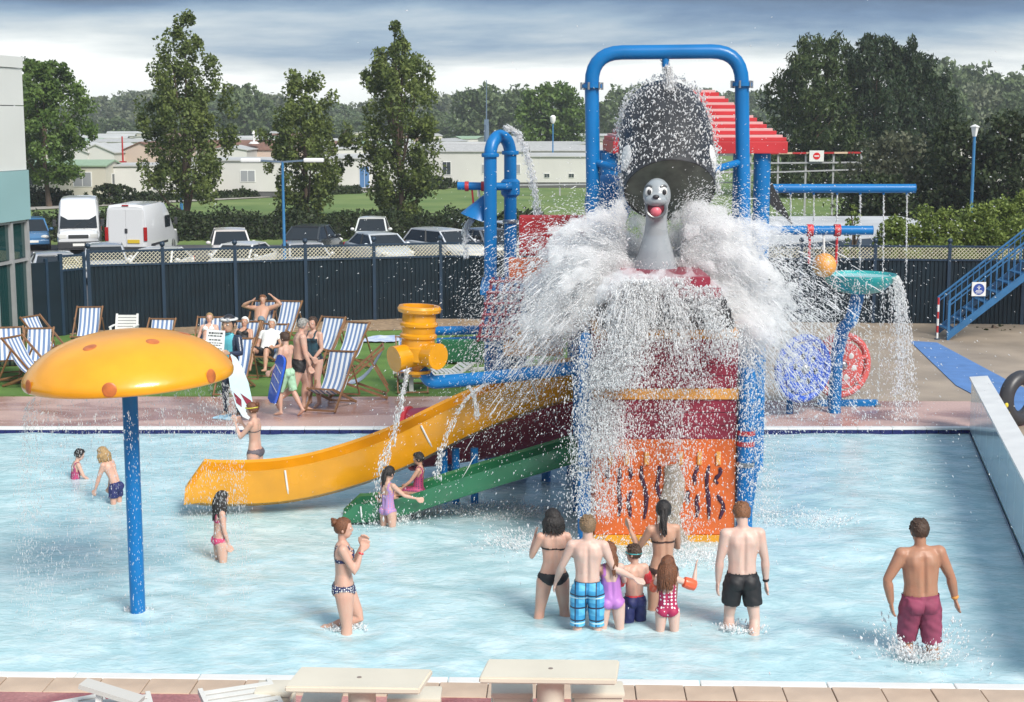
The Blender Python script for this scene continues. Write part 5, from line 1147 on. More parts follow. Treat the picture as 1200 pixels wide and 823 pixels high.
p = g(80, 814, .38); lounger('sun_lounger', 'white slatted sun lounger at the outer end of the row', (p.x, p.y - .15, 0), R_(30), 6)
p = g(130, 806, .5); ar_ = thing('lounger_backrest', 'raised pale grey plastic backrest tilted between the sun loungers', 'backrest', (p.x, p.y, 0))
a, b = g(97, 801, .62), g(165, 822, .5); MB().bar(a, b, .16, .04).build('panel', mat('pale grey plastic', (.50, .49, .46), .45), ar_); MB().bar((a + (b - a) * .3), Vector(((a + (b - a) * .3).x - .05, a.y - .1, 0)), .05).build('prop', m_white, ar_); q_ = a + (b - a) * .8; MB().bar(q_, Vector((q_.x, q_.y, 0)), .05).build('prop', m_white, ar_)
p = g(520, 436, .3); lounger('sun_lounger', 'white plastic lounger on the lawn behind the yellow spinner', (p.x + .9, p.y + .1, 0), R_(-75), 35)
# white monobloc chair behind the mushroom
T = g(150, 369, .85); wc = thing('garden_chair', 'white plastic slatted chair peeping over the mushroom cap', 'chair', (T.x, T.y - .4, .012))
MB().box((0, -.05, .43), (.5, .46, .04), bev=.015).build('seat', m_white, wc, local=True)
for i in range(6): MB().box((0, .22 + i * .022, .49 + i * .065), (.46, .025, .055), bev=.006).build('back_slat', m_white, wc, local=True)
for s in (-1, 1):
    MB().bar((s * .245, .2, .42), (s * .235, .345, .87), .045, .035).build('back_post', m_white, wc, local=True); MB().box((s * .27, 0, .63), (.05, .44, .035), bev=.012).build('armrest', m_white, wc, local=True)
    for y in (-.26, .17): MB().bar((s * .25, y, 0), (s * .24, y, .62 if y < 0 else .45), .045).build('leg', m_white, wc, local=True)
# ------------------------------------------------------------------ people
def skinmat(name, c):
    m = mat('skin ' + name, c, .45, c2=(min(1, c[0] * 1.06), c[1] * .90, c[2] * .86), vs_=7, spec=.4, bump=.12, bs=70); b = m.node_tree.nodes['Principled BSDF']; b.inputs['Subsurface Weight'].default_value = .12; b.inputs['Subsurface Scale'].default_value = .02; b.inputs['Subsurface Radius'].default_value = (1, .4, .2); return m
SK = {'fair': skinmat('fair', (.55, .36, .28)), 'pale': skinmat('pale', (.58, .43, .365)), 'tan': skinmat('tan', (.38, .21, .135)), 'mid': skinmat('mid', (.47, .29, .205)), 'dark': skinmat('wet', (.42, .27, .20))}
HR = {'brown': (.055, .028, .015), 'black': (.014, .011, .010), 'blond': (.36, .23, .10), 'auburn': (.15, .055, .022), 'grey': (.28, .27, .25), 'ginger': (.20, .085, .035), 'dkblond': (.20, .13, .07)}
def hairmat(c): return mat('hair ' + c, HR[c], .45, var=.35, vs_=60, bump=.6, bs=90)
nv = lambda *a: np.array(a, float)
def unit(v): v = np.asarray(v, float); return v / np.linalg.norm(v)
def vec(a): return Vector(tuple(float(q) for q in a))
def person(label, loc, h, yaw, pose=None, sex='f', girth=1., skin='fair', wear=(), hair=('short', 'brown'), hs=1., pelvis=None, name='person', cat='person', extras=None, group=None, skinm=None, dec=.45):
    p = dict(sp=(0, 0, 1), pa=None, tw=0, uaL=(-.16, .02, -1), faL=(-.06, .12, -1), uaR=(.16, .02, -1), faR=(.06, .12, -1), thL=(-.05, 0, -1), shL=(-.02, -.03, -1), thR=(.05, 0, -1), shR=(.02, -.03, -1), hy=0, hp=0)
    p.update(pose or {})
    male = sex == 'm'; kid = h < 1.45
    sp_ = unit(p['sp']); pa = unit(p['pa'] if p['pa'] is not None else sp_ * .35 + nv(0, 0, .65))
    ca, sa = math.cos(R_(p['tw'])), math.sin(R_(p['tw'])); R0 = nv(1, 0, 0); Rr = unit(R0 - pa * (R0 @ pa)); Rt = nv(ca, sa, 0); Rt = unit(Rt - sp_ * (Rt @ sp_)); Ft = np.cross(sp_, Rt); Fp = np.cross(pa, Rr)
    sw = (.101 if male else .088) * (.92 if kid else 1) * (1 + .25 * (girth - 1)); hw = .050 if male else .054
    P0 = nv(0, 0, 0); waist = pa * .10; chest = waist + sp_ * .115; neckb = chest + sp_ * .085; 
    J = {}
    for s, k in ((-1, 'L'), (1, 'R')):
        J['sh' + k] = chest + sp_ * .058 + Rt * (s * sw); J['el' + k] = J['sh' + k] + unit(p['ua' + k]) * .168; J['wr' + k] = J['el' + k] + unit(p['fa' + k]) * .142
        J['hip' + k] = -pa * .015 + Rr * (s * hw); J['kn' + k] = J['hip' + k] + unit(p['th' + k]) * .242; J['an' + k] = J['kn' + k] + unit(p['sh' + k + '_'] if 'sh' + k + '_' in p else p['sh' + k]) * .245
    for s, k in ((-1, 'L'), (1, 'R')): pass
    hd = Matrix.Rotation(R_(p['tw'] + p['hy']), 3, 'Z') @ Matrix.Rotation(R_(p['hp']), 3, 'X'); HRv, HF, HU = (np.array(hd.col[i]) for i in range(3))
    hdir = unit(sp_ * .5 + HU * .5); H_ = hs
    headc = neckb + hdir * (.032 + .062 * H_) + HF * .012
    gm = girth; mb = MB()
    # trunk
    def T(pts, rx, ry, side, n=18): mb.tube([vec(np.asarray(q) * h) for q in pts], [r * h for r in rx], n, ry=[r * h for r in ry], side=vec(side))
    if male: rx = [.052, .087, .088, .082, .088, .101, .104, .075, .036]; ry = [.045, .062, .064, .058, .060, .066, .060, .045, .034]
    else: rx = [.052, .093, .090, .069, .073, .084, .088, .062, .030]; ry = [.045, .064, .062, .051, .052, .056, .052, .040, .030]
    if kid: rx = [a * .92 for a in rx]; rx[3] *= 1.05; rx[2] *= .95
    sc = [1, gm, gm, gm * 1.02, gm, (1 + gm) / 2, (1 + gm) / 2, (2 + gm) / 3, 1]
    T([-pa * .055, -pa * .012, pa * .03, pa * .095, waist + sp_ * .03, chest + sp_ * .005, chest + sp_ * .048, chest + sp_ * .078, neckb + sp_ * .005], [a * b for a, b in zip(rx, sc)], [a * b for a, b in zip(ry, sc)], Rr if abs(p['tw']) < 20 else unit(Rr + Rt))
    nk = .033 if male else .027
    T([chest + sp_ * .06, neckb, headc - HU * .02 - HF * .012], [nk * 1.3, nk, nk], [nk * 1.2, nk, nk], Rt, 12)
    for s, k in ((-1, 'L'), (1, 'R')):
        am = (.030 if male else .0245) * (gm * .6 + .4); sh_, el, wr = J['sh' + k], J['el' + k], J['wr' + k]
        mb.ball(vec((sh_ + sp_ * .002 + unit(el - sh_) * .006) * h), (am * 1.28 * h,) * 3, 12, 9)
        T([neckb - sp_ * .008 + Rt * s * .012, neckb - sp_ * .022 + Rt * s * sw * .5, sh_ + sp_ * .004], [nk * .9, nk * .85, am * 1.0], [nk * .95, nk * .95, am * 1.05], Ft, 12)
        T([sh_ - unit(el - sh_) * .004, sh_ + (el - sh_) * .1, sh_ + (el - sh_) * .35, sh_ + (el - sh_) * .75, el, el + (wr - el) * .25, el + (wr - el) * .6, wr], [am * 1.15, am * 1.22, am * 1.1, am * .95, am * .82, am * .92, am * .78, am * .56], [am * 1.1, am * 1.2, am * 1.15, am, am * .85, am * .9, am * .72, am * .45], Rt, 12)
        # hand: palm, four fingers, thumb
        d = unit(wr - el); hdv = p.get('hd' + k); d = unit(hdv) if hdv is not None else d
        sd_ = unit(np.cross(d, Rt * s + nv(0.01, .02, 0))); pn = np.cross(d, sd_)
        T([wr - d * .006, wr + d * .022, wr + d * .05], [.014, .022, .023], [.011, .0105, .009], sd_, 10)
        for i in range(4):
            b0 = wr + d * .046 + sd_ * (i - 1.5) * .0142; ln = (.034, .041, .044, .036)[i]; cv = pn * (-s) * .010
            T([b0 - d * .008, b0 + d * ln * .45 + sd_ * (i - 1.5) * .0022, b0 + d * ln + cv + sd_ * (i - 1.5) * .003], [.0088, .0084, .0072], [.0088, .0084, .0072], sd_, 7)
        tb = wr + d * .015 + sd_ * .016; T([tb, tb + d * .022 + sd_ * .014, tb + d * .042 + sd_ * .018 - pn * s * .004], [.0105, .0095, .008], [.0105, .0095, .008], sd_, 7)
        hp_, kn, an = J['hip' + k], J['kn' + k], J['an' + k]; lm = (.056 if not male else .053) * (gm * .7 + .3) * (.93 if kid else 1)
        T([hp_ + unit(hp_ - kn) * .02, hp_ + (kn - hp_) * .12, hp_ + (kn - hp_) * .45, hp_ + (kn - hp_) * .85, kn, kn + (an - kn) * .25, kn + (an - kn) * .45, kn + (an - kn) * .8, an], [lm * .9, lm * 1.02, lm * .88, lm * .66, lm * .62, lm * .66, lm * .62, lm * .42, lm * .37], [lm, lm * 1.12, lm * .95, lm * .70, lm * .64, lm * .70, lm * .64, lm * .42, lm * .42], Rr, 14)
        fd = p.get('ft' + k); fd = unit(fd) if fd is not None else unit(np.cross(unit(an - kn), -Rr) * -1 if False else np.cross(Rr, unit(kn - an)) * -1)
        if fd @ nv(0, 1, 0) < -.2 and fd[2] > -.5: fd = -fd
        T([an - fd * .018 - nv(0, 0, .0), an + fd * .03 + unit(an - kn) * .018, an + fd * .075 + unit(an - kn) * .03, an + fd * .105 + unit(an - kn) * .034], [.021, .024, .027, .018], [.028, .022, .014, .009], Rr, 10)
        # seat and bust
        mb.ball(vec((hp_ * .8 - Fp * .035 - pa * .004) * h), (.047 * h * gm, .044 * h * gm, .047 * h), 14, 10)
        if not male and not kid: mb.ball(vec((chest + sp_ * .002 + Ft * .042 + Rt * s * .042) * h), tuple(.036 * h * q for q in (1, .95, 1)), 14, 10)
    # head
    hr = nv(.0455, .057, .0655) * H_ ; M = Matrix((vec(HRv), vec(HF), vec(HU))).transposed()
    mb.ball(vec((headc + HU * .010 * H_) * h), (hr[0] * h, hr[1] * h, hr[2] * .86 * h), 20, 14, M)
    mb.ball(vec((headc + HF * .016 * H_ - HU * .030 * H_) * h), (.034 * H_ * h, .036 * H_ * h, .040 * H_ * h), 16, 12, M)
    mb.ball(vec((headc + HF * .056 * H_ - HU * .012 * H_) * h), (.008 * H_ * h, .012 * H_ * h, .015 * H_ * h), 10, 8, M)
    for s in (-1, 1): mb.ball(vec((headc + HRv * s * .047 * H_ - HF * .006 * H_ - HU * .006 * H_) * h), (.006 * H_ * h, .012 * H_ * h, .018 * H_ * h), 10, 8, M)
    zmin = min(v[2] for v in mb.v)
    off = nv(0, 0, -zmin if pelvis is None else pelvis)
    mb.v = [(v[0], v[1], v[2] + off[2]) for v in mb.v]
    root = thing(name, label, cat, loc, R_(yaw), group)
    body = remesh(mb, 'body', skinm or SK[skin], (.0058 if loc[1] < 20.3 else .0078) * h, root, 6 if loc[1] < 20.3 else 3, dec=1.)
    me = body.data; n = len(me.vertices); V = np.empty(n * 3, np.float32); me.vertices.foreach_get('co', V); V = V.reshape(-1, 3).astype(float); NM = np.empty(n * 3, np.float32); me.vertices.foreach_get('normal', NM); NM = NM.reshape(-1, 3)
    U = (V - off) / h
    bones = [('torso', P0 - pa * .03, waist, .075), ('torso', waist, chest + sp_ * .05, .075), ('neck', neckb + sp_ * .01, headc - HU * .03, .03), ('head', headc - HU * .02, headc + HU * .02, .05)]
    for k in 'LR': bones += [('ua' + k, J['sh' + k], J['el' + k], .027), ('fa' + k, J['el' + k], J['wr' + k], .02), ('ha' + k, J['wr' + k], J['wr' + k] + unit(J['wr' + k] - J['el' + k]) * .09, .02), ('th' + k, J['hip' + k], J['kn' + k], .05), ('sn' + k, J['kn' + k], J['an' + k], .033), ('ft' + k, J['an' + k], J['an' + k] + nv(0, .08, -.03), .025)]
    D = []; TT = []
    for nm, a, b, r in bones:
        ab = b - a; t = np.clip(((U - a) @ ab) / (ab @ ab), 0, 1); D.append(np.linalg.norm(U - a - t[:, None] * ab, axis=1) - r); TT.append(t)
    D = np.array(D); bi = D.argmin(0); tt = np.array(TT)[bi, np.arange(n)]; bn = np.array([b[0] for b in bones])[bi]
    s1 = U @ pa; low = s1 < .10; hh = np.where(low, .53 + s1, .63 + (U - waist) @ sp_)
    lx = np.where(low, U @ Rr, (U - waist) @ Rt); ly = np.where(low, U @ Fp, (U - waist) @ Ft); ax_ = np.abs(lx)
    tors = bn == 'torso'; leg = np.isin(bn, ['thL', 'thR']); hips = tors | leg
    # surface anatomy: spine groove, shoulder blades, waist dimples, navel line
    gz = lambda x, w_: np.exp(-(x / w_) ** 2)
    back = tors & (ly < 0); amp = .011 if male else .008
    dsp = -amp * gz(lx, .012) * np.clip((hh - .55) / .04, 0, 1) * np.clip((.82 - hh) / .05, 0, 1) * back + .009 * gz(ax_ - .052, .022) * gz(hh - .755, .035) * back + .004 * gz(ax_ - .026, .012) * gz(hh - .64, .06) * back - .005 * gz(lx, .008) * gz(hh - .66, .07) * (tors & (ly > 0))
    V = V + NM * (dsp * h)[:, None]; me.vertices.foreach_set('co', V.astype(np.float32).ravel()); me.update()
    F = np.empty(len(me.loops), np.int32); me.loops.foreach_get('vertex_index', F); F = F.reshape(-1, 4) if len(F) == 4 * len(me.polygons) else None
    def garment(nm, mask, m, o=.005, wr=.0, lab=None):
        fm = mask[F].sum(1) >= 3; f = F[fm]
        if not len(f): return
        ids = np.unique(f); mp = -np.ones(n, int); mp[ids] = np.arange(len(ids))
        oo = (o if np.isscalar(o) else o[ids][:, None]) 
        q = V[ids] + NM[ids] * oo
        if wr: q = q + NM[ids] * (wr * np.sin(q[:, 2:3] * 55 + q[:, :1] * 38) * np.sin(q[:, 1:2] * 41 + q[:, 2:3] * 17))
        ob = npmesh(nm, q, mp[f], m, root, True)
        if lab: ob['label'] = lab
    vcut = hh > .468 + .62 * np.maximum(ax_ - .020, 0)
    for wkind, m, *arg in wear:
        if wkind == 'briefs': garment('bikini_bottom', hips & (hh < (arg[0] if arg else .555)) & vcut, m)
        elif wkind == 'top':
            band = tors & (hh > .716) & (hh < .732); cups = tors & (ly > .01) & (hh > .716) & (hh < .772 - .5 * np.abs(ax_ - .042)) & (np.abs(ax_ - .042) < .038); st_ = (tors | (bn == 'neck')) & (ly > -.02) & (hh > .74) & (hh < .83) & (np.abs(ax_ - (.05 - (hh - .76) * .2)) < .007)
            garment('bikini_top', band | cups | st_, m)
        elif wkind == 'bandtop': garment('bikini_top', (tors & (hh > .705) & (hh < .765 - .03 * (ly < 0))) | ((tors | (bn == 'neck')) & (hh > .74) & (hh < .82) & (np.abs(ax_ - .045) < .008)), m)
        elif wkind == 'suit':
            garment('swimsuit', (hips & (hh < .70) & vcut) | (tors & (hh >= .68) & (hh < .76) & ((ly > 0) | (ax_ > .03 + (hh - .68) * .3) & (ax_ < .072))) | (tors & (hh >= .75) & (hh < .84) & (np.abs(ax_ - .048) < .011)), m)
        elif wkind == 'shorts':
            tl = arg[0]; loose = arg[1] if len(arg) > 1 else .012; mk = (tors & (hh < .563)) | (leg & (tt < tl)) | (hips & (hh < .563) & (hh > .46))
            o = np.where(leg, .006 + loose * np.clip(tt / tl, 0, 1) + loose * .4, .006 + loose * np.clip((.563 - hh) / .08, 0, 1) * .9); garment('shorts', mk, m, o, .004)
            garment('waistband', tors & (hh < .572) & (hh > .552), arg[2] if len(arg) > 2 else m, .009)
        elif wkind == 'wetsuit': garment('wetsuit', ~np.isin(bn, ['head', 'neck', 'haL', 'haR', 'ftL', 'ftR']), m, .006)
        elif wkind == 'chestpanel': garment('chest_panel', tors & (hh > .56) & (ly > .0) & (ax_ < .06), m, .011)
        elif wkind == 'tshirt': garment('shirt', (tors & (hh > .54)) | (np.isin(bn, ['uaL', 'uaR']) & (tt < .5)), m, .010, .004)
    # face
    E_ = mat('eye white', (.7, .7, .68), .2); I_ = mat('dark iris', (.03, .02, .015), .2); LP = mat('lips', (.42, .13, .11), .45)
    hz2 = headc * h + off
    for s in (-1, 1):
        c = vec(hz2 + (HRv * s * .0185 + HF * .0475 + HU * .002) * H_ * h); r = .0078 * H_ * h
        e_ = MB().ball(c, (r * 1.25, r, r * .7), 8, 6, M).build('eye', E_, root, smooth=True, local=True); MB().ball(c + vec(HF * r * .55), (r * .6, r * .6, r * .6), 8, 6, M).build('iris', I_, e_, smooth=True, local=True)
    MB().ball(vec(hz2 + (HF * .0475 - HU * .040) * H_ * h), (.015 * H_ * h, .006 * H_ * h, .0045 * H_ * h), 10, 6, M).build('mouth', LP, root, smooth=True, local=True)
    # hair
    hk, hcol = hair; rs_ = random.Random(int(h * 1000) + len(label)); hm = hairmat(hcol) if isinstance(hcol, str) else hcol
    Hh = H_ * h; hp3 = lambda x, y, z: vec(hz2 + (HRv * x + HF * y + HU * z) * Hh)
    cap = MB(); rings = []; n_, m_ = 26, 14
    bottom = {'short': -.028, 'cap': -.002, 'bob': -.05, 'long': -.05, 'pony': -.024, 'bun': -.024, 'swimcap': -.02}[hk]
    for i in range(m_ + 1):
        ring = []
        for j in range(n_):
            a = 2 * math.pi * j / n_; front = math.sin(a)      # +1 toward the face
            lo = bottom if front < .25 else bottom + (.040 - bottom) * min(1, (front - .25) / .35)
            ph0 = math.asin(max(-.98, min(.9, (lo - .010) / .062))); ph = ph0 + (math.pi / 2 - ph0) * (i / m_); ph = min(ph, 1.565)
            k_ = 1 + (0 if hk in ('swimcap', 'cap') else .035 * math.sin(9 * a + 5 * ph) + rs_.uniform(-.02, .02)) ; ex = .0525 if hk not in ('swimcap',) else .049
            ring.append(hp3(ex * k_ * math.cos(ph) * math.cos(a), (.0625 if hk != 'swimcap' else .0595) * k_ * math.cos(ph) * math.sin(a) - .002, .010 + .0635 * k_ * math.sin(ph)))
        rings.append(ring)
    cap.loft(rings, cap=False)
    down = vec(nv(0, 0, -1)); 
    def lock(x, y, z, ln, r, curl=.0, sway=(0, 0)):
        p_ = hp3(x, y, z); pts = [p_]; 
        outw = vec(HRv * x + HF * y).normalized() * .010 * Hh
        for q in range(1, 6): pts.append(p_ + outw * min(q, 2) + down * (ln * Hh * q / 5) + vec(HRv) * (sway[0] * Hh * (q / 5) ** 2 + curl * Hh * math.sin(q * 1.6)) + vec(HF) * (sway[1] * Hh * (q / 5) ** 2))
        cap.tube(pts, [r * Hh * .9, r * Hh * 1.1, r * Hh, r * Hh * .9, r * Hh * .7, r * Hh * .25], 7)
    if hk in ('bob', 'long'):
        ln = .075 if hk == 'bob' else .17
        for i in range(26):
            a = math.pi * (.93 + 1.14 * i / 25); 
            for lay in (0, 1): lock(.046 * math.cos(a), .054 * math.sin(a) * (1 - .1 * lay), .012 - lay * .03, ln * rs_.uniform(.8, 1.15), .012, rs_.uniform(-.004, .004), (rs_.uniform(-.012, .012), -.012))
    if hk == 'pony':
        for i in range(9): lock(rs_.uniform(-.016, .016), -.055 + rs_.uniform(-.012, .004), .018 + rs_.uniform(-.012, .012), .15 * rs_.uniform(.75, 1.15), .013, rs_.uniform(-.008, .008), (rs_.uniform(-.02, .02), -.02))
    if hk == 'bun':
        cap.ball(hp3(0, -.055, .045), (.026 * Hh, .024 * Hh, .024 * Hh), 14, 10, M)
        for i in range(6): a = i; cap.ball(hp3(.018 * math.cos(a), -.06 + .01 * math.sin(2 * a), .045 + .018 * math.sin(a)), (.013 * Hh,) * 3, 8, 6, M)
    if hk == 'short':
        for i in range(70):
            a = rs_.uniform(0, 6.28); z_ = rs_.uniform(.01, .068); r_ = math.sqrt(max(0, 1 - ((z_ - .01) / .066) ** 2)); 
            if math.sin(a) > .3 and z_ < .04: continue
            cap.ball(hp3(.050 * r_ * math.cos(a), .058 * r_ * math.sin(a), z_), (.0085 * Hh, .0085 * Hh, .0085 * Hh), 6, 4, M)
    cap.build('hat' if hk == 'cap' else ('swim_cap' if hk == 'swimcap' else 'hair'), hm, root, smooth=70, local=True, fix=True)
    info = dict(root=root, J={k: v * h + off for k, v in J.items()}, head=hz2, h=h, HF=HF, HU=HU, HR=HRv, M=M, hs=H_, chest=chest * h + off, F=Ft, R=Rt)
    if extras: extras(info)
    return info
def band_on(info, name, a, b, t, r, th, m):
    """inflated armband or bracelet round a limb"""
    A, B = info['J'][a], info['J'][b]; c = A + (B - A) * t; d = unit(B - A); w_ = th
    o = MB().lathe([(r * .72, -w_ / 2), (r, -w_ * .42), (r * 1.12, 0), (r, w_ * .42), (r * .72, w_ / 2)], vec(c), 16, vec(d)).build(name, m, info['root'], smooth=True, local=True); return o
WL = lambda px, py: (lambda p: (p.x, p.y, FLOOR))(g(px, py, WATER))
m_bk = mat('black swim cloth', (.012, .012, .014), .6); m_nv = mat('navy swim cloth', (.015, .02, .10), .6, var=.2, vs_=8); m_pur = mat('lilac swim cloth', (.42, .17, .48), .5, var=.06, vs_=8); m_maroon = mat('maroon board shorts', (.24, .045, .09), .75, var=.15, vs_=9)
m_brownb = mat('brown bikini cloth', (.05, .025, .02), .6); m_greyb = mat('grey brown bikini cloth', (.10, .085, .10), .6, var=.2, vs_=12); m_mint = mat('mint green shorts', (.36, .58, .40), .7, var=.1, vs_=6); m_orgb = mat('orange vinyl', (.75, .11, .04), .3, coat=.3); m_redband = mat('red vinyl', (.62, .04, .05), .3, coat=.3)
m_mag = mat('magenta bikini cloth', (.50, .05, .14), .6, var=.2, vs_=25)
def _plaid(t, tcn):
    def lines(ax, sc, wd):
        s = t.nodes.new('ShaderNodeSeparateXYZ'); t.links.new(tcn.outputs['Object'], s.inputs[0]); a = t.nodes.new('ShaderNodeMath'); a.operation = 'MULTIPLY_ADD'; t.links.new(s.outputs[ax], a.inputs[0]); a.inputs[1].default_value = sc; a.inputs[2].default_value = 50.2
        f = t.nodes.new('ShaderNodeMath'); f.operation = 'FRACT'; t.links.new(a.outputs[0], f.inputs[0]); l = t.nodes.new('ShaderNodeMath'); l.operation = 'LESS_THAN'; t.links.new(f.outputs[0], l.inputs[0]); l.inputs[1].default_value = wd; return l.outputs[0]
    def mixc(fac, a, b):
        x = t.nodes.new('ShaderNodeMix'); x.data_type = 'RGBA'; t.links.new(fac, x.inputs[0])
        for i, q in ((6, a), (7, b)):
            if isinstance(q, tuple): x.inputs[i].default_value = (*q, 1)
            else: t.links.new(q, x.inputs[i])
        return x.outputs[2]
    c = mixc(lines(2, 7, .45), (.10, .42, .66), (.04, .28, .52)); c = mixc(lines(0, 9, .4), c, (.03, .23, .46)); c = mixc(lines(2, 7, .12), c, (.015, .02, .05)); c = mixc(lines(0, 9, .11), c, (.015, .02, .05)); return mixc(lines(2, 3.5, .05), c, (.5, .7, .8))
m_plaid = pattern('blue plaid cloth', _plaid)
def _dots(col, dot, sc, thr):
    def f(t, tcn):
        v = t.nodes.new('ShaderNodeTexVoronoi'); v.inputs['Scale'].default_value = sc; v.inputs['Randomness'].default_value = .25; t.links.new(tcn.outputs['Object'], v.inputs[0]); l = t.nodes.new('ShaderNodeMath'); l.operation = 'LESS_THAN'; t.links.new(v.outputs['Distance'], l.inputs[0]); l.inputs[1].default_value = thr
        x = t.nodes.new('ShaderNodeMix'); x.data_type = 'RGBA'; t.links.new(l.outputs[0], x.inputs[0]); x.inputs[6].default_value = (*col, 1); x.inputs[7].default_value = (*dot, 1); return x.outputs[2]
    return f
m_polka = pattern('crimson polka dot cloth', _dots((.36, .015, .075), (.78, .74, .74), 26, .34)); m_navyp = pattern('navy floral cloth', _dots((.02, .025, .09), (.66, .66, .62), 42, .36)); m_pinkp = pattern('pink print cloth', _dots((.40, .05, .14), (.08, .03, .10), 34, .34))
m_lilp = pattern('lilac print cloth', _dots((.34, .22, .45), (.6, .2, .3), 34, .34))
# --- in the pool, in front of the tower
person('woman in black bikini with dark bobbed hair, back turned, arms raised to her face', WL(648, 722), 1.60, 6, dict(uaL=(-.35, .25, -.9), faL=(.25, .75, .75), uaR=(.30, .3, -.9), faR=(-.25, .75, .7), hy=28, hp=-4, thL=(-.16, .0, -1), shL=(-.12, -.1, -1), thR=(.12, .12, -1), shR=(.06, -.15, -1), sp=(.02, .02, 1)), 'f', 1.02, 'fair', (('briefs', m_bk), ('top', m_bk)), ('bob', 'black'))
person('boy in long blue plaid shorts with arm round a girl, back turned', WL(688, 739), 1.66, -4, dict(uaR=(.42, .05, -.9), faR=(.62, .15, -.35), uaL=(-.40, .15, -.9), faL=(-.25, .45, -.8), hy=8), 'm', .92, 'pale', (('shorts', m_plaid, 1.0, .016),), ('short', 'dkblond'))
person('girl in lilac swimsuit leaning on the boy in plaid shorts', WL(716, 736), 1.33, 4, dict(sp=(-.06, .02, 1), uaL=(-.2, .5, -.8), faL=(.1, .8, .3), uaR=(.25, .4, -.8), faR=(-.1, .8, .2), hy=25, thL=(-.07, .02, -1), thR=(.08, 0, -1)), 'f', 1.12, 'pale', (('suit', m_pur),), ('pony', 'auburn'), 1.14)
def ex(i):
    band_on(i, 'armband', 'shR', 'elR', .62, .052, .13, m_redband); band_on(i, 'armband', 'shL', 'elL', .62, .052, .13, m_redband)
    MB().tube([vec(i['head'] + (i['HR'] * math.cos(a) * .052 + i['HF'] * math.sin(a) * .062 + i['HU'] * .006) * i['hs'] * i['h']) for a in [2 * math.pi * k / 20 for k in range(21)]], .006, 6).build('goggle_strap', mat('teal strap', (.05, .4, .42), .4), i['root'], local=True)
person('small boy in navy shorts wearing red armbands and teal goggles', WL(743, 728), 1.24, 22, dict(uaR=(.30, .1, -.9), faR=(.0, .7, -.3), uaL=(-.3, .1, -.9), faL=(.05, .8, -.2), hy=38), 'm', 1.02, 'fair', (('shorts', m_nv, .78, .012, m_redband),), ('short', 'brown'), 1.17, extras=ex)
person('woman in brown string bikini with dark ponytail facing the tower', WL(776, 716), 1.66, 12, dict(uaL=(-.35, .35, -.8), faL=(-.25, .65, .75), uaR=(.2, .35, -.85), faR=(-.3, .8, .1), hy=-12, hp=4), 'f', .98, 'mid', (('briefs', m_brownb, .545), ('top', m_brownb)), ('pony', 'black'))
def ex(i):
    band_on(i, 'armband', 'shR', 'elR', .75, .058, .15, m_orgb); band_on(i, 'armband', 'shL', 'elL', .7, .052, .13, m_orgb)
person('small girl in crimson polka dot swimsuit raising an orange armband', WL(782, 739), 1.20, -6, dict(uaR=(.85, .25, -.35), faR=(.12, .35, 1), uaL=(-.2, .55, -.6), faL=(.1, .9, .2), hy=-22, sp=(-.03, 0, 1)), 'f', 1.08, 'pale', (('suit', m_polka),), ('long', 'auburn'), 1.18, extras=ex)
person('pale man in black swim shorts looking down beside the tower', WL(868, 737), 1.77, 4, dict(uaL=(-.20, .02, -1), faL=(-.03, .12, -1), uaR=(.24, -.02, -1), faR=(.08, .08, -1), hp=-22, thL=(-.05, .22, -1), shL=(-.02, -.12, -1), thR=(.12, -.10, -1), shR=(-.12, -.40, -.9), sp=(0, .04, 1)), 'm', 1.0, 'pale', (('shorts', m_bk, .62, .016),), ('short', 'ginger'), extras=lambda i: band_on(i, 'wristband', 'elR', 'wrR', .93, .032, .03, m_bk))
person('broad tanned man in maroon shorts wading with arms held out', WL(1076, 768), 1.80, 3, dict(uaL=(-.48, -.05, -.88), faL=(.22, .1, -1), uaR=(.46, .05, -.88), faR=(.28, .12, -1), thL=(-.02, .25, -1), shL=(.08, -.3, -1), thR=(.10, -.02, -1), shR=(.06, -.2, -1), sp=(-.04, .05, 1), hp=-8), 'm', 1.13, 'tan', (('shorts', m_maroon, .95, .022),), ('short', 'brown'), extras=lambda i: band_on(i, 'wristband', 'elR', 'wrR', .9, .036, .03, m_orgl))
# --- rest of the pool
person('woman in navy patterned bikini striding right with hands at her mouth', WL(404, 737), 1.62, -84, dict(uaL=(-.10, .45, -.85), faL=(.25, .35, .95), uaR=(.10, .45, -.85), faR=(-.25, .35, .95), thR=(.03, .06, -1), shR=(.03, -.06, -1), thL=(-.05, .45, -1), shL=(-.05, -.95, -.30), sp=(0, -.03, 1), hp=2, ftL=(0, -.8, -.5)), 'f', 1.03, 'fair', (('briefs', m_navyp), ('bandtop', m_navyp)), ('bun', 'auburn'), extras=lambda i: band_on(i, 'wristband', 'elR', 'wrR', .9, .028, .02, m_redband))
person('girl in magenta bikini standing alone near the mushroom pole', WL(259, 657), 1.27, -62, dict(uaL=(-.15, .1, -1), faL=(0, .25, -1), uaR=(.15, .05, -1), faR=(-.02, .3, -1), hp=-14), 'f', 1.05, 'fair', (('briefs', m_mag), ('bandtop', m_mag)), ('long', 'black'), 1.12)
def ex(i): MB().tube([vec(i['head'] + (i['HR'] * math.cos(a) * .053 + i['HF'] * math.sin(a) * .062 + i['HU'] * .022) * i['hs'] * i['h']) for a in [2 * math.pi * k / 20 for k in range(21)]], .008, 6).build('goggle_strap', mat('yellow strap', (.65, .6, .05), .4), i['root'], local=True)
q = at(298, 500, 22.7)
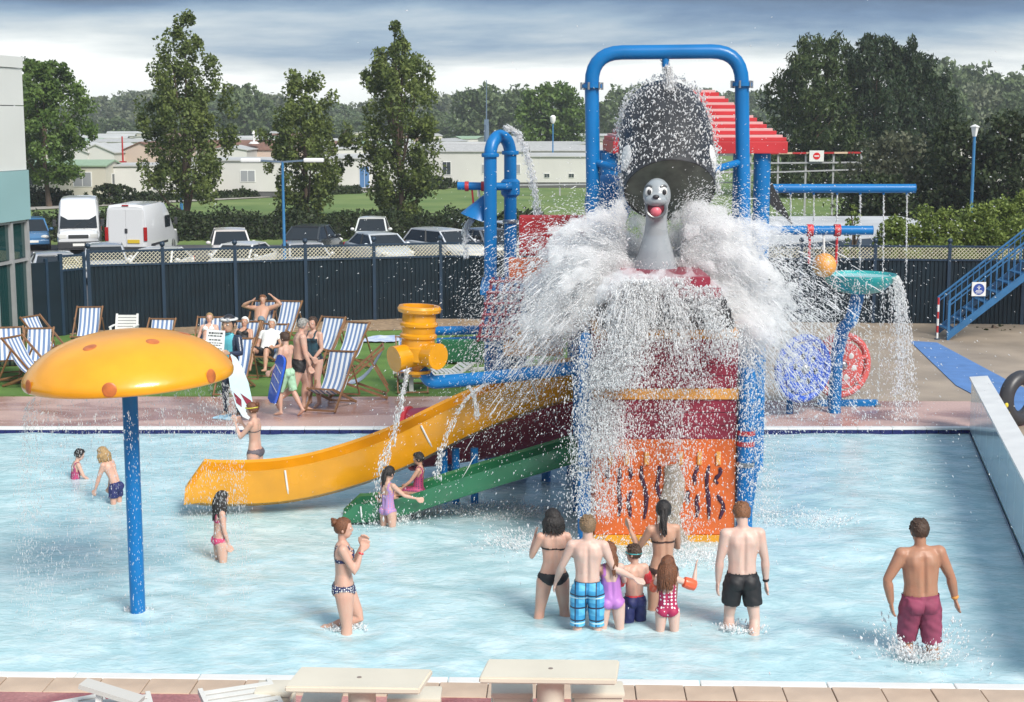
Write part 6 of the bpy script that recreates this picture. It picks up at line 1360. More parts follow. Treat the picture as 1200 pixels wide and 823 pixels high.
person('girl in dark bikini with yellow goggles wading behind the yellow slide', (q.x, 22.7, FLOOR), 1.60, 78, dict(uaL=(-.15, .55, -.75), faL=(.1, .35, .95), uaR=(.15, .4, -.85), faR=(-.1, .55, .7), hp=-6), 'f', .95, 'fair', (('briefs', m_greyb), ('top', m_greyb)), ('bun', 'auburn'), extras=ex)
person('small child in dark swimsuit crouching in the water', WL(88, 560), 1.12, -60, dict(thL=(-.2, .95, -.05), shL=(-.1, -.75, -.65), thR=(.2, .95, -.05), shR=(.1, -.75, -.65), uaL=(-.3, .3, -.9), faL=(0, .6, -.5), uaR=(.3, .3, -.9), faR=(0, .6, -.5), hp=-18, sp=(0, .15, 1)), 'f', 1.05, 'fair', (('suit', m_pinkp),), ('short', 'black'), 1.15)
person('thin blond child bending to the water behind the mushroom pole', WL(136, 589), 1.22, 72, dict(sp=(0, .42, .9), pa=(0, .2, 1), uaL=(-.1, .35, -.95), faL=(-.02, .35, -.95), uaR=(.1, .15, -1), faR=(0, .3, -1), hp=-16), 'm', .88, 'fair', (('shorts', m_nv, .5, .008),), ('bob', 'blond'), 1.14)
person('girl in lilac print swimsuit standing under falling water at the green slide', WL(455, 618), 1.22, -40, dict(uaL=(-.3, .5, -.8), faL=(0, .8, -.4), uaR=(.4, .5, -.6), faR=(.5, .8, -.3), hp=-15), 'f', 1.0, 'fair', (('suit', m_lilp),), ('pony', 'black'), 1.14)
q = at(490, 581, 20.4)
person('small girl in pink print swimsuit sitting on the green slide', (q.x, 20.4, q.z), 1.08, 82, dict(sp=(0, -.12, 1), thL=(-.12, 1, -.12), shL=(-.05, .9, -.45), thR=(.12, 1, -.12), shR=(.05, .9, -.45), uaL=(-.2, .55, -.8), faL=(-.1, .7, -.6), uaR=(.2, .5, -.8), faR=(.1, .7, -.6), hp=-12), 'f', 1.05, 'mid', (('suit', m_pinkp),), ('short', 'black'), 1.16, pelvis=.085)
# --- on the far deck and lawn
GD = lambda px, py: (lambda p: (p.x, p.y, .0))(g(px, py, 0))
walk = dict(thL=(-.03, .28, -1), shL=(-.02, -.05, -1), thR=(.03, -.22, -1), shR=(.02, -.5, -.85))
bl_ = {}
def ex(i):
    # bodyboard under the near arm
    r = i['root']; c = Vector(i['J']['wrL'].tolist()) + Vector((-.06, .10, .16))
bboy = person('boy in mint shorts walking along the wet deck with a blue bodyboard', GD(337, 488), 1.50, 62, dict(**walk, uaL=(-.30, .05, -.9), faL=(-.1, .55, -.55), uaR=(.35, .35, -.7), faR=(0, .9, -.2), hp=-8, hy=-5), 'm', .92, 'fair', (('shorts', m_mint, .95, .016),), ('short', 'brown'), 1.06)
c = g(337, 488); bd = thing('bodyboard', 'shiny blue bodyboard with black underside carried by the boy', 'bodyboard', at(322, 470, c.y - .38))
cb2 = at(325, 444, c.y - .36); M = Matrix.Rotation(R_(14), 3, 'Y') @ Matrix.Rotation(R_(-62), 3, 'Z') * .86; pts = []
out_ = [(0, .50), (.12, .49), (.21, .44), (.255, .30), (.265, .0), (.25, -.3), (.2, -.48), (0, -.52)]
poly = [Vector((x, 0, z)) for x, z in out_] + [Vector((-x, 0, z)) for x, z in reversed(out_[1:-1])]
MB().prism([cb2 + M @ (p + Vector((0, -.03, 0))) for p in poly], M @ Vector((0, .045, 0))).build('deck', mat('royal blue foam', (.02, .09, .50), .25, var=.2, vs_=4, coat=.5), bd)
MB().prism([cb2 + M @ (p * .99 + Vector((0, .016, 0))) for p in poly], M @ Vector((0, .02, 0))).build('slick', m_bk, bd)
for k in (-1, 0, 1): MB().prism([cb2 + M @ Vector((-.2, -.031, .2 * k + .05)), cb2 + M @ Vector((.2, -.031, .2 * k - .05)), cb2 + M @ Vector((.2, -.031, .2 * k - .03)), cb2 + M @ Vector((-.2, -.031, .2 * k + .07))], M @ Vector((0, -.003, 0))).build('print', m_white, bd)
person('grey haired man in black trunks walking behind the boy', GD(352, 483), 1.72, -70, dict(uaL=(-.2, .25, -.9), faL=(0, .6, -.6), uaR=(.2, .1, -1), faR=(.05, .3, -.9), thL=(-.03, .32, -1), shL=(-.02, -.1, -1), thR=(.03, -.3, -1), shR=(.02, -.75, -.6), sp=(0, .1, 1), hp=-10), 'm', 1.08, 'fair', (('shorts', m_bk, .35, .008),), ('short', 'grey'))
person('smiling woman in black and blue swimsuit walking on the deck', GD(369, 476), 1.66, 150, dict(uaL=(-.2, .1, -1), faL=(.3, .5, -.6), uaR=(.22, .1, -1), faR=(-.2, .5, -.6), thL=(-.05, .15, -1), shL=(-.03, -.1, -1), hy=10), 'f', 1.10, 'fair', (('suit', mat('black swimsuit with teal sides', (.01, .012, .016), .5, c2=(.03, .10, .14), vs_=3)),), ('short', 'brown'))
recl = dict(sp=(0, -.62, .78), pa=(0, -.62, .78), thL=(-.16, .92, .30), shL=(-.05, .35, -.95), thR=(.16, .92, .30), shR=(.05, .35, -.95), hp=12)
def seated(key, label, h, sex, wear, hair, pose=None, skin='fair', girth=1.):
    loc, a = CH[key]; d = dict(recl); d.update(pose or {}); f = Vector((math.sin(a), -math.cos(a), 0))
    return person(label, (loc.x + f.x * .02, loc.y + f.y * .02, 0), h, math.degrees(a) + 180, d, sex, girth, skin, wear, hair, pelvis=.475)
m_wht = mat('white cotton', (.72, .72, .70), .8); m_greysh = mat('grey blue shorts', (.16, .22, .27), .8)
seated('c6', 'blonde woman in sunglasses sunbathing in a deck chair', 1.64, 'f', (('briefs', m_wht), ('top', m_wht)), ('bun', 'blond'), dict(uaL=(-.3, .3, -.8), faL=(.1, .8, -.3), uaR=(.3, .3, -.8), faR=(-.1, .8, -.3)))
seated('c7', 'man lying back in a deck chair with arms behind his head', 1.76, 'm', (('shorts', m_greysh, .6, .014),), ('short', 'ginger'), dict(uaL=(-.9, .0, .35), faL=(.75, -.1, .65), uaR=(.9, .15, .2), faR=(-.85, .2, .45), thL=(-.14, .8, .55), thR=(.16, .9, .3)), 'mid')
seated('c9', 'person in white sun hat and dark top sitting cross armed', 1.66, 'f', (('suit', m_bk),), ('cap', m_wht), dict(uaL=(-.2, .4, -.8), faL=(.4, .6, .3), uaR=(.2, .4, -.8), faR=(-.4, .6, .2)), 'mid', 1.1)
seated('c9b', 'person in pale cap slumped low in a deck chair', 1.68, 'm', (('tshirt', m_wht), ('shorts', m_bk, .7, .012)), ('cap', mat('pale grey cap', (.5, .5, .48), .8)), dict(uaL=(-.3, .3, -.8), faL=(.3, .8, 0), uaR=(.3, .3, -.8), faR=(-.3, .8, 0)), 'mid')
loc, a = CH['c7']
# --- surfer figure with notice board
SP0 = GD(272, 488)
m_wet = mat('navy wetsuit gloss', (.02, .03, .06), .35, var=.2, vs_=5, coat=.3); m_tealp = mat('teal suit panel', (.10, .42, .50), .35, coat=.3)
def ex(i):
    hd_ = i['head']; hs_, h = i['hs'], i['h']
    def hp(x, y, z): return vec(hd_ + (i['HR'] * x + i['HF'] * y + i['HU'] * z) * hs_ * h)
    for s in (-1, 1): MB().ball(hp(s * .022, .056, .036), (.022 * hs_ * h, .012 * hs_ * h, .017 * hs_ * h), 14, 8, i['M']).build('goggle_lens', m_glassb, i['root'], smooth=True, local=True)
    MB().tube([hp(math.cos(a) * .056, math.sin(a) * .066, .036) for a in [2 * math.pi * k / 24 for k in range(25)]], .012 * h, 8).build('goggle_strap', m_white, i['root'], local=True)
st_ = person('surfer statue in dark wetsuit with goggles on its swim cap beside the deck edge', SP0, 1.74, 158, dict(uaL=(-.35, .35, -.8), faL=(.35, .8, .1), uaR=(.55, .1, -.7), faR=(-.5, .85, .0), thL=(-.08, .02, -1), thR=(.08, .02, -1)), 'm', 1.0, 'mid', (('wetsuit', m_wet), ('chestpanel', m_tealp)), ('swimcap', mat('black rubber cap', (.02, .02, .025), .35)), 1.42, name='surfer_statue', cat='statue', extras=ex, skinm=mat('painted statue skin', (.45, .27, .18), .35, coat=.3))
root = st_['root']
for s in (-1, 1): MB().box((s * .1, .16, .02), (.16, .42, .04), bev=.015).build('flipper', mat('pale blue fin rubber', (.30, .48, .60), .4, var=.3, vs_=9), root, local=True)
bpt = at(252, 407, SP0[1] - .45); nb_ = thing('notice_board', 'white notice board with rows of black writing held by the surfer statue', 'sign', bpt)
Mx = Matrix.Rotation(R_(14), 3, 'Z') @ Matrix.Rotation(R_(5), 3, 'Y'); M4 = lambda v: bpt + Mx @ Vector(v)
P8 = [(-.16, 0, -.30), (.16, 0, -.30), (.16, 0, .30), (-.16, 0, .30)]
MB().prism([M4(q) for q in P8], Mx @ Vector((0, .02, 0))).build('board', m_white, nb_)
for z0, hgt, w0 in ((.235, .03, .24), (.19, .02, .26), (.12, .02, .22), (.07, .012, .25), (.03, .012, .24), (-.03, .012, .26), (-.08, .012, .2), (-.14, .012, .25), (-.2, .012, .22)):
    x = -w0 / 2
    rr4 = random.Random(int(z0 * 1000))
    while x < w0 / 2 - .02:
        wl_ = min(rr4.uniform(.02, .055), w0 / 2 - x); MB().prism([M4((x, -.002, z0)), M4((x + wl_, -.002, z0)), M4((x + wl_, -.002, z0 + hgt)), M4((x, -.002, z0 + hgt))], Mx @ Vector((0, -.002, 0))).build('word', m_bk, nb_); x += wl_ + .012
sbp = at(281, 446, SP0[1] - .42); sf = thing('surfboard', 'white surfboard with maroon flash standing in front of the surfer statue', 'surfboard', (sbp.x, sbp.y, 0))
out_ = [(0, .62), (.07, .54), (.13, .36), (.165, .05), (.15, -.3), (.09, -.52), (0, -.60)]
poly = [Vector((x, 0, z)) for x, z in out_] + [Vector((-x, 0, z)) for x, z in reversed(out_[1:-1])]; Mx = Matrix.Rotation(R_(12), 3, 'Z') @ Matrix.Rotation(R_(-13), 3, 'Y'); cs = Vector((sbp.x, sbp.y, .60))
MB().prism([cs + Mx @ p for p in poly], Mx @ Vector((0, .06, 0))).build('board', mat('white board with pale blue fade', (.70, .74, .76), .2, c2=(.45, .68, .74), vs_=1.5, coat=.5), sf)
for pl in ([(-.02, -.1), (.13, -.28), (.1, -.48), (.03, -.3)], [(-.13, -.05), (-.03, -.22), (-.06, -.35), (-.13, -.25)]): MB().prism([cs + Mx @ Vector((x, -.003, z)) for x, z in pl], Mx @ Vector((0, -.003, 0))).build('flash', m_mar, sf)
# ------------------------------------------------------------------ flying water (droplets and sheets)
def spraymat(name, al=.0):
    m = bpy.data.materials.new(name); m.use_nodes = True; t = m.node_tree; b = t.nodes['Principled BSDF']
    t.nodes.remove(b); b = t.nodes.new('ShaderNodeBsdfDiffuse'); b.inputs[0].default_value = (.985, .99, .993, 1)
    tr = t.nodes.new('ShaderNodeBsdfTranslucent'); tr.inputs[0].default_value = (.985, .99, .993, 1)
    ms = t.nodes.new('ShaderNodeMixShader'); ms.inputs[0].default_value = .55; t.links.new(b.outputs[0], ms.inputs[1]); t.links.new(tr.outputs[0], ms.inputs[2])
    o = ms
    if al:
        tp = t.nodes.new('ShaderNodeBsdfTransparent'); m2 = t.nodes.new('ShaderNodeMixShader'); m2.inputs[0].default_value = al; t.links.new(ms.outputs[0], m2.inputs[1]); t.links.new(tp.outputs[0], m2.inputs[2]); o = m2
    t.links.new(o.outputs[0], t.nodes['Material Output'].inputs[0]); return m
m_spray = spraymat('white water droplets', .12); m_mist = spraymat('thin water streaks', .45)
def drops(name, label, P, size, D, stretch, m=None, group=None):
    n = len(P); D = D / (np.linalg.norm(D, axis=1)[:, None] + 1e-9); a = np.cross(D, RNG.normal(size=(n, 3))); a /= np.linalg.norm(a, axis=1)[:, None] + 1e-9; b = np.cross(D, a)
    s = np.asarray(size).reshape(-1, 1) * np.ones((n, 1)); L_ = s * np.asarray(stretch).reshape(-1, 1)
    if n > 60000:      # the big burst: simpler slivers, four faces each
        V = np.stack([P + D * L_, P - D * L_ * .6 + a * s, P - D * L_ * .6 + (-.5 * a + .866 * b) * s, P - D * L_ * .6 + (-.5 * a - .866 * b) * s], 1).reshape(-1, 3)
        F = np.array([(0, 1, 2), (0, 2, 3), (0, 3, 1), (3, 2, 1)]); F = (F[None] + 4 * np.arange(n)[:, None, None]).reshape(-1, 3)
        return tag(npmesh(name, V, F, m or m_spray, smooth=True), label, 'water', group, 'stuff')
    V = np.stack([P + D * L_, P + a * s, P + (-.5 * a + .866 * b) * s, P + (-.5 * a - .866 * b) * s, P - D * L_], 1).reshape(-1, 3)
    F = np.array([(0, 1, 2), (0, 2, 3), (0, 3, 1), (4, 2, 1), (4, 3, 2), (4, 1, 3)]); F = (F[None] + 5 * np.arange(n)[:, None, None]).reshape(-1, 3)
    o = npmesh(name, V, F, m or m_spray, smooth=True); tag(o, label, 'water', group, 'stuff'); return o
def ballistic(E, v0, t): return E + v0 * t[:, None] + np.array((0, 0, -4.9)) * (t ** 2)[:, None]
# --- the big dump: water leaves the bucket, strikes the tower top and bursts outward in ragged tongues
S0 = np.array(at(770, 322, 20.2)); PS, SZ, DR, ST = [], [], [], []
def burst(nj, per, az_c, az_s, el_lo, el_hi, sp_lo, sp_hi, t_hi, spread, s0=.0055, s1=.016, E0=None, tpow=.8, pos=.14, seedr=RNG):
    for j in range(nj):
        az = az_c + seedr.normal() * az_s; el = seedr.uniform(el_lo, el_hi); v = seedr.uniform(sp_lo, sp_hi); n = int(per * seedr.uniform(.5, 1.5))
        d = np.array((math.cos(el) * math.cos(az), math.cos(el) * math.sin(az) , math.sin(el))) * v
        v0 = d[None] + seedr.normal(size=(n, 3)) * v * spread * seedr.uniform(.4, 1.6); t = t_hi * seedr.uniform(0.03, 1, n) ** tpow
        E = (S0 if E0 is None else np.array(E0)) + seedr.normal(size=3) * np.array((.16, .12, .06)); p = ballistic(E[None] + seedr.normal(size=(n, 3)) * pos * .4, v0, t)
        PS.append(p); DR.append(v0 + np.array((0, 0, -9.8)) * t[:, None]); SZ.append(np.clip(seedr.lognormal(math.log(s0 * 1.5), .45, n), s0 * .6, s1)); ST.append(seedr.uniform(1.0, 3.2, n))
pi = math.pi
SB_ = S0 + np.array((0, .5, .0)); MIST = []; SV, SF, SN = [], [], 0
def strand(E, v0, t0, t1, r, m=5):
    """tapered sliver of water drawn out along its flight path"""
    global SN
    t = np.linspace(t0, t1, m); p = ballistic(E[None], v0[None], t)
    if abs(p[-1, 0] - sb.x) < .42 and p[-1, 2] > tw_top + .10 and p[-1, 1] < 20.72: return
    p += RNG.normal(size=(m, 3)) * r * .6; d = np.gradient(p, axis=0); d /= np.linalg.norm(d, axis=1)[:, None]
    a = np.cross(d, (.3, .8, .5)); a /= np.linalg.norm(a, axis=1)[:, None]; b = np.cross(d, a); rr = (r * np.sin(np.linspace(.08, 1, m) ** .7 * (pi - .15)) ** .8)[:, None]
    SV.append(np.stack([p + a * rr, p + b * rr, p - a * rr, p - b * rr], 1).reshape(-1, 3)); q = np.arange(m - 1)[:, None] * 4 + np.arange(4)[None]; q2 = np.arange(m - 1)[:, None] * 4 + (np.arange(4)[None] + 1) % 4
    SF.append(np.stack([q, q2, q2 + 4, q + 4], -1).reshape(-1, 4) + SN); SN += 4 * m
pi = math.pi
def tongue(az, el, v, tmax, ns, nd, sp_=.055, fat=1., mist=1.):
    """one ragged tongue of the burst: slivers, drops and a misty core along a common flight path"""
    d = np.array((math.cos(el) * math.cos(az), math.cos(el) * math.sin(az), math.sin(el))) * v; E = SB_ + RNG.normal(size=3) * np.array((.12, .10, .05)) + np.array((math.cos(az) * .15, 0, 0))
    for i in range(ns):
        v0 = d + RNG.normal(size=3) * v * sp_; t0 = tmax * RNG.uniform(.05, .85); strand(E + RNG.normal(size=3) * .03, v0, t0, t0 + RNG.uniform(.012, .05), RNG.uniform(.0025, .009) * fat)
    n = nd; v0 = d[None] + RNG.normal(size=(n, 3)) * v * sp_ * RNG.uniform(.6, 2.2, (n, 1)); t = tmax * RNG.uniform(.05, 1.08, n) ** .75; PS.append(ballistic(E[None] + RNG.normal(size=(n, 3)) * .03, v0, t)); DR.append(v0 + np.array((0, 0, -9.8)) * t[:, None]); SZ.append(np.clip(RNG.lognormal(math.log(.0048), .4, n), .0025, .011)); ST.append(RNG.uniform(1., 3.5, n))
    for q in np.linspace(.06, .70, 11):
        t = tmax * q; MIST.append((E + d * t + np.array((0, 0, -4.9)) * t * t + RNG.normal(size=3) * .03, (.045 + .085 * q) * RNG.uniform(.7, 1.25) * fat * mist))
for side in (0, 1):
    for k_ in range(84):
        el = R_(RNG.uniform(-22, 76)); v = RNG.uniform(2.4, 5.0) * (1.06 if side == 0 else 1.0) * (1 - .12 * max(0, math.sin(el))); az = (0 if side == 0 else pi) + RNG.normal() * .33
        tongue(az, el, v, .38 + .26 * math.sin(max(0, el)) + RNG.uniform(.02, .22), 42, 640, .075, 1., 1.0)
    for k_ in range(12): tongue(RNG.uniform(0, 2 * pi), R_(RNG.uniform(62, 86)), RNG.uniform(2.6, 4.5), .5, 30, 620, .10, 1., .85)
    for k_ in range(16): tongue((0 if side == 0 else pi) + RNG.normal() * .3, R_(RNG.uniform(10, 65)), RNG.uniform(1.2, 2.6), .42, 30, 520, .10, 1.15, 1.)
burst(24, 220, pi * .5, .7, R_(20), R_(75), 1.5, 3.0, .6, .2, .0036, .009, E0=SB_)               # backward
burst(70, 230, pi * 1.5, 1.6, R_(0), R_(65), 2.5, 5.4, .95, .3, .0032, .008, E0=SB_)   # wide flung drops
# sheet running down the tower front, denser in two cascades
def cascade(x_px, y0, y1, n, wid, Y_=None, s0=.0042, spread=.25, s1=.011):
    Y_ = Y_ or YF - .1; q = RNG.uniform(0, 1, n) ** 1.1; a = at(x_px[0], y0, Y_); b = at(x_px[1], y1, Y_)
    p = np.array(a)[None] * (1 - q[:, None]) + np.array(b)[None] * q[:, None]; w_ = wid[0] * (1 - q) + wid[1] * q
    p[:, 0] += RNG.normal(size=n) * w_; p[:, 1] -= np.abs(RNG.normal(size=n)) * spread * (.3 + q)
    PS.append(p); DR.append(np.tile((0., -.25, -1.), (n, 1)) + RNG.normal(size=(n, 3)) * .25); SZ.append(np.clip(RNG.lognormal(math.log(s0 * 1.4), .5, n), .004, s1)); ST.append(RNG.uniform(1, 3.5, n))
def fall(px, py, wid, n, t1, vx, r=.011):
    for i in range(n):
        E = np.array(at(px, py, YF - .06)) + np.array((RNG.normal() * wid, -abs(RNG.normal()) * .08, RNG.normal() * .05)); v0 = np.array((vx + RNG.normal() * .45, -.35 + RNG.normal() * .25, -.9 + RNG.normal() * .4)); t0 = RNG.uniform(0, t1) ** 1.0; strand(E, v0, t0, t0 + RNG.uniform(.015, .05), RNG.uniform(.0025, .008) * r / .008)
fall(748, 330, .12, 1300, .28, -.45); fall(782, 336, .05, 300, .30, .7); fall(702, 430, .12, 160, .4, 0, .007)
cascade((752, 722), 328, 450, 13000, (.15, .24)); cascade((778, 816), 335, 455, 3000, (.08, .2)); cascade((768, 770), 370, 540, 1700, (.28, .45)); cascade((825, 845), 335, 420, 3000, (.12, .12)); cascade((790, 855), 325, 400, 2200, (.1, .1))
cascade((706, 702), 420, 600, 5200, (.15, .24)); cascade((780, 780), 440, 640, 2600, (.45, .55)); cascade((712, 712), 470, 530, 3000, (.15, .2)); cascade((868, 888), 380, 590, 2600, (.10, .14)); cascade((690, 690), 360, 600, 3500, (.12, .16)); cascade((790, 800), 470, 640, 1600, (.1, .14))
P_, S_, D_, T_ = (np.concatenate(q) for q in (PS, SZ, DR, ST)); k = (P_[:, 2] > WATER) & ~((np.abs(P_[:, 0] - sb.x + .01) < .36) & (P_[:, 2] > tw_top + .12) & (P_[:, 1] < 20.75)); P_, S_, D_, T_ = P_[k], S_[k], D_[k], T_[k]
print('splash drops', len(P_))
npm = npmesh('water_strands', np.concatenate(SV), np.concatenate(SF), m_spray, smooth=True); tag(npm, 'long white slivers of water fanning out from the seal statue', 'water', None, 'stuff'); print('strand verts', SN)
drops('water_splash', 'huge burst of white water exploding around the seal statue', P_, S_, D_, T_)
# water striking the tipped bucket and running off it
n = 5200; a = RNG.uniform(0, 2 * pi, n); q = RNG.uniform(.0, 1.75, n); rr = np.interp(q / BKL, [0, .9, 1.18, 1.34, 1.42], [.64, .62, .54, .4, .05]) + np.abs(RNG.normal(size=n)) * .05
xa, ya, za_ = (np.array(v) for v in frame_of(ax)); P_ = np.array(mc)[None] + za_[None] * q[:, None] + (xa[None] * np.cos(a)[:, None] + ya[None] * np.sin(a)[:, None]) * rr[:, None]
drops('bucket_runoff', 'scattered drops splashing off the black bucket', P_, np.clip(RNG.lognormal(math.log(.0075), .45, n), .003, .018), np.tile((0, 0, -1.), (n, 1)) + RNG.normal(size=(n, 3)) * .5, RNG.uniform(1, 3, n))
# --- fine mist hanging in the burst: a real scattering volume
mm = MB(); rc = random.Random(3)
MC = np.array([m_[0] for m_ in MIST]); DN = np.array([(((MC - c) ** 2).sum(1) < .24 ** 2).sum() for c in MC]); MIST = [m_ for m_, d_ in zip(MIST, DN) if d_ > 4]      # stray puffs are drops, not mist
for c, q in MIST:
    if abs(c[0] - sb.x) < .34 + q and c[2] > tw_top + .05 and c[1] < 20.72 + q: continue
    mm.ball(tuple(c), (q, q, q), 8, 6)
for i in range(46):
    u_ = i / 45; c = at(704 + 150 * u_ + rc.gauss(0, 3), 345 - 26 * math.sin(pi * u_) + rc.gauss(0, 4), YF + rc.uniform(-.06, .25)); q = rc.uniform(.05, .10) * (1.15 if u_ < .6 else .8)
    if abs(c.x - sb.x) < .30: c.z -= .10; c.y = YF - .02; q *= .8
    mm.ball(c, (q, q, q), 8, 6)
for i in range(60): c = at(748 - i * .6 + rc.gauss(0, 9), 332 + i * 2.0, YF - .14); q = rc.uniform(.07, .15); mm.ball(c, (q, .09, q * 1.3), 8, 6)
for i in range(14): c = at(785 + i * 2.2 + rc.gauss(0, 5), 336 + i * 6, YF - .12); q = rc.uniform(.04, .09); mm.ball(c, (q, .07, q * 1.3), 8, 6)
m_fog = bpy.data.materials.new('water mist'); m_fog.use_nodes = True; t = m_fog.node_tree; t.nodes.clear(); o_ = TN(t, 'ShaderNodeOutputMaterial'); pv_ = TN(t, 'ShaderNodeVolumePrincipled'); pv_.inputs['Color'].default_value = (.995, .997, .999, 1)
tcn = TN(t, 'ShaderNodeTexCoord'); nz_ = TN(t, 'ShaderNodeTexNoise'); nz_.inputs['Scale'].default_value = 12.; nz_.inputs['Detail'].default_value = 5; nz_.inputs['Roughness'].default_value = .65; t.links.new(tcn.outputs['Object'], nz_.inputs[0]); mr_ = TN(t, 'ShaderNodeMapRange'); t.links.new(nz_.outputs[0], mr_.inputs[0]); mr_.inputs[1].default_value = .40; mr_.inputs[2].default_value = .70; mr_.inputs[3].default_value = 2.; mr_.inputs[4].default_value = 19.
t.links.new(mr_.outputs[0], pv_.inputs['Density']); t.links.new(pv_.outputs[0], o_.inputs['Volume'])
mo = remesh(mm, 'water_mist', m_fog, .035, None, 1); tag(mo, 'white mist hanging inside the water burst', 'water', None, 'stuff')
# --- streams
def stream(name, label, pts, r0, r1, n, size=.007, cat='water', thin=False, sprd=1.):
    pts = smooth_path(pts, 8); A = np.array([tuple(p) for p in pts]); q = RNG.uniform(0, len(A) - 1.001, n); i = q.astype(int); f = (q - i)[:, None]
    P = A[i] * (1 - f) + A[i + 1] * f; D = A[i + 1] - A[i]; rr = (r0 + (r1 - r0) * q / (len(A) - 1))[:, None]; P = P + RNG.normal(size=(n, 3)) * rr * .6
    return drops(name, label, P, np.clip(RNG.lognormal(math.log(size * .85), .4, n), .003, .016), D + RNG.normal(size=(n, 3)) * np.linalg.norm(D, axis=1).mean() * .25, RNG.uniform(1.5, 5, n), m_spray)
stream('water_stream', 'water pouring from the gantry nozzle onto the bucket', [at(780, 74, YG), at(784, 90, YG - .05), at(788, 115, YG - .15)], .035, .07, 1500)
stream('water_stream', 'water arching out of the blue hoop pipe', [at(592, 150, YA), at(606, 156, YA), at(617, 180, YA - .05), at(625, 215, YA - .1), at(631, 255, YA - .15)], .035, .06, 1700, .006)
stream('water_stream', 'thin trickle falling from the blue hanging funnel', [at(553, 257, YA + .3), at(546, 270, YA + .3), at(545, 300, YA + .25)], .03, .05, 700)
stream('water_stream', 'water falling from the yellow spinner spout past the slide', [at(478, 432, YP - .3), at(470, 470, YP - .5), at(458, 520, YP - .5), at(446, 555, YP - .6), at(443, 600, YP - .6)], .02, .09, 750)
stream('water_stream', 'broken water arc leaving the blue pipe over the slide', [at(545, 448, YP), at(555, 462, YP - .1), at(560, 490, YP - .15)], .015, .03, 350)
stream('water_stream', 'second broken water arc leaving the blue pipe', [at(575, 446, YP), at(545, 470, YP - .2), at(520, 520, YP - .4), at(512, 560, YP - .5)], .015, .05, 500)
for i in range(6):
    p = SB0 + (SB1 - SB0) * (.2 + .15 * i); q = Vector((p.x + .02, p.y - .05, 1.2 if i < 3 else .4))
    stream('spray_jet', 'thin jet falling from the upper blue spray bar', [p, p + Vector((.015, 0, -.5)), Vector((p.x + .03, p.y - .03, p.z - 1.4)), q], .006, .02, 420, .006)['group'] = 'jets under the spray bar'
# bowl overflow: falling sheets on the right hand rim
PP, DD = [], []; cB = at(1007, 323, 27)
for j in range(40):
    a = RNG.uniform(-.75, .8) if j < 30 else RNG.uniform(-2.6, -.7); n = int(RNG.uniform(60, 190) * (1 if j < 30 else .4)); e = np.array((cB.x + .64 * math.cos(a), cB.y + .64 * math.sin(a), cB.z)); v = RNG.uniform(.15, .7); v0 = np.array((math.cos(a) * v, math.sin(a) * v, 0))[None] + RNG.normal(size=(n, 3)) * .07; t = .74 * RNG.uniform(0, 1, n) ** .8
    PP.append(ballistic(e[None], v0, t)); DD.append(v0 + np.array((0, 0, -9.8)) * t[:, None])
P_ = np.concatenate(PP); D_ = np.concatenate(DD); k = P_[:, 2] > .01; drops('bowl_overflow', 'ragged water sheets spilling over the teal bowl rim', P_[k], np.clip(RNG.lognormal(math.log(.007), .4, k.sum()), .003, .016), D_[k], RNG.uniform(1, 4, k.sum()))
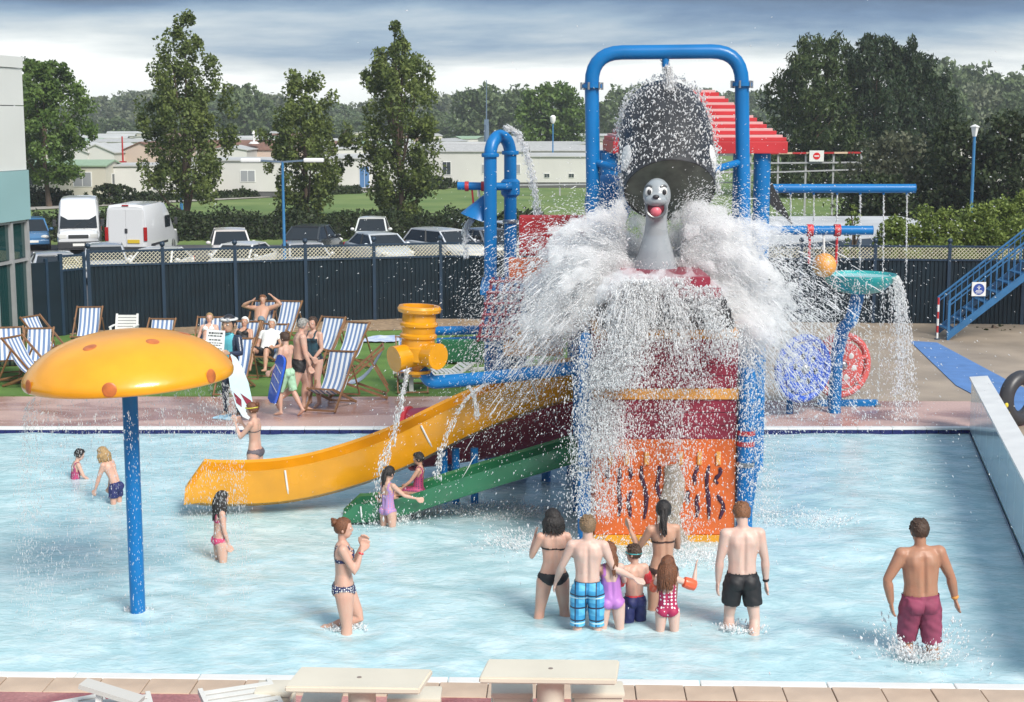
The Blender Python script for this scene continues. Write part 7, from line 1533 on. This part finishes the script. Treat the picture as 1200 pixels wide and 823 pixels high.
# mushroom rain curtain
n = 9000; a = RNG.uniform(0, 2 * pi, n); a += .05 * np.sin(40 * a); v0 = np.stack([np.cos(a) * .25, np.sin(a) * .25, -.2 * np.ones(n)], 1) + RNG.normal(size=(n, 3)) * .10; t = .67 * RNG.uniform(0, 1, n) ** .7
e = np.stack([mp_.x + 1.06 * np.cos(a), mp_.y + 1.06 * np.sin(a), 2.35 + .05 * np.cos(a)], 1); P_ = ballistic(e, v0, t); k = P_[:, 2] > WATER
drops('mushroom_rain', 'fine curtain of drops falling from the mushroom rim', P_[k], np.clip(RNG.lognormal(math.log(.0034), .35, k.sum()), .002, .007), (v0 + np.array((0, 0, -9.8)) * t[:, None])[k], RNG.uniform(1.5, 5, k.sum()), m_mist)
# wading splashes and foam rings in the pool
def wade(label, px, py, n, r, hgt, cone=.5):
    p = g(px, py, WATER); a = RNG.uniform(0, 2 * pi, n); v = RNG.uniform(.2, 1, n) * hgt; v0 = np.stack([np.cos(a) * v * cone, np.sin(a) * v * cone, v], 1); t = RNG.uniform(0, 1, n) * v / 4.9
    e = np.array(p)[None] + np.stack([np.cos(a) * r * RNG.uniform(.2, 1, n), np.sin(a) * r * .6 * RNG.uniform(.2, 1, n), 0 * a], 1); drops('splash', label, ballistic(e, v0, t), np.clip(RNG.lognormal(math.log(.0065), .45, n), .003, .02), v0 + RNG.normal(size=(n, 3)) * .3, RNG.uniform(1, 3, n))
wade('splash kicked up behind the man in maroon shorts', 1076, 772, 1700, .2, 2.7); wade('small splash round the legs of the pale man', 868, 738, 500, .2, 1.2); wade('splash at the foot of the green slide', 452, 612, 1800, .3, 2.2); wade('churned splash at the left foot of the tower', 640, 640, 2400, .6, 2.0, .8); wade('churned splash at the front of the tower', 775, 655, 2600, .8, 1.8, .8); wade('ripples of drops round the striding woman', 405, 737, 260, .2, 1.0)
wade('drops round the mushroom pole', 161, 716, 220, .15, .8); wade('splash where spray lands right of the tower', 930, 610, 900, .8, 1.4, .8); wade('splash where spray lands left of the tower', 580, 600, 900, .8, 1.4, .8)

# ------------------------------------------------------------------ air between here and the far trees
hzm = bpy.data.materials.new('summer haze'); hzm.use_nodes = True; t = hzm.node_tree; t.nodes.clear(); o_ = TN(t, 'ShaderNodeOutputMaterial'); pv_ = TN(t, 'ShaderNodeVolumePrincipled'); pv_.inputs['Color'].default_value = (.86, .92, 1., 1); pv_.inputs['Density'].default_value = .00035; t.links.new(pv_.outputs[0], o_.inputs['Volume'])
tag(MB().box((0, 530, 8.9), (1900, 1200, 22.4)).build('haze', hzm), kind='stuff')
